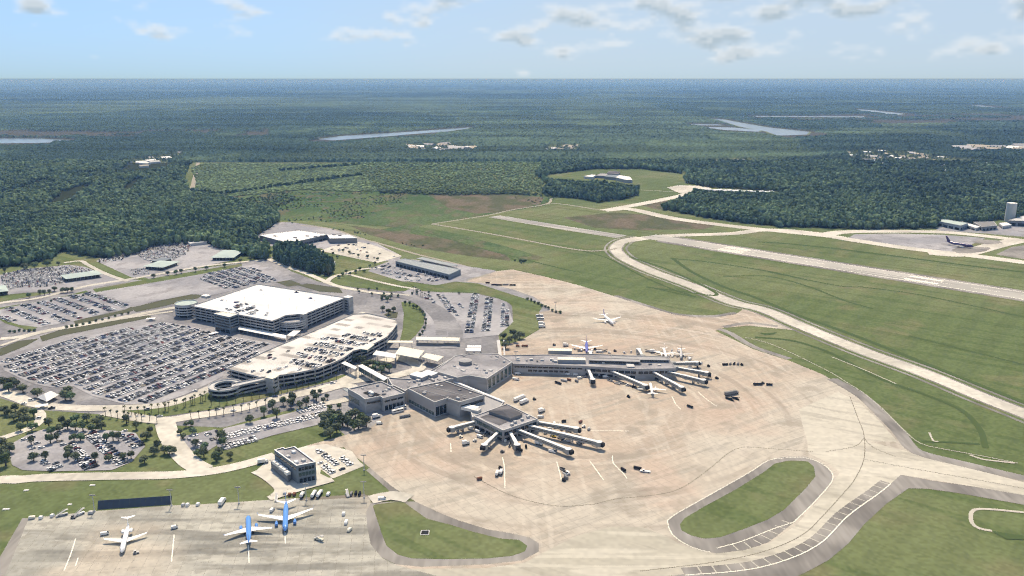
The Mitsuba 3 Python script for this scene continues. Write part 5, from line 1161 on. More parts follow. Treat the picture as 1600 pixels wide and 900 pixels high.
R_ = math.radians
VEH = [
    # between the terminal and the near pier
    ('bus', 'white bus parked against the front of the left terminal hall, farther of two', (-97.8, 670.9), R_(35), 'm_white', 11), ('bus', 'white bus parked before the left terminal hall, nearer of two', (-99.2, 664.4), R_(35), 'm_white', 11),
    ('box_truck', 'white box truck by the trees at the corner of the left terminal hall', (-116.2, 652.6), R_(30), 'm_white', 7), ('van', 'dark van right of the two buses, left one of a pair', (-93.7, 652.6), R_(20), 'm_grey', 5.2), ('van', 'dark van right of the two buses, right one of a pair', (-89.6, 654.7), R_(20), 'm_grey', 5.2),
    ('van', 'white van near the shrubs below the left terminal hall', (-111.4, 639.2), R_(10), 'm_white', 5.2),
    ('baggage_tug', 'pale tug standing alone below the leftmost bridge of the near pier', (-41.4, 612.5), R_(20), 'm_cream', 3.2), ('box_truck', 'small truck standing alone farther below the leftmost bridge of the near pier', (-36.6, 599.3), R_(20), 'm_palegrey', 6),
    ('van', 'white van under the green wall of the near pier, upper of two', (-27.8, 622.4), R_(-40), 'm_white', 6), ('van', 'white van under the green wall of the near pier, lower of two', (-25.9, 612.5), R_(-40), 'm_white', 6),
    ('baggage_tug', 'dark tug before the short downward bridge of the near pier', (-7.5, 585.5), R_(40), 'm_grey', 3.2), ('baggage_cart', 'brown baggage cart alone on the near apron, leftmost', (-23.6, 540.4), R_(25), 'm_grey', 4, None, 'm_rust'),
    ('fuel_truck', 'white tank truck by the stand line below the near pier, left of two', (-10.8, 548.3), R_(80), 'm_white', 7), ('fuel_truck', 'white tank truck by the stand line below the near pier, right of two', (-8, 550.3), R_(80), 'm_white', 7), ('baggage_tug', 'dark tug just above the two tank trucks', (-8.6, 558), R_(10), 'm_dark', 3),
    ('belt_loader', 'belt loader of the group below the long low bridge, topmost', (37.5, 555.4), R_(-60), 'm_grey', 6.5), ('belt_loader', 'white belt loader of the group below the long low bridge, middle', (39, 549.3), R_(-60), 'm_white', 6.5), ('baggage_cart', 'pale baggage cart of the group below the long low bridge, rightmost', (41.1, 549.3), R_(-60), 'm_white', 4, None, 'm_white'),
    ('baggage_cart', 'dark baggage cart of the group below the long low bridge, second from bottom', (39.3, 542.4), R_(-60), 'm_white', 4, None, 'm_grey'), ('baggage_tug', 'dark tug of the group below the long low bridge, lowest', (37.4, 538.4), R_(-40), 'm_dark', 3),
    ('baggage_cart', 'dark cart lying left of the white pushback tug on the open apron', (82.4, 554.4), R_(-60), 'm_dark', 5, None, 'm_dark'), ('pushback_tug', 'white pushback tug with its trailer alone on the right of the open apron', (98.2, 552.4), R_(-15), 'm_white', 8), ('baggage_cart', 'dark trailer hitched left of the white pushback tug', (93.2, 557), R_(-25), 'm_dark', 6, None, 'm_dark'),
    ('box_truck', 'white truck parked between the bridges at the near pier, left one', (21.3, 599.3), R_(-30), 'm_white', 6.5), ('van', 'white van parked between the bridges at the near pier, right one', (31.3, 585.5), R_(-30), 'm_white', 6), ('baggage_tug', 'yellow tug under the longest bridge of the near pier', (34.2, 613.7), R_(-20), 'm_yellow', 3.5),
    ('belt_loader', 'pale belt loader under the longest bridge of the near pier', (39.2, 610.1), R_(-20), 'm_palegrey', 6), ('baggage_cart', 'grey cart under the longest bridge of the near pier, right end', (45, 604.1), R_(-20), 'm_grey', 4, None, 'm_palegrey'), ('van', 'white van at the upper right corner of the near pier', (24.7, 652.6), R_(0), 'm_white', 5.5),
    ('box_truck', 'white box truck at the upper right corner of the near pier', (25.7, 665.1), R_(40), 'm_white', 7), ('baggage_cart', 'dark cart right of the near pier by its topmost bridge, left one', (43.8, 643.2), R_(10), 'm_dark', 4, None, 'm_dark'), ('baggage_cart', 'dark cart right of the near pier by its topmost bridge, right one', (57.8, 641.8), R_(50), 'm_dark', 4, None, 'm_rust'),
    # in the angle between the piers
    ('box_truck', 'long white trailer truck in the angle between the two piers, left one', (6.9, 693.1), R_(48), 'm_white', 15), ('box_truck', 'white truck in the angle between the two piers, right one', (10.9, 685.5), R_(48), 'm_white', 11), ('baggage_tug', 'dark tug right of the white trucks between the piers', (20.3, 693.1), R_(0), 'm_dark', 3.2),
    ('van', 'white van at the foot of the slit-windowed hall, upper one', (5.7, 759.4), R_(10), 'm_white', 6), ('van', 'white van at the foot of the slit-windowed hall, lower one', (3.7, 743.5), R_(-20), 'm_white', 7), ('van', 'white van against the front of the far pier, left one', (55.2, 757.6), R_(0), 'm_white', 5.5), ('van', 'white van against the front of the far pier, right one', (62.6, 755.8), R_(0), 'm_white', 5.5),
    ('baggage_cart', 'dark open cart train before the far pier, leftmost', (43.9, 733.2), R_(-45), 'm_dark', 8, None, 'm_dark'), ('baggage_cart', 'pale cart train before the far pier, second from left', (49.8, 740.1), R_(-35), 'm_palegrey', 7, None, 'm_palegrey'), ('baggage_cart', 'brown cart before the far pier, right of the pale one', (54.8, 741.8), R_(-35), 'm_grey', 4, None, 'm_rust'), ('baggage_cart', 'small dark cart before the far pier beside its shortest bridge', (61.9, 738.3), R_(-50), 'm_grey', 4, None, 'm_grey'),
    ('belt_loader', 'pale belt loader left of the small white docked jet', (94.6, 740.1), R_(-40), 'm_palegrey', 8), ('belt_loader', 'white belt loader between the small white jet and its bridge', (99.9, 733.2), R_(-40), 'm_white', 7), ('baggage_tug', 'dark tug alone below the small white docked jet', (106.2, 699.2), R_(-60), 'm_dark', 3.4), ('baggage_cart', 'dark cart alone below and right of the small white docked jet', (157.1, 675.2), R_(-45), 'm_dark', 6, None, 'm_dark'),
    # right end of the far pier
    ('baggage_cart', 'dark cart of the row right of the far pier, first from left', (216, 785.5), R_(5), 'm_dark', 6, None, 'm_dark'), ('baggage_cart', 'dark cart of the row right of the far pier, second from left', (221.7, 787.4), R_(60), 'm_dark', 4.5, None, 'm_grey'), ('baggage_cart', 'dark cart of the row right of the far pier, third from left', (225.6, 787.4), R_(60), 'm_dark', 4.5, None, 'm_dark'),
    ('baggage_cart', 'dark cart of the row right of the far pier, fourth from left', (229.5, 787.4), R_(60), 'm_dark', 4.5, None, 'm_grey'), ('baggage_tug', 'small dark tug ending the row right of the far pier', (232.9, 785.5), R_(0), 'm_dark', 3), ('baggage_cart', 'long dark cart of the pair farthest right on the apron', (232.9, 729.9), R_(0), 'm_dark', 9, None, 'm_dark'), ('baggage_cart', 'dark cart farthest right on the apron', (243.6, 729), R_(-10), 'm_dark', 6, None, 'm_dark'), ('baggage_tug', 'dark tug between the two rightmost carts', (238.8, 733.2), R_(0), 'm_dark', 3),
    ('box_truck', 'large grey truck standing askew on the open apron right of the far pier', (201.7, 705.5), R_(25), 'm_grey', 15, None, 'm_grey'), ('belt_loader', 'dark belt loader below the large grey truck, left one', (196.8, 693.1), R_(-50), 'm_dark', 10), ('belt_loader', 'dark belt loader below the large grey truck, right one', (202.4, 694.6), R_(-50), 'm_dark', 9),
    ('baggage_tug', 'dark tug left of the open space right of the far pier', (198.3, 747), R_(0), 'm_dark', 3.5), ('baggage_tug', 'small dark tug near the right tip of the far pier', (198.3, 781.6), R_(0), 'm_dark', 3), ('van', 'white van among the bridges at the right tip of the far pier', (184, 803.1), R_(60), 'm_white', 6), ('boarding_stairs', 'white boarding stairs by the right docked jet behind the far pier', (168.1, 813.2), R_(70), 'm_white', 8),
    ('catering_truck', 'white catering truck behind the far pier, left of the right docked jet', (149.4, 825.6), R_(20), 'm_white', 7), ('van', 'white van behind the far pier beside the indigo jet, right one', (93, 825.6), R_(-15), 'm_white', 8), ('baggage_tug', 'small dark tug behind the far pier right of the indigo jet', (109.7, 828.8), R_(0), 'm_dark', 3.2), ('box_truck', 'white truck behind the far pier left of the indigo jet', (58.4, 847.1), R_(0), 'm_white', 6), ('baggage_tug', 'dark tug behind the far pier left of the white truck', (46, 849.3), R_(0), 'm_dark', 3.2),
    ('baggage_cart', 'red-brown cart on the service road behind the domed hall, left one', (6.2, 844.9), R_(0), 'm_grey', 4, None, 'm_rust'), ('baggage_cart', 'red-brown cart on the service road behind the domed hall, right one', (13.9, 844.9), R_(0), 'm_grey', 7, None, 'm_rust'),
    # upper apron
    ('bus', 'white truck-sized bus of the group by the grass crescent, topmost', (33.6, 961), R_(5), 'm_white', 9), ('bus', 'white bus of the group by the grass crescent, second from top', (34.3, 947.3), R_(5), 'm_white', 9), ('box_truck', 'white truck of the group by the grass crescent, third from top', (34.8, 928.7), R_(5), 'm_white', 8), ('box_truck', 'grey truck of the group by the grass crescent, lowest', (35.1, 915.8), R_(5), 'm_palegrey', 8),
    ('baggage_cart', 'dark cart at the upper end of the apron, first from left', (-34.5, 1129.3), R_(0), 'm_dark', 6, None, 'm_dark'), ('baggage_cart', 'dark cart at the upper end of the apron, second from left', (-25.2, 1118.1), R_(0), 'm_dark', 8, None, 'm_dark'), ('baggage_cart', 'dark cart at the upper end of the apron, third from left', (-18, 1116.3), R_(0), 'm_dark', 8, None, 'm_dark'), ('baggage_cart', 'dark cart at the upper end of the apron, fourth from left', (-9, 1118.1), R_(0), 'm_dark', 9, None, 'm_grey'), ('baggage_cart', 'dark cart at the upper end of the apron, fifth from left', (0.9, 1116.3), R_(0), 'm_dark', 9, None, 'm_dark'),
    # along the back of the remote apron
    ('container', 'cream cargo container at the back of the remote apron, leftmost', (-316.6, 486.1), R_(20), 'm_white', 5, None, 'm_cream'), ('container', 'white cargo container at the back of the remote apron, second from left', (-310.6, 486.1), R_(90), 'm_white', 3.2, None, 'm_white'), ('container', 'tall white cargo container at the back of the remote apron, third from left', (-304.4, 488.5), R_(90), 'm_white', 3.4, None, 'm_white'), ('boarding_stairs', 'grey boarding stairs at the back of the remote apron, left of the dark blast fence', (-298.9, 490.2), R_(40), 'm_palegrey', 7),
    ('baggage_tug', 'dark tug at the back of the remote apron, left of the dark blast fence', (-289.5, 486.9), R_(0), 'm_grey', 3.2), ('boarding_stairs', 'pale boarding stairs nearest the left post of the dark blast fence', (-287.8, 491), R_(60), 'm_white', 7), ('container', 'small pale container by the left post of the dark blast fence', (-281, 492.6), R_(0), 'm_white', 4, None, 'm_palegrey'),
    ('container', 'white cargo container right of the dark blast fence, first of three', (-223.2, 502.8), R_(85), 'm_white', 3.6, None, 'm_palegrey'), ('container', 'white cargo container right of the dark blast fence, second of three', (-220.4, 502.8), R_(85), 'm_white', 3.6, None, 'm_white'), ('container', 'white cargo container right of the dark blast fence, third of three', (-213.6, 503.6), R_(85), 'm_white', 3.6, None, 'm_white'),
    ('box_truck', 'white box truck standing end-on behind the left blue jet', (-197.9, 506.2), R_(88), 'm_white', 9), ('boarding_stairs', 'white boarding stairs at the tail of the right blue jet', (-162.4, 511.5), R_(100), 'm_white', 7), ('container', 'brown cargo container behind the right blue jet, left one', (-154.8, 516.9), R_(90), 'm_white', 3.8, None, 'm_rust'), ('container', 'brown cargo container behind the right blue jet, right one', (-151.6, 517.4), R_(90), 'm_white', 3.8, None, 'm_rust'), ('container', 'pale cargo container left of the two brown ones', (-158.6, 518.7), R_(90), 'm_white', 3.4, None, 'm_palegrey'),
    ('fuel_truck', 'slim white tank truck right of the right blue jet tail', (-145.7, 516), R_(88), 'm_white', 6.5), ('fuel_truck', 'large white tank truck at the back of the remote apron, left of a pair', (-137.9, 516.9), R_(86), 'm_white', 9), ('fuel_truck', 'large white tank truck at the back of the remote apron, right of a pair', (-134, 517.4), R_(84), 'm_white', 9), ('container', 'rounded white tank container right of the two large tank trucks', (-128, 517.8), R_(80), 'm_white', 5, None, 'm_white'),
    ('boarding_stairs', 'pale boarding stairs near the right end of the remote apron', (-114.5, 516.9), R_(110), 'm_palegrey', 6), ('baggage_cart', 'dark cart near the right end of the remote apron, left of three', (-112, 517.8), R_(90), 'm_dark', 4, None, 'm_grey'), ('baggage_cart', 'dark cart near the right end of the remote apron, middle of three', (-109, 518.7), R_(90), 'm_dark', 4, None, 'm_dark'), ('baggage_cart', 'dark cart near the right end of the remote apron, right of three', (-106.2, 517.8), R_(90), 'm_dark', 4, None, 'm_dark'),
    ('van', 'white van left of the right blue jet by its tail', (-160.9, 496), R_(80), 'm_white', 4.6), ('van', 'white van at the left wingtip of the T-tailed jet', (-259, 466.5), R_(20), 'm_white', 5), ('baggage_tug', 'small pale tug right of the nose of the T-tailed jet', (-229.7, 445.4), R_(20), 'm_palegrey', 3.4), ('van', 'pale van standing alone right of the T-tailed jet', (-217.7, 474.1), R_(30), 'm_white', 4), ('boarding_stairs', 'cream boarding stairs alone on the remote apron right of the blue jets', (-121.6, 460.5), R_(-20), 'm_cream', 6),
    ('container', 'white equipment crates on the right edge of the remote apron, upper', (-112, 491), R_(90), 'm_white', 4, None, 'm_white'), ('container', 'white equipment crates on the right edge of the remote apron, middle', (-108.2, 480.4), R_(90), 'm_white', 6, None, 'm_white'), ('container', 'white equipment crates on the right edge of the remote apron, lower', (-104.3, 471.1), R_(70), 'm_white', 5, None, 'm_cream'),
    ('van', 'white van on the stub road between the two aprons', (-89.6, 511.5), R_(5), 'm_white', 5.4), ('box_truck', 'white truck waiting by the office block wing', (-188, 566.9), R_(20), 'm_white', 8),
]
CLUT = [('the left side of the near pier', [(-44.1, 622.4), (-41.2, 626.2), (-34.5, 628.8), (-24.9, 628.8), (-21.4, 617.4), (-17.4, 605.3), (-29.7, 605.3)]), ('the front corner of the near pier', [(-5.1, 605.3), (-1.5, 597), (6.5, 586.7), (11.1, 593.5), (9.2, 605.3)]), ('the right-hand bridges of the near pier', [(18.6, 612.5), (24.6, 606.5), (28.5, 600.5), (35.3, 594.7), (27.2, 619.9), (32.3, 616.2), (41, 605.3), (47.9, 601.7), (53.4, 600.5), (57.2, 602.9), (36.2, 631.3), (41.3, 627.5), (47.4, 623.7), (35.5, 639.2), (39.7, 636.5), (59.7, 632.6), (63.5, 627.5), (25.6, 632.6), (30.7, 627.5)]),
        ('the near side of the far pier', [(82.5, 754.1), (85.7, 748.8), (90.8, 750.5), (96.7, 752.3), (104.8, 733.2), (109, 728.2), (114.3, 723.2), (120.3, 723.2), (139.4, 743.5), (143.1, 736.6), (147.1, 731.6), (151.6, 723.2), (143.7, 754.1), (69.7, 750.5), (65.7, 747)]), ('the right tip of the far pier', [(162.5, 754.1), (167.3, 747), (172.7, 743.5), (177.8, 738.3), (171.5, 774.1), (177.9, 774.1), (186, 776), (175.9, 789.3), (183.1, 805.1), (178.5, 815.2), (187, 757.6), (192.1, 752.3), (183.3, 787.4), (191.6, 789.3)]), ('the back of the far pier', [(67.3, 836.2), (72.3, 829.8), (89.1, 834.1), (98.7, 827.7), (103, 823.5), (118.6, 823.5), (126.3, 825.6), (144.3, 827.7), (154.5, 823.5), (170.6, 829.8), (177, 827.7)])]
for place, pts in CLUT:
    for i, q in enumerate(sorted(pts, key=lambda q: q[0] / q[1])):
        kd, pm, ll, L_ = [('baggage_cart', 'm_grey', 'm_palegrey', 3.6), ('baggage_cart', 'm_grey', 'm_dark', 3.6), ('baggage_tug', 'm_white', 'm_white', 3.2), ('belt_loader', 'm_palegrey', 'm_white', 6.5), ('van', 'm_white', 'm_white', 5.2), ('baggage_cart', 'm_grey', 'm_steel', 3.6)][int(rng.integers(6))]
        tone = {'m_dark': 'dark', 'm_palegrey': 'pale', 'm_white': 'white', 'm_steel': 'metal'}[ll]
        VEH.append((kd, f"{tone} {kd.replace('_', ' ')} at {place}, {nth(i)} from left", q, float(rng.uniform(0, 3.1)), pm, L_, None, ll))
for v in VEH:
    vehicle(v[0], v[1], v[2], v[3], *v[4:])

# blast fence on the edge of the remote apron
BF = thing('blast_fence', 'long dark slanted blast fence at the back of the remote apron', 'blast fence')
a, b = np.array((-279.2, 497.7)), np.array((-232, 504.5))
d = (b - a) / np.linalg.norm(b - a)
nn = np.array([-d[1], d[0]])
for i in range(14):
    p0, p1 = a + (b - a) * (i / 14 + .001), a + (b - a) * ((i + 1) / 14 - .001)
    part(BF, 'panel', hull([(*p, z) for p, z in ((p0, .2), (p1, .2), (p0 + nn * 3.2, 5.2), (p1 + nn * 3.2, 5.2), (p0 + nn * .25, .2), (p1 + nn * .25, .2), (p0 + nn * 3.45, 5.2), (p1 + nn * 3.45, 5.2))]), 'm_fence')
    part(BF, 'strut', beam((*(p0 + nn * 3.1), 4.6), (*(p0 + nn * 6.0), .2), .3, .3), 'm_grey')


def mast(label, xy, h=18, group=None):
    k = thing('light_mast', label, 'light mast', group)
    x, y = xy
    part(k, 'pole', cyl([x, y, 0], .32, h, 10, .18), 'm_palegrey')
    part(k, 'crossarm', box([x, y, h + .1], [4.2, .3, .3]), 'm_midgrey')
    for s in (-1.5, -.5, .5, 1.5):
        part(k, 'floodlight', box([x + s, y - .3, h + .55], [.8, .5, .6]), 'm_midgrey')
    part(k, 'base', cyl([x, y, 0], .7, .9, 10), 'm_palegrey')


for lab, xy in (('tall light mast at the left end of the dark blast fence', (-279.7, 495.1)), ('tall light mast at the right end of the dark blast fence', (-231.3, 502.8)), ('light mast behind the left blue jet', (-186.5, 506.2)), ('light mast right of the right blue jet', (-141.5, 510.6)), ('light mast at the right corner of the remote apron', (-102.4, 514.2)), ('light mast on the pale yard right of the office block', (-109.6, 555.4)),
                ('light mast beside the far pier roof at its left end', (3.9, 777.9)), ('light mast on the upper apron, left of the taxiing white jet', (54.3, 983.8))):
    mast(lab, xy, 12 if 'far pier' not in lab else 17)
# small marker boards on the grass below the road
for lab, xy, L in (('white marker slab on the grass, leftmost below the road', (-341.1, 498.5), 4.2), ('white marker slab on the grass, upper left below the road', (-342.5, 524.7), 3), ('small white marker slab on the grass left of the blast fence', (-301.5, 504.9), 2.4), ('white marker slab on the grass just under the road', (-299.6, 532.2), 3.4)):
    k = thing('marker_slab', lab, 'marker')
    part(k, 'slab', box([*xy, .25], [L, 1.4, .5], .1), 'm_white')
    part(k, 'rim', box([*xy, .1], [L + .5, 1.9, .2], .1), 'm_midgrey')

# ------------------------------------------------------------------ parked cars


def car_meshes(kind):
    L, W, H, hood = {'saloon': (4.9, 1.85, 1.45, .62), 'estate': (5.0, 1.95, 1.75, .66), 'pickup': (5.9, 2.0, 1.9, .7)}[kind]
    h, w = L / 2, W / 2
    body = [hull([(s * h, t * w * .92, .28) for s in (-1, 1) for t in (-1, 1)] + [(s * h * .99, t * w, .62) for s in (-1, 1) for t in (-1, 1)] + [(h * .95, t * w * .9, .82) for t in (-1, 1)] + [(h * .35, t * w * .95, .98) for t in (-1, 1)] + [(-h * .97, t * w * .92, 1.0) for t in (-1, 1)])]
    r0, r1 = {'saloon': (-.50, .10), 'estate': (-.88, .12), 'pickup': (-.22, .22)}[kind]
    b0, b1 = {'saloon': (-.80, .40), 'estate': (-.97, .42), 'pickup': (-.30, .46)}[kind]
    roof = hull([(x * h, t * w * .74, z) for x in (r0, r1) for t in (-1, 1) for z in (H - .06, H)])
    glass = hull([(x * h, t * w * .93, .95) for x in (b0, b1) for t in (-1, 1)] + [(x * h, t * w * .76, H - .055) for x in (r0 - .03, r1 + .03) for t in (-1, 1)])
    return trimesh.util.concatenate(body + [roof]), glass


KINDS = ['saloon', 'estate', 'pickup']
CARM = {k: car_meshes(k) for k in KINDS}
CNAMES = list(CAR_COLOURS)
CPROB = np.array([.31, .20, .18, .21, .055, .025, .02])
cars = []
WORD = {'saloon': 'saloon car', 'estate': 'tall car', 'pickup': 'pickup truck'}


def park(place, x, y, z, yaw, row, s, colour=None):
    cars.append(dict(place=place, x=x, y=y, z=z, yaw=yaw + (math.pi if rng.random() < .5 else 0) + rng.normal(0, .02), row=row, s=s, kind=KINDS[rng.choice(3, p=[.5, .38, .12])], colour=(colour if colour and rng.random() < .85 else CNAMES[rng.choice(7, p=CPROB)])))


def rows(place, g, deg, offsets, occ, z=0.36, double=True, stall=2.85, skew=0.0, inset=3.0, gap=2.7, colour=None, where=None):
    g = P(g) if isinstance(g, list) else g
    gi = g.buffer(-inset)
    a = math.radians(deg)
    d, n = np.array([math.cos(a), math.sin(a)]), np.array([math.sin(a), -math.cos(a)])
    for r, o in enumerate(offsets):
        p0 = n * o
        ln = LineString([tuple(p0 + d * -4000), tuple(p0 + d * 4000)]).intersection(gi)
        for seg in (getattr(ln, 'geoms', [ln])):
            if seg.is_empty or seg.length < 4:
                continue
            c = np.array(seg.coords)
            t0, t1 = sorted((c[0] @ d, c[-1] @ d))
            for side in ((-1, 1) if double else (0,)):
                t = t0 + rng.random()
                while t < t1:
                    q = d * t + n * (o + side * gap)
                    f = occ(q) if callable(occ) else occ
                    if rng.random() < f and (where is None or where.contains(Point(*q))):
                        park(place, q[0], q[1], z, a + math.pi / 2 + skew, r * 2 + (side > 0), t, colour)
                    t += stall


def offs(g, deg, pitch, start=None):
    g = P(g) if isinstance(g, list) else g
    a = math.radians(deg)
    n = np.array([math.sin(a), -math.cos(a)])
    v = np.array(g.exterior.coords) @ n
    return list(np.arange(v.min() + (start if start is not None else pitch / 2), v.max(), pitch))


# the packed long-stay car park: rows where they lie in the ground
LS = LOTS['long_stay']
rows('packed car park', LS, 64.0, [o for o in np.arange(-833.2, -560, 18.0)], lambda q: 0.97 if q[0] < -190 else 0.8, inset=4, gap=2.95, stall=2.65)
rows('shaded car park', LOTS['shaded'], -46, offs(LOTS['shaded'], -46, 19.5, 8), lambda q: .72 if -345 < q[0] < -275 else .16, inset=2)
rows('fleet car park', LOTS['staff'], 34.5, offs(LOTS['staff'], 34.5, 17.5, 5.5), .95, inset=2.5, stall=2.75, colour='white')
rows('narrow car park', LOTS['strip'], 40, offs(LOTS['strip'], 40, 17, 7), .35, inset=1)
rows('row car park', LOTS['row_lot'], -39, offs(LOTS['row_lot'], -39, 19.5, 9), .66, inset=3)
EL = P([(-453, 1152.3), (-453.1, 1188.6), (-444.2, 1218.3), (-422, 1240.4), (-390.5, 1218.3), (-351.9, 1168.2), (-331.6, 1125.6), (-359, 1129.3), (-371.4, 1110.8), (-387.2, 1096.4), (-404.7, 1103.5)])
rows('half-empty car park', LOTS['empty_lot'], -45, offs(LOTS['empty_lot'], -45, 15.0, 6), .74, inset=4, where=EL)
RW_ = P([(-758.1, 1180.3), (-744.4, 1214), (-688.2, 1240.4), (-665.7, 1231.4), (-628.3, 1205.4), (-631.6, 1192.7), (-650.1, 1164.2), (-638.3, 1133.1), (-651.3, 1107.2), (-682.5, 1107.2), (-700.8, 1085.8)])
rows('left rental yard', LOTS['rental_west'], 28, offs(LOTS['rental_west'], 28, 11.5, 5), .86, inset=2, stall=2.7, where=RW_)
RE_ = P([(-641.4, 1352.5), (-630.8, 1390.6), (-579.9, 1430.7), (-557.6, 1401.8), (-539.7, 1326.6), (-543.6, 1263.2), (-565.9, 1254), (-593.3, 1291.7)])
rows('right rental yard', LOTS['rental_east'], 34, offs(LOTS['rental_east'], 34, 12.5, 5), .66, inset=1, where=RE_)
rows('right rental yard', LOTS['rental_east'], 20, offs(LOTS['rental_east'], 20, 16, 4), .8, inset=1, where=P([(-580.9, 1214), (-559.2, 1231.4), (-535.4, 1180.3), (-558.3, 1172.2)]))
rows('right rental yard', LOTS['rental_east'], 20, offs(LOTS['rental_east'], 20, 16, 4), .8, inset=1, where=P([(-673.5, 1286.9), (-639.2, 1301.5), (-634.9, 1379.5), (-625.4, 1357.9), (-625, 1282.1), (-656.7, 1263.2)]))
CL = P([(-86.8, 1075.4), (-50.2, 1072), (-19.4, 1045.3), (-8.3, 1023), (0, 941.9), (-6, 920.9), (-16, 891), (-73.2, 895.8), (-72.5, 947.3), (-90.1, 1010.6)])
rows('arrivals car park', LOTS['curb_lot'], -90, [(-49.1, 975.1)[0] * -1, (-30.1, 975.1)[0] * -1, (-8.7, 975.1)[0] * -1], .66, where=CL, inset=1)
rows('arrivals car park', LOTS['curb_lot'], -75, offs(LOTS['curb_lot'], -75, 18, 4), .45, where=P([(-119.4, 1072), (-86.6, 1072), (-83.3, 1029.3), (-64.3, 1016.7), (-61.1, 963.8), (-69, 963.8), (-89.6, 1004.5), (-110.6, 1035.6)]), inset=1)
rows('cargo yard', LOTS['cargo_lot'], -40, offs(LOTS['cargo_lot'], -40, 17, 5), .34, inset=2, where=P([(-215.3, 1227), (-192, 1263.2), (-154.1, 1201.1), (-93.5, 1164.2), (-100.9, 1140.7), (-146.8, 1140.7), (-190.8, 1188.6)]))
rows('warehouse yard', LOTS['warehouse_lot'], -40, offs(LOTS['warehouse_lot'], -40, 22, 5), .10, inset=4)
rows('office yard', LOTS['office_lot'], -52, offs(LOTS['office_lot'], -52, 8.2, 4), .86, z=0.22, inset=3.0, stall=3.3, double=False, colour='white', where=P([(-160.4, 586.7), (-149, 595.8), (-119.1, 562.7), (-131, 546.3), (-145, 562.7)]))
deck2 = P(g2).buffer(-3)
rows('lower garage roof', deck2, -28, offs(deck2, -28, 18.3, 3), .62, z=11.65, inset=2, where=P([(-214.2, 810), (-205.9, 838.2), (-168.5, 858.8), (-139.7, 854.2), (-136.6, 833.8), (-157, 795.6), (-175.3, 758.6), (-187.2, 742.1), (-207.4, 742.1), (-219.4, 764.2)]))
rows('lower garage roof', deck2, -28, offs(deck2, -28, 18.3, 3), .05, z=11.65, inset=2, where=P([(-270, 742.1), (-240, 812.1), (-215.2, 814.3), (-217, 762.3), (-202.1, 740.4), (-226.7, 719.5)]))
rows('large garage roof', P(g1_main), 62, offs(g1_main, 62, 18, 6), .60, z=16.55, inset=3, where=P([(-346.9, 939.9), (-335.7, 968.8), (-311.5, 951.3), (-296.2, 923.3), (-296.5, 907.2), (-319.2, 917.9)]))
rows('large garage roof', P(g1_main), 62, offs(g1_main, 62, 18, 6), .018, z=16.55, inset=5)
for s_, pl in [(q, 'airport road') for q in [(-404.8, 672.3), (-435, 682.5), (-432.9, 690), (-302, 654), (-258, 669.4), (-319.7, 669.4), (-215.9, 699.2), (-294.1, 713.5), (-170.6, 733.2), (-243, 666.6), (-404.1, 649.9)]]:
    park(pl, s_[0], s_[1], 0.6, rng.choice([.1, .25]), 0, s_[0])

PLACES = {'airport road': 'on the airport road'}
cars.sort(key=lambda c: c['x'] ** 2 + c['y'] ** 2)
own, mass = cars[:300], cars[300:]
by = {}
for c in own:
    by.setdefault((c['place'], c['row']), []).append(c)
names_rows = {}
for (pl, r) in sorted(by):
    names_rows.setdefault(pl, []).append(r)
for (pl, r), cs in by.items():
    rr = names_rows[pl]
    # rows counted from the camera
    order = sorted(rr, key=lambda q: np.mean([k['x'] ** 2 + k['y'] ** 2 for k in by[(pl, q)]]))
    c_sorted = sorted(cs, key=lambda c: c['x'] / c['y'])
    for i, c in enumerate(c_sorted):
        n_r = order.index(r)
        rowtxt = f'the {nth(n_r)} row' if n_r else 'the nearest row'
        c['label'] = f"{c['colour']} {WORD[c['kind']]} in {rowtxt} of the {pl}, {nth(i)} from left" if pl != 'airport road' else f"{c['colour']} {WORD[c['kind']]} on the airport road, {nth(i)} from the left"
PLY = {}
for kd in KINDS:
    for cn in CNAMES:
        PLY[kd, cn] = mikit.ply(CARM[kd][0], 'm_car_' + cn.replace(' ', '_'))
    PLY[kd, 'glass'] = mikit.ply(CARM[kd][1], 'm_glass')
for c in own:
    k = thing('parked_car', c['label'], 'car', f"cars in the {c['place']}")
    m = at(c['x'], c['y'], c['z'], c['yaw'])
    scene[k + '__body'] = {**PLY[c['kind'], c['colour']], 'to_world': m}
    scene[k + '__windows'] = {**PLY[c['kind'], 'glass'], 'to_world': m}


def merge(base, xf, cols):
    """Many copies of a small mesh as one: xf rows are (x, y, z, yaw, sx, sy, sz), cols one colour per copy (or per copy and vertex)."""
    v, f = base
    c, s = np.cos(xf[:, 3])[:, None], np.sin(xf[:, 3])[:, None]
    X, Y = v[None, :, 0] * xf[:, 4:5], v[None, :, 1] * xf[:, 5:6]
    V = np.stack([X * c - Y * s + xf[:, 0:1], X * s + Y * c + xf[:, 1:2], v[None, :, 2] * xf[:, 6:7] + xf[:, 2:3]], -1)
    F = f[None] + (np.arange(len(xf)) * len(v))[:, None, None]
    C = np.broadcast_to(cols[:, None, :] if cols.ndim == 2 else cols, V.shape)
    return V.reshape(-1, 3), F.reshape(-1, 3), C.reshape(-1, 3)


def stack(items):
    V, F, C, k = [], [], [], 0
    for v, f, c in items:
        V.append(v); F.append(f + k); C.append(c)
        k += len(v)
    return trimesh.Trimesh(np.vstack(V), np.vstack(F), process=False), np.vstack(C)


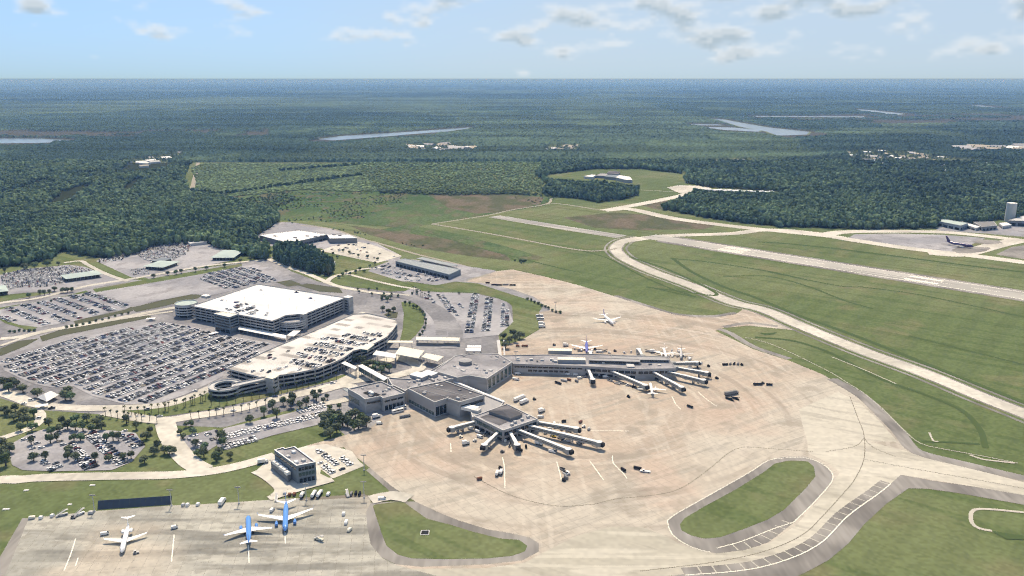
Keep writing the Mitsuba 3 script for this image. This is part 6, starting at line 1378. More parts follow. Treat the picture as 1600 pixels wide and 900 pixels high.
items = []
for kd in KINDS:
    sel = [c for c in mass if c['kind'] == kd]
    xf = np.array([[c['x'], c['y'], c['z'], c['yaw'], 1, 1, 1] for c in sel])
    for mesh, glass in ((CARM[kd][0], False), (CARM[kd][1], True)):
        cols = np.array([(.015, .02, .025) if glass else CAR_COLOURS[c['colour']] for c in sel])
        items.append(merge((np.array(mesh.vertices), np.array(mesh.faces)), xf, cols))
m, c = stack(items)
put('parked_cars', m, 'm_carmass', color=c)
labels['parked_cars'] = {'kind': 'stuff', 'label': 'hundreds of parked cars filling the farther car parks in rows', 'category': 'car'}
print('cars', len(own), len(mass), 'tris', len(m.faces))

# ------------------------------------------------------------------ trees, woods and houses
ICO = trimesh.creation.icosahedron()
IV, IF = np.array(ICO.vertices), np.array(ICO.faces)
ICO1 = trimesh.creation.icosphere(subdivisions=1)


def crown_lo(seed, n=5, tall=1.0):
    """A crown of a few uneven lumps, within radius 1 and height 0..2."""
    r = np.random.default_rng(seed)
    V, F, L = [], [], []
    for k in range(n):
        c = np.array([0, 0, 1.1]) if k == 0 else np.array([*(r.uniform(-.62, .62, 2)), r.uniform(.45, 1.55)])
        s = r.uniform(.42, .66) if k else .78
        v = IV * (1 + r.uniform(-.28, .28, (12, 1))) * s * np.array([1, 1, tall])
        a = r.uniform(0, 6.28)
        R = np.array([[math.cos(a), -math.sin(a), 0], [math.sin(a), math.cos(a), 0], [0, 0, 1]])
        V.append(v @ R.T + c); F.append(IF + 12 * k); L += [r.uniform(.72, 1.3)] * 12
    return np.vstack(V), np.vstack(F), np.array(L)


def crown_hi(seed):
    """A nearer crown: lumps, and leaf clumps that break its outline."""
    r = np.random.default_rng(seed)
    V, F, L, k = [], [], [], 0
    for i in range(9):
        c = np.array([0, 0, 1.05]) if i == 0 else np.array([*(r.uniform(-.66, .66, 2)), r.uniform(.5, 1.55)])
        s = r.uniform(.26, .46) if i else .6
        v = np.array(ICO1.vertices) * (1 + r.uniform(-.22, .22, (len(ICO1.vertices), 1))) * s + c
        V.append(v); F.append(np.array(ICO1.faces) + k); L += [r.uniform(.7, 1.3)] * len(v)
        k += len(v)
    for i in range(230):
        d = r.normal(size=3); d /= np.linalg.norm(d)
        p = d * np.array([.95, .95, .82]) * r.uniform(.72, 1.06) + [0, 0, 1.0]
        q = r.normal(size=(3, 3)) * .11
        V.append(p + q); F.append(np.array([[k, k + 1, k + 2]])); L += [r.uniform(.6, 1.55)] * 3
        k += 3
    return np.vstack(V), np.vstack(F), np.array(L)


LO = [crown_lo(s) for s in range(8)]
LO3 = [crown_lo(20 + s, 3) for s in range(8)]
LO2 = [crown_lo(40 + s, 2, 1.1) for s in range(6)]
HI = [crown_hi(s) for s in range(6)]
OAK, PINE, LIGHT, YOUNG, SHRUB = np.array([.084, .122, .070]), np.array([.054, .084, .056]), np.array([.118, .160, .084]), np.array([.120, .165, .084]), np.array([.088, .118, .064])

named_trees = []            # (x, y, radius, height, tint, place)


def tree_at(pts, r, h, place, tint=np.array([.096, .114, .074]), jit=.15):
    for x, y in pts:
        named_trees.append((x, y, r * .78 * rng.uniform(1 - jit, 1 + jit), h * rng.uniform(1 - jit, 1 + jit), tint * rng.uniform(.8, 1.25), place))


GREYOAK = np.array([.088, .104, .066])


tree_at([(-381.1, 599), (-363, 570.6), (-354.3, 570.6), (-338.4, 572.8), (-331.5, 570.6), (-342.7, 582.8), (-315.9, 569.5), (-305.7, 569.5), (-295.1, 570.6), (-290.7, 573.9), (-277.6, 567.4), (-276.5, 581.7), (-277.3, 590.8), (-295.2, 618.6), (-294.6, 609.9), (-311.2, 628.8), (-324.6, 640.6), (-319.6, 606.2), (-323.6, 603.8), (-315.5, 606.2), (-345.8, 606.2), (-350.9, 606.2), (-364.7, 606.2), (-367.2, 601.4)], 4.0, 8, 'shaded car park')
tree_at([(-384.7, 631.4), (-375.4, 617.3), (-371.3, 622.4), (-377.5, 638), (-368, 643.3), (-360, 644.7), (-353.2, 624.9), (-360.2, 626.2), (-344.6, 622.4), (-346, 639.3), (-339.2, 627.5), (-367.9, 628.8), (-346.6, 634)], 4.6, 9, 'grove above the shaded car park')
tree_at([(-391.6, 579.4), (-386.2, 572.8), (-400.9, 593.1), (-390.1, 585.1), (-379.8, 563.1)], 5.2, 10, 'left edge beside the shaded car park')
tree_at([(-264.6, 581.7), (-262.6, 581.7), (-269, 582.8), (-233.8, 609.9), (-227.9, 595.5), (-224.9, 578.3), (-224.7, 570.6), (-215.1, 573.9), (-236.3, 577.2), (-241.1, 578.3), (-250, 595.5), (-239.4, 588.5)], 4.2, 8, 'lawn right of the access road')
tree_at([(-439.8, 661.3), (-434, 657.1), (-433.8, 667), (-421.3, 659.9), (-410.4, 654.3), (-421.7, 644.7), (-410.3, 638), (-395.3, 624.9), (-404.8, 624.9), (-421.1, 650.1), (-408, 640.6)], 4.6, 8, 'lawn inside the left road loop')
tree_at([(-476.8, 722.8), (-465.4, 722.8), (-452.7, 711.3), (-466.7, 712.9), (-407.9, 704.9), (-397.6, 690.8), (-403.6, 692.4), (-432, 698.6), (-473.6, 729.5)], 6.0, 10, 'left corner of the packed car park')
tree_at([(-271.5, 632.7), (-264.7, 609.9), (-270.7, 618.6), (-268.2, 635.3), (-260.8, 618.6)], 3.6, 6, 'verge at the road junction')
tree_at([(-210.2, 670.4), (-203.5, 680.7), (-196.2, 685.3), (-195.1, 674.8), (-180.4, 696), (-176.1, 689.9), (-201.2, 651.9), (-220.7, 641), (-186.1, 670.4), (-233.1, 606.5), (-182, 676.3), (-213.3, 656.1)], 4.4, 10, 'verge above the fleet car park')
tree_at([(-158.9, 643.7), (-154.1, 646.4), (-147.6, 646.4), (-153.4, 623.9), (-147.1, 613.8), (-143.5, 621.4), (-136.8, 633), (-130.3, 626.5), (-133.9, 651.9), (-126.5, 641), (-121.4, 633), (-141.6, 635.7), (-148.5, 635.7), (-136.4, 645.1), (-127.1, 629.1)], 5.6, 11, 'grove beside the left terminal hall')
tree_at([(-10, 870.4), (1.4, 882.3), (3.5, 861.1), (-6.9, 838.6), (-2.8, 856.5), (8.6, 872.7)], 5.6, 10, 'clump below the grass crescent')
tree_at([(20.2, 1039.7), (25.1, 1033.3), (29, 1023.8), (33.8, 1017.5), (37.6, 1008.3), (42.2, 1002.2), (46.1, 996.2), (50.3, 984.3), (54.8, 978.5), (59.4, 975.6)], 2.6, 4, 'hedge between the grass crescent and the apron', SHRUB)
tree_at([(-170.4, 1043.9), (-160.3, 1043.9), (-162.6, 1030.9), (-147.4, 982), (-161.4, 984.9), (-152.1, 970.4)], 4.2, 8, 'bank right of the large garage')
tree_at([(-739.7, 1213.9), (-730.1, 1222.7), (-716.5, 1231.7)], 8.0, 13, 'open strip before the left woods')
tree_at([(-640.4, 1050), (-633.5, 1063.5), (-627.5, 1063.5), (-624.4, 1070.3), (-603.8, 1077.3), (-599.6, 1080.8), (-760.6, 1196.7), (-706.1, 1245.2), (-625, 1084.3), (-609.9, 1077.3)], 4.2, 8, 'verge of the left rental yard')
tree_at([(-476.4, 1200.9), (-494.2, 1192.4), (-442.6, 1231.6), (-429.3, 1263.8), (-417.5, 1278.1), (-509.2, 1179.9), (-464.7, 1213.9), (-523.1, 1163.5), (-498.6, 1184)], 4.0, 7.5, 'verge of the right rental yard')
tree_at([(-167.7, 798.7), (-160.7, 792.7), (-157.1, 794.7), (-150.5, 786.8), (-144.3, 781), (-139.5, 779.1), (-134.4, 775.3), (-127.1, 769.6), (-147.2, 775.3), (-121.5, 765.9), (-128.3, 760.3), (-136.7, 765.9)], 4.6, 9, 'shady strip between the lower garage and the terminal')
tree_at([(-252.4, 1159.7), (-250.1, 1175.9), (-247.7, 1192.5), (-239.5, 1180), (-233.3, 1192.5), (-230.7, 1209.6), (-221.6, 1196.7), (-218.9, 1231.6), (-213.9, 1249.7), (-215.2, 1282.8), (-234.1, 1297.4), (-250.4, 1307.4), (-269.9, 1332.9), (-283.6, 1348.7), (-295.3, 1322.6), (-282.7, 1297.4)], 3.4, 6, 'hedge round the cargo yards', SHRUB)
tree_at([(-207.1, 1074.2), (-187.5, 1060.5), (-171.3, 1060.5), (-161, 1060.5), (-151.5, 1053.8), (-134.4, 1067.3), (-127.9, 1070.8), (-112.3, 1070.8), (-71.5, 1067.3), (-49.8, 1063.9), (-171.1, 1037.4), (-211.4, 1088.2), (-196.5, 1088.2), (-185.1, 1088.2)], 2.3, 5, 'avenue above the arrivals lanes', SHRUB)
tree_at([(-137.3, 1015.1), (-131.1, 1012), (-124.8, 999.8), (-120.1, 993.8), (-114.7, 982), (-110.3, 970.4), (-106.5, 956.3), (-103.3, 939.9), (-101.6, 923.9), (-101.3, 906), (-101.9, 891.1), (-103.3, 876.7), (-104.8, 865)], 2.4, 6, 'curved row beside the arrivals lanes', SHRUB)
tree_at([(-518.7, 913.4), (-515.4, 918.5), (-510.7, 921.1), (-505.9, 926.3), (-500.9, 931.6), (-497.3, 939.5), (-492.2, 944.9), (-487.1, 950.4), (-483.3, 958.7), (-479.4, 967.1), (-474.1, 972.8), (-574.6, 895.9), (-569.5, 895.9), (-566.5, 900.9), (-560.7, 900.9), (-554.8, 900.9), (-548.9, 900.9)], 2.4, 3.5, 'hedge before the row car park', SHRUB)
tree_at([(-573.4, 1059.5), (-553, 1052.8), (-534, 1039.7), (-513.8, 1023.8), (-492.9, 1005.2), (-621.5, 981.4), (-619.2, 1005.2), (-611.5, 1020.6), (-600.2, 1030.1)], 2.2, 3.5, 'strips of the row car park', SHRUB)
tree_at([(-176.7, 707.4), (-168.9, 685.7), (-167.1, 693.3), (-151.9, 672.3), (-159.7, 669.4)], 3.0, 6, 'planting before the terminal front', SHRUB)

# palms along the airport road
palms = []


def palm_row(pts, step, place):
    ln = LineString(pts)
    n = max(1, int(ln.length / step))
    for i in range(n + 1):
        q = ln.interpolate(i / n, normalized=True)
        palms.append((q.x + rng.normal(0, .6), q.y + rng.normal(0, .6), rng.uniform(6.5, 9), place))


palm_row([(-334.2, 658.1), (-318.2, 659.5), (-306.1, 663.7), (-288.8, 676.7), (-276.7, 693.1)], 5.2, 'upper side of the airport road median')
palm_row([(-349.4, 655.4), (-327, 648.5), (-300.2, 643.2)], 6.0, 'lower side of the airport road, left stretch')
palm_row([(-273.6, 648.5), (-253.6, 656.7), (-234.7, 666.6), (-218, 676.7)], 6.5, 'lower side of the airport road, right stretch')
palm_row([(-267.2, 679.6), (-246.9, 687), (-227.1, 697.7), (-198.1, 721.6), (-169.7, 743.5)], 6.8, 'lawn below the lower garage')
palm_row([(-303.5, 670.9), (-285.4, 682.5), (-264.9, 697.7)], 7.5, 'upper lawn left of the lower garage')
palm_row([(-134.5, 1082.3), (-124.4, 1061.8), (-111.3, 1042.1)], 6, 'fork of the arrivals road')


def palm_crown():
    r = np.random.default_rng(3)
    V, F, L, k = [], [], [], 0
    for i in range(22):
        a, e = r.uniform(0, 6.28), r.uniform(-.5, .9)
        d = np.array([math.cos(a), math.sin(a)])
        s = np.array([-d[1], d[0]])
        ln = r.uniform(1.5, 2.1)
        p = [np.array([*(d * t * ln), math.sin(e) * t * ln - .9 * t * t * ln * .6]) for t in (0.05, .5, 1.0)]
        for (q0, w0), (q1, w1) in zip(((p[0], .14), (p[1], .42)), ((p[1], .42), (p[2], .10))):
            V.append(np.array([[*(q0[:2] - s * w0), q0[2] - .1], [*(q0[:2] + s * w0), q0[2] - .1], [*(q1[:2] + s * w1), q1[2] - .1], [*(q1[:2] - s * w1), q1[2] - .1], q0, q1]))
            F.append(np.array([[0, 4, 5], [0, 5, 3], [4, 1, 2], [4, 2, 5]]) + k)
            L += [r.uniform(.7, 1.35)] * 6
            k += 6
    return np.vstack(V), np.vstack(F), np.array(L)


pv, pf, pl = palm_crown()
PALM = mikit.ply(trimesh.Trimesh(pv, pf, process=False), 'm_leaf', color=np.clip(pl[:, None] * np.array([.050, .066, .032]), 0, 1))
PTRUNK = mikit.ply(cyl([0, 0, 0], .26, 1.0, 8, .19), 'm_bark')
pal_by = {}
for p in palms:
    pal_by.setdefault(p[3], []).append(p)
for place, ps in pal_by.items():
    for i, (x, y, h, _) in enumerate(sorted(ps, key=lambda p: p[0] / p[1])):
        k = thing('palm_tree', f'slim palm on the {place}, {nth(i)} from left', 'palm', f'palms on the {place}')
        scene[k + '__trunk'] = {**PTRUNK, 'to_world': T().translate([x, y, 0]).scale([1, 1, h])}
        scene[k + '__crown'] = {**PALM, 'to_world': T().translate([x, y, h]).rotate([0, 0, 1], 47.0 * i).scale([.85, .85, .85])}


def scatter(g, step, jit=.45, seed=0):
    r = np.random.default_rng(100 + seed)
    x0, y0, x1, y1 = g.bounds
    X, Y = np.meshgrid(np.arange(x0, x1, step), np.arange(y0, y1, step * .9))
    X[1::2] += step / 2
    X, Y = X.ravel() + r.uniform(-jit, jit, X.size) * step, Y.ravel() + r.uniform(-jit, jit, X.size) * step
    ok = shapely.contains_xy(g, X, Y)
    return np.column_stack([X[ok], Y[ok]])


EDGE_Y = (0, 2875.2)[1]
WOODS = [  # polygon, spacing, radius, height, tints, detail
    ([(-852.3, 1222.6), (-789, 1231.4), (-761.7, 1240.4), (-736.2, 1286.9), (-760.5, 1331.7), (-738.9, 1347.3), (-695.1, 1311.4), (-676.2, 1296.6), (-648.3, 1296.6), (-624.2, 1321.5), (-622.1, 1357.9), (-618.7, 1390.6), (-573.2, 1413.3), (-535, 1413.3), (-500.4, 1368.6), (-442.3, 1316.4), (-406.4, 1277.3), (-389.7, 1286.9), (-419.5, 1390.6), (-440.5, 1401.8), (-471.2, 1473.1), (-468.7, 1579.7), (-474.1, 1654), (-510.9, 1752.6), (-553.6, 1669.7), (-703.8, 1788.1), (-771.5, 1685.7), (-925.1, 1752.6), (-970.9, 1661.8), (-1178.8, 1718.5)], 9.0, 5.6, 17, (OAK, PINE, OAK, LIGHT, LIGHT), LO),
    ([(-375.1, 1267.9), (-339.1, 1227), (-304.4, 1196.9), (-272.1, 1172.2), (-264.3, 1184.5), (-273.3, 1222.6), (-295, 1263.2), (-326.9, 1321.5), (-361.4, 1357.9), (-401.8, 1363.2)], 7.0, 4.2, 19, (PINE, PINE, OAK), LO),
    ([(111.5, 2875.2), (606.7, 2875.2), (521.2, 2516.8), (416.9, 2655), (270.4, 2655), (112.9, 2499.5), (83.1, 2368.5), (110.3, 2278.6), (185.6, 2264.3), (260.4, 2222.3), (330.2, 2142.8), (313.9, 2033.3), (268.4, 1966.1), (201.3, 1913.3), (159.7, 1977), (94.6, 2010.4), (78.2, 2080.6), (97.8, 2236.2), (72.5, 2448.7)], 10.5, 6.2, 16, (OAK, PINE, OAK, LIGHT), LO2),
    ([(330, 1815.5), (362.5, 1770.2), (398.7, 1702), (473.4, 1623.5), (532.3, 1583.2), (609.8, 1572.6), (678.6, 1558.6), (823.9, 1572.6), (859.6, 1623.5), (936.6, 1623.5), (1001.7, 1669.7), (1059.2, 1677.7), (1154.6, 1661.8), (1962.9, 2875.2), (606.7, 2875.2), (481.5, 2293.1), (514.3, 2208.7), (672.7, 2117.5), (716.8, 2080.6), (646.1, 2010.4), (554.6, 2021.8), (478, 2033.3), (459.1, 2056.7), (416.4, 1966.1)], 9.5, 5.6, 16, (OAK, OAK, PINE, LIGHT), LO),
    ([(-1178.8, 1718.5), (-970.9, 1661.8), (-925.1, 1752.6), (-771.5, 1685.7), (-703.8, 1788.1), (-553.6, 1669.7), (-510.9, 1752.6), (-591.6, 1863.2), (-697.8, 1977), (-764.7, 2033.3), (-816.4, 2068.6), (-964, 2416), (-1059, 2704.4), (-1115.3, 2875.2), (-1940.5, 2875.2)], 9.0, 5.4, 14, (OAK, LIGHT, YOUNG, LIGHT), LO),
    ([(-1050.6, 2704.4), (-1054.4, 2830.6), (-527.2, 2830.6), (-348, 2117.5), (-428.4, 2105), (-553.1, 2142.8), (-640.8, 2044.9), (-709.2, 2010.4), (-816.6, 2130.1)], 9.0, 5.2, 3.6, (YOUNG, YOUNG * 1.15, LIGHT), LO2),
    ([(-535.3, 2875.2), (111.5, 2875.2), (72.5, 2448.7), (97.8, 2236.2), (78.2, 2080.6), (0, 2117.5), (-162.9, 2080.6), (-350, 2130.1), (-418.2, 2384.1)], 11.5, 4.6, 4.5, (LIGHT, YOUNG, YOUNG * 1.1), LO2),
]
HEDGE = [[(-731, 2588.7), (-625.8, 2684.4), (-513.1, 2776.6)], [(-674.9, 2130.1), (-621.4, 2208.7), (-547.1, 2337.8), (-457, 2465.4)], [(-823.8, 2105), (-728.9, 2044.9), (-674.9, 2130.1)]]
TRAILS = [([(-1045.6, 1863.2), (-1071.4, 1944.7), (-1108.3, 2056.7), (-1133, 2142.8), (-1156.4, 2222.3)], 46), ([(-995.1, 2105), (-1043.2, 2264.3), (-1074.4, 2384.1)], 26), ([(-1285.1, 2105), (-1294.5, 2208.7), (-1279.8, 2293.1)], 22)]
CLEARING = [(-1228.3, 2588.7), (-1318, 2830.6), (-1301.4, 2944.8), (-1224.3, 2968.8), (-1155.5, 2830.6), (-1106.8, 2626.2), (-1148, 2552.3)]
pool = []        # x, y, radius, height, tint, detail
for w, (pts, step, r, h, tints, det) in enumerate(WOODS):
    gw = P(pts)
    if w in (0, 4):
        for cut, cw in TRAILS:
            gw = gw.difference(strip(cut, cw))
        gw = gw.difference(P(CLEARING))
    q = scatter(gw, step, seed=w)
    d2 = np.hypot(q[:, 0], q[:, 1])
    keep = q[:, 1] < EDGE_Y + 15
    if w in (0, 3, 4):
        far = d2 > 2150
        keep &= ~far | (np.random.default_rng(w).random(len(q)) < .62)
    q = q[keep]
    rr = np.random.default_rng(200 + w)
    big = .5 * meshkit.fbm(np.column_stack([q / 110.0, q[:, :1] * 0]), 3, 3) + .5 * meshkit.fbm(np.column_stack([q / np.array([420.0, 700.0]), q[:, :1] * 0]), 3, 5)
    big = np.clip((big - .5) * 1.7 + .5, 0, 1)
    for (x, y), b in zip(q, big):
        if w in (0, 2, 3, 4) and b < .10 and rr.random() < .7:
            continue
        tall = .72 + .55 * meshkit.noise(np.array([[x / 46.0, y / 46.0, w + .5]]), 31)[0]
        pick = int(np.clip((b + rr.normal(0, .28)) * len(tints), 0, len(tints) - 1)) if w in (0, 2, 3, 4) else int(rr.integers(len(tints)))
        order = sorted(tints, key=lambda q: q[1])
        t = order[pick] * (.72 + .55 * b) * rr.uniform(.72, 1.35)
        s = rr.choice([.72, .95, 1.1, 1.45], p=[.25, .35, .28, .12]) * rr.uniform(.88, 1.12) * (1.12 if np.hypot(x, y) > 2150 and w in (0, 3, 4) else 1)
        pool.append((x, y, r * s, h * tall * (.75 + .3 * b) * rr.uniform(.85, 1.2), t, LO3 if det is LO and x * x + y * y > 1850 ** 2 else det, w))
# hedgerows and bushes in the rough ground
for w, (pts, step, r, h) in enumerate([([(-709.8, 1923.7), (-626.1, 2105), (-395.4, 2105), (-329.5, 2105), (-162, 2068.6), (0, 2105), (106.6, 1999.2), (74, 1882.9), (-64.8, 2068.6), (-212.6, 2056.7), (-281.5, 1788.1), (-310.7, 1638.6), (-472.3, 1661.8)], 21, 2.2, 2.2), ([(-647.8, 1966.1), (-593.1, 2105), (-509, 1966.1), (-534.9, 1788.1)], 13, 3.4, 4.0), ([(-350, 2130.1), (-162.9, 2080.6), (0, 2117.5), (97.7, 2010.4), (0, 2056.7), (-159.3, 2033.3), (-342.1, 2080.6)], 9, 4.5, 6.0), ([(10.2, 1277.3), (22.6, 1286.9), (26.3, 1263.2), (14.1, 1258.6)], 7, 3, 4), ([(-459.2, 1661.8), (-292.4, 1538), (-181.2, 1424.9), (-63.5, 1326.6), (30.4, 1267.9), (30.2, 1258.6), (-73.3, 1311.4), (-203.9, 1424.9), (-316.8, 1538), (-453.1, 1638.6)], 22, 2.2, 2.4)]):
    rr = np.random.default_rng(300 + w)
    qs = scatter(P(pts), step * (.62 if w in (0, 4) else 1), seed=20 + w)
    if w in (0, 4):
        qs = qs[meshkit.fbm(np.column_stack([qs / np.array([75.0, 55.0]), qs[:, :1] * 0]), 3, 12) > .54]
    for x, y in qs:
        pool.append((x, y, r * rr.uniform(.6, 1.5), h * rr.uniform(.7, 1.4), SHRUB * rr.uniform(.7, 1.2), LO2, 10 + w))
for hl in HEDGE:
    ln = LineString(hl)
    for t in np.arange(0, ln.length, 7.0):
        q = ln.interpolate(t + rng.uniform(-2, 2))
        pool.append((q.x + rng.normal(0, 3), q.y + rng.normal(0, 4), rng.uniform(4, 6), rng.uniform(8, 13), OAK * rng.uniform(.6, 1.0), LO2, 12))
PLACE_W = {0: 'front edge of the left woods', 1: 'dark grove between the garages and the warehouse', 2: 'woods round the far clearing', 3: 'front edge of the right woods', 4: 'upper left woods', 5: 'young plantation', 6: 'scrub'}
pool_big = sorted([p for p in pool if p[6] in (0, 1, 3)], key=lambda p: p[0] ** 2 + p[1] ** 2)
n_own = max(0, 300 - len(named_trees))
front = pool_big[:n_own]
front_ids = {id(p) for p in front}
rest = [p for p in pool if id(p) not in front_ids]
allnamed = [(*t[:6], None) for t in named_trees] + [(p[0], p[1], p[2], p[3], p[4], PLACE_W[p[6]], p[5]) for p in front]
HIPLY = {}


def trunk_mesh():
    m = [cyl([0, 0, 0], .055, .45, 8, .04)]
    for a in (0.3, 2.4, 4.4):
        m.append(beam((0, 0, .38), (.16 * math.cos(a), .16 * math.sin(a), .62), .03, .03))
    return trimesh.util.concatenate(m)


TRUNK = mikit.ply(trunk_mesh(), 'm_bark')
TINTS = [OAK * .8, OAK, OAK * 1.25, PINE, PINE * 1.3, LIGHT, SHRUB, SHRUB * .8, GREYOAK, GREYOAK * 1.2, GREYOAK * .85]
tr_by = {}
for t in allnamed:
    tr_by.setdefault(t[5], []).append(t)
for place, ts in tr_by.items():
    for i, (x, y, r, h, tint, _, det) in enumerate(sorted(ts, key=lambda t: t[0] / t[1])):
        tone = int(np.argmin([np.abs(q - tint).sum() for q in TINTS]))
        shape = int(rng.integers(6))
        if (shape, tone) not in HIPLY:
            v, f, l = HI[shape]
            HIPLY[shape, tone] = mikit.ply(trimesh.Trimesh(v, f, process=False), 'm_leaf', color=np.clip(l[:, None] * TINTS[tone], 0, 1))
        word = 'clipped shrub' if h < 4.6 else 'small tree' if h < 7 else 'leafy tree'
        k = thing('shrub' if h < 4.6 else 'leafy_tree', f'{word} in the {place}, {nth(i)} from left', 'shrub' if h < 4.6 else 'tree', f'trees of the {place}')
        z0 = h * (.05 if h < 4.6 or det is not None else .24)
        scene[k + '__trunk'] = {**TRUNK, 'to_world': T().translate([x, y, 0]).scale([h, h, h])}
        scene[k + '__crown'] = {**HIPLY[shape, tone], 'to_world': T().translate([x, y, z0]).rotate([0, 0, 1], float(rng.uniform(0, 360))).scale([r, r, (h - z0) / 2.05])}


def grove(name, ps, label):
    items = []
    for det in (LO, LO2, LO3):
        sel = [p for p in ps if p[5] is det]
        if not sel:
            continue
        kinds = rng.integers(0, len(det), len(sel))
        for s in range(len(det)):
            q = [p for p, kk in zip(sel, kinds) if kk == s]
            if not q:
                continue
            v, f, l = det[s]
            xf = np.array([[p[0], p[1], p[3] * .02, 0, p[2], p[2], p[3] / 2.0] for p in q])
            xf[:, 3] = rng.uniform(0, 6.28, len(q))
            cols = np.clip(np.array([p[4] for p in q])[:, None, :] * l[None, :, None], 0, 1)
            items.append(merge((v, f), xf, cols))
    m, c = stack(items)
    put(name, m, 'm_leaf', color=c)
    labels[name] = {'kind': 'stuff', 'label': label}
    return len(ps), len(m.faces)


print('woods', grove('woodland', [p for p in rest if p[6] < 5], 'dense mixed woods round the airfield'), grove('plantation', [p for p in rest if p[6] in (5, 6)], 'pale green young plantation beyond the meadow'), grove('bushes', [p for p in rest if p[6] >= 10], 'scattered bushes and hedge lines in the rough meadow'))
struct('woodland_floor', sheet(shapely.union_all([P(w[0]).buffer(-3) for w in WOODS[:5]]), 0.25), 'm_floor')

# the far woods to the horizon: one canopy, opened at rivers, marsh and settlements
Y, ys = EDGE_Y, []
while Y < 118000:
    ys.append(Y)
    Y += max(9.0, 0.29 * Y * Y * 0.00122 / EYE)
ys = np.array(ys)
us = np.linspace(-.78, .78, 1000)
U, YY = np.meshgrid(us, ys)
r5 = np.random.default_rng(77)
XX = U * YY + r5.uniform(-.4, .4, U.shape) * YY * (us[1] - us[0])
YJ = YY + r5.uniform(-.4, .4, U.shape) * np.gradient(ys)[:, None]
pp = np.column_stack([XX.ravel() / 260.0, YJ.ravel() / 260.0, np.zeros(XX.size)])
fade = np.clip(5500 / YY, 0, 1) ** 1.3
lowf = .5 + (meshkit.fbm(pp, 4, 6).reshape(U.shape) - .5) * fade
wide = .5 + (meshkit.fbm(pp * np.array([.12, .05, 0]) + 9, 2, 8).reshape(U.shape) - .5) * np.clip(16000 / YY, 0, 1)
Hc = 10.5 + 8 * (lowf - .5) + r5.uniform(-4.0, 4.0, U.shape) * np.clip(5200 / YY, 0, 1) ** 1.6
TOWNS = [P([(1322.7, 3288.8), (1449.8, 3348.8), (1549.8, 3230.9), (1610.9, 2968.8), (1731.1, 2787.3), (1849.1, 2704.4), (1615, 2353), (1506.3, 2416), (1332.3, 2516.8), (1260.7, 2704.4), (1219.7, 2968.8)]), P([(-457.3, 3611.9), (-281.5, 3647.7), (-164.1, 3542.4), (-154, 3318.5), (-279.8, 3288.8), (-414.2, 3348.8)]), P([(138.1, 3576.8), (292.8, 3611.9), (271.8, 3348.8), (128.3, 3318.5)]), P([(1879.4, 3475.5), (2243.1, 3542.4), (2123, 3348.8), (1796.3, 3318.5)]), P([(-1370.5, 2921.3), (-1300, 3120.8), (-1309.9, 3288.8), (-1224, 3068.5), (-1176.7, 2704.4), (-1271.2, 2704.4)]), P([(690.9, 2921.3), (818.5, 3017.8), (1050.6, 2704.4), (1006.8, 2588.7), (692.5, 2787.3)])]
open_ = np.zeros(U.shape, bool)
low = np.zeros(U.shape, bool)
for g in MARSH:
    near = g.buffer(14)
    low |= shapely.contains_xy(shapely.affinity.translate(g.buffer(25), 0, -190).union(g.buffer(30)), XX, YJ)
    open_ |= shapely.contains_xy(near, XX, YJ)
for g in TOWNS:
    low |= shapely.contains_xy(g, XX, YJ) & (r5.random(U.shape) < .82)
marshband = P([(-3111.8, 4600.2), (-2495.9, 4777.6), (-1933.1, 4657.8), (-1394.8, 4777.6), (-1224.3, 4184.9), (-1714.9, 4047.6), (-2835.2, 4184.9)]).union(P([(1864.1, 6769.2), (4295.8, 7022.5), (4578.4, 6649.2), (3954.1, 5732.7), (1812.3, 5249), (1631.1, 5914.1)]))
low |= shapely.contains_xy(marshband, XX, YJ) & (lowf + .25 * (wide - .5) > .47)
Hc = np.where(low, 1.0 + r5.uniform(0, 1.6, U.shape), Hc)
Hc = np.where(open_, -1.0, Hc)
Hc[0] = 0.0
band = meshkit.fbm(np.column_stack([XX.ravel() / 1400.0, np.log(YJ.ravel()) * 22.0, np.zeros(XX.size)]), 3, 15).reshape(U.shape)  # lighter and darker streaks: patches of woods, with cloud shadows painted in
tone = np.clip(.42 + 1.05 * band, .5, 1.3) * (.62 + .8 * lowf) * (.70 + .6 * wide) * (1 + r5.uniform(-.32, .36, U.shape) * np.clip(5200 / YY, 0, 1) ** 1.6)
base_c = np.where((wide > .52)[..., None], np.array([.066, .098, .068]), np.array([.050, .080, .060]))
patch = meshkit.fbm(np.column_stack([XX.ravel() / 520.0, YJ.ravel() / 900.0, np.zeros(XX.size)]), 3, 18).reshape(U.shape)
thin = np.clip((patch - .60) / .08, 0, 1) * np.clip(9000 / YY, 0, 1)        # cut-over and young growth among the woods
Hc = np.where((thin > .5) & ~open_ & ~low, Hc * .6, Hc)
base_c = base_c * (1 - thin[..., None]) + np.array([.078, .114, .070]) * thin[..., None]
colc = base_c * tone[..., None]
town = np.zeros(U.shape, bool)
for g in TOWNS:
    town |= shapely.contains_xy(g, XX, YJ)
colc = np.where(low[..., None], np.where(town[..., None], np.array([.145, .168, .092]), np.array([.074, .076, .062])) * (.8 + .4 * lowf)[..., None], colc)
nr, nc = U.shape
V = np.column_stack([XX.ravel(), YJ.ravel(), Hc.ravel()])
idx = np.arange(nr * nc).reshape(nr, nc)
a, b, c_, d_ = idx[:-1, :-1].ravel(), idx[:-1, 1:].ravel(), idx[1:, 1:].ravel(), idx[1:, :-1].ravel()
F = np.vstack([np.column_stack([a, b, c_]), np.column_stack([a, c_, d_])])
F = F[~open_.ravel()[F].all(axis=1)]
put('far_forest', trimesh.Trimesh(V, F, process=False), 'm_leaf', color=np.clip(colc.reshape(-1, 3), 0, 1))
labels['far_forest'] = {'kind': 'stuff', 'label': 'unbroken woods reaching to the flat horizon'}
print('canopy', nr, nc, len(F))

# houses and sheds far off among the trees


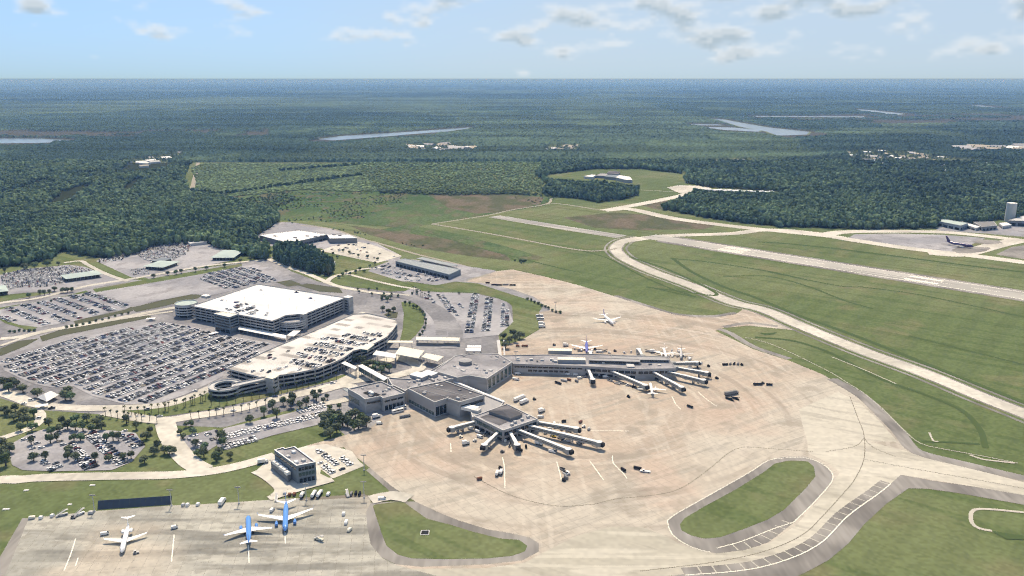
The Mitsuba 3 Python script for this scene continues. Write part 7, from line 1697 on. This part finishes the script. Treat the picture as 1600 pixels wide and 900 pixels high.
def house(label, x, y, w, d, h, yaw, wall, roof, cat='house', name='house', group=None):
    k = thing(name, label, cat, group)
    part(k, 'wall', placed(box([0, 0, h / 2], [w, d, h]), x, y, 0, yaw), wall)
    e = [(s * (w / 2 + .5), t * (d / 2 + .5), h) for s in (-1, 1) for t in (-1, 1)] + [(s * (w / 2 + .3), 0, h + d * .22) for s in (-1, 1)] + [(s * (w / 2 + .5), t * (d / 2 + .5), h + .25) for s in (-1, 1) for t in (-1, 1)]
    part(k, 'roof', placed(hull(e), x, y, 0, yaw), roof)


groups = [('right settlement', TOWNS[0], 64, (20, 34), 'm_white'), ('town beyond the middle woods', TOWNS[1], 14, (40, 75), 'm_white'), ('sheds right of the middle woods', TOWNS[2], 7, (30, 60), 'm_white'), ('settlement at the far right edge', TOWNS[3], 11, (50, 90), 'm_white'), ('clearing in the left woods', TOWNS[4], 9, (24, 40), 'm_white'), ('scattered plots above the right woods', TOWNS[5], 9, (20, 34), 'm_palegrey')]
for gname, g, n, (w0, w1), roof in groups:
    rr = np.random.default_rng(len(gname))
    x0, y0, x1, y1 = g.bounds
    got = []
    while len(got) < n:
        q = (rr.uniform(x0, x1), rr.uniform(y0, y1))
        if g.contains(Point(*q)) and all(math.dist(q, o) > w1 * .8 for o in got):
            got.append(q)
    for i, (x, y) in enumerate(sorted(got, key=lambda q: q[0] / q[1])):
        w = rr.uniform(w0, w1)
        house(f'pale roofed house of the {gname}, {nth(i)} from left', x, y, w, w * rr.uniform(.45, .7), rr.uniform(4, 6.5), rr.uniform(0, 3.1), 'm_palegrey', ['m_palegrey', roof, 'm_midgrey', 'm_clay'][int(rr.integers(4))], group=f'houses of the {gname}')
for i, s_ in enumerate([(502.1, 2117.5), (527.2, 2105), (550.4, 2098.9), (573.4, 2092.7), (599.5, 2080.6), (625.4, 2074.6), (648, 2068.6)]):
    house(f'white roofed shed in the strip clearing above the right woods, {nth(i)} from left', s_[0], s_[1], 26, 12, 5, .3, 'm_palegrey', 'm_white', 'shed', 'storage_shed', 'white sheds of the strip clearing')
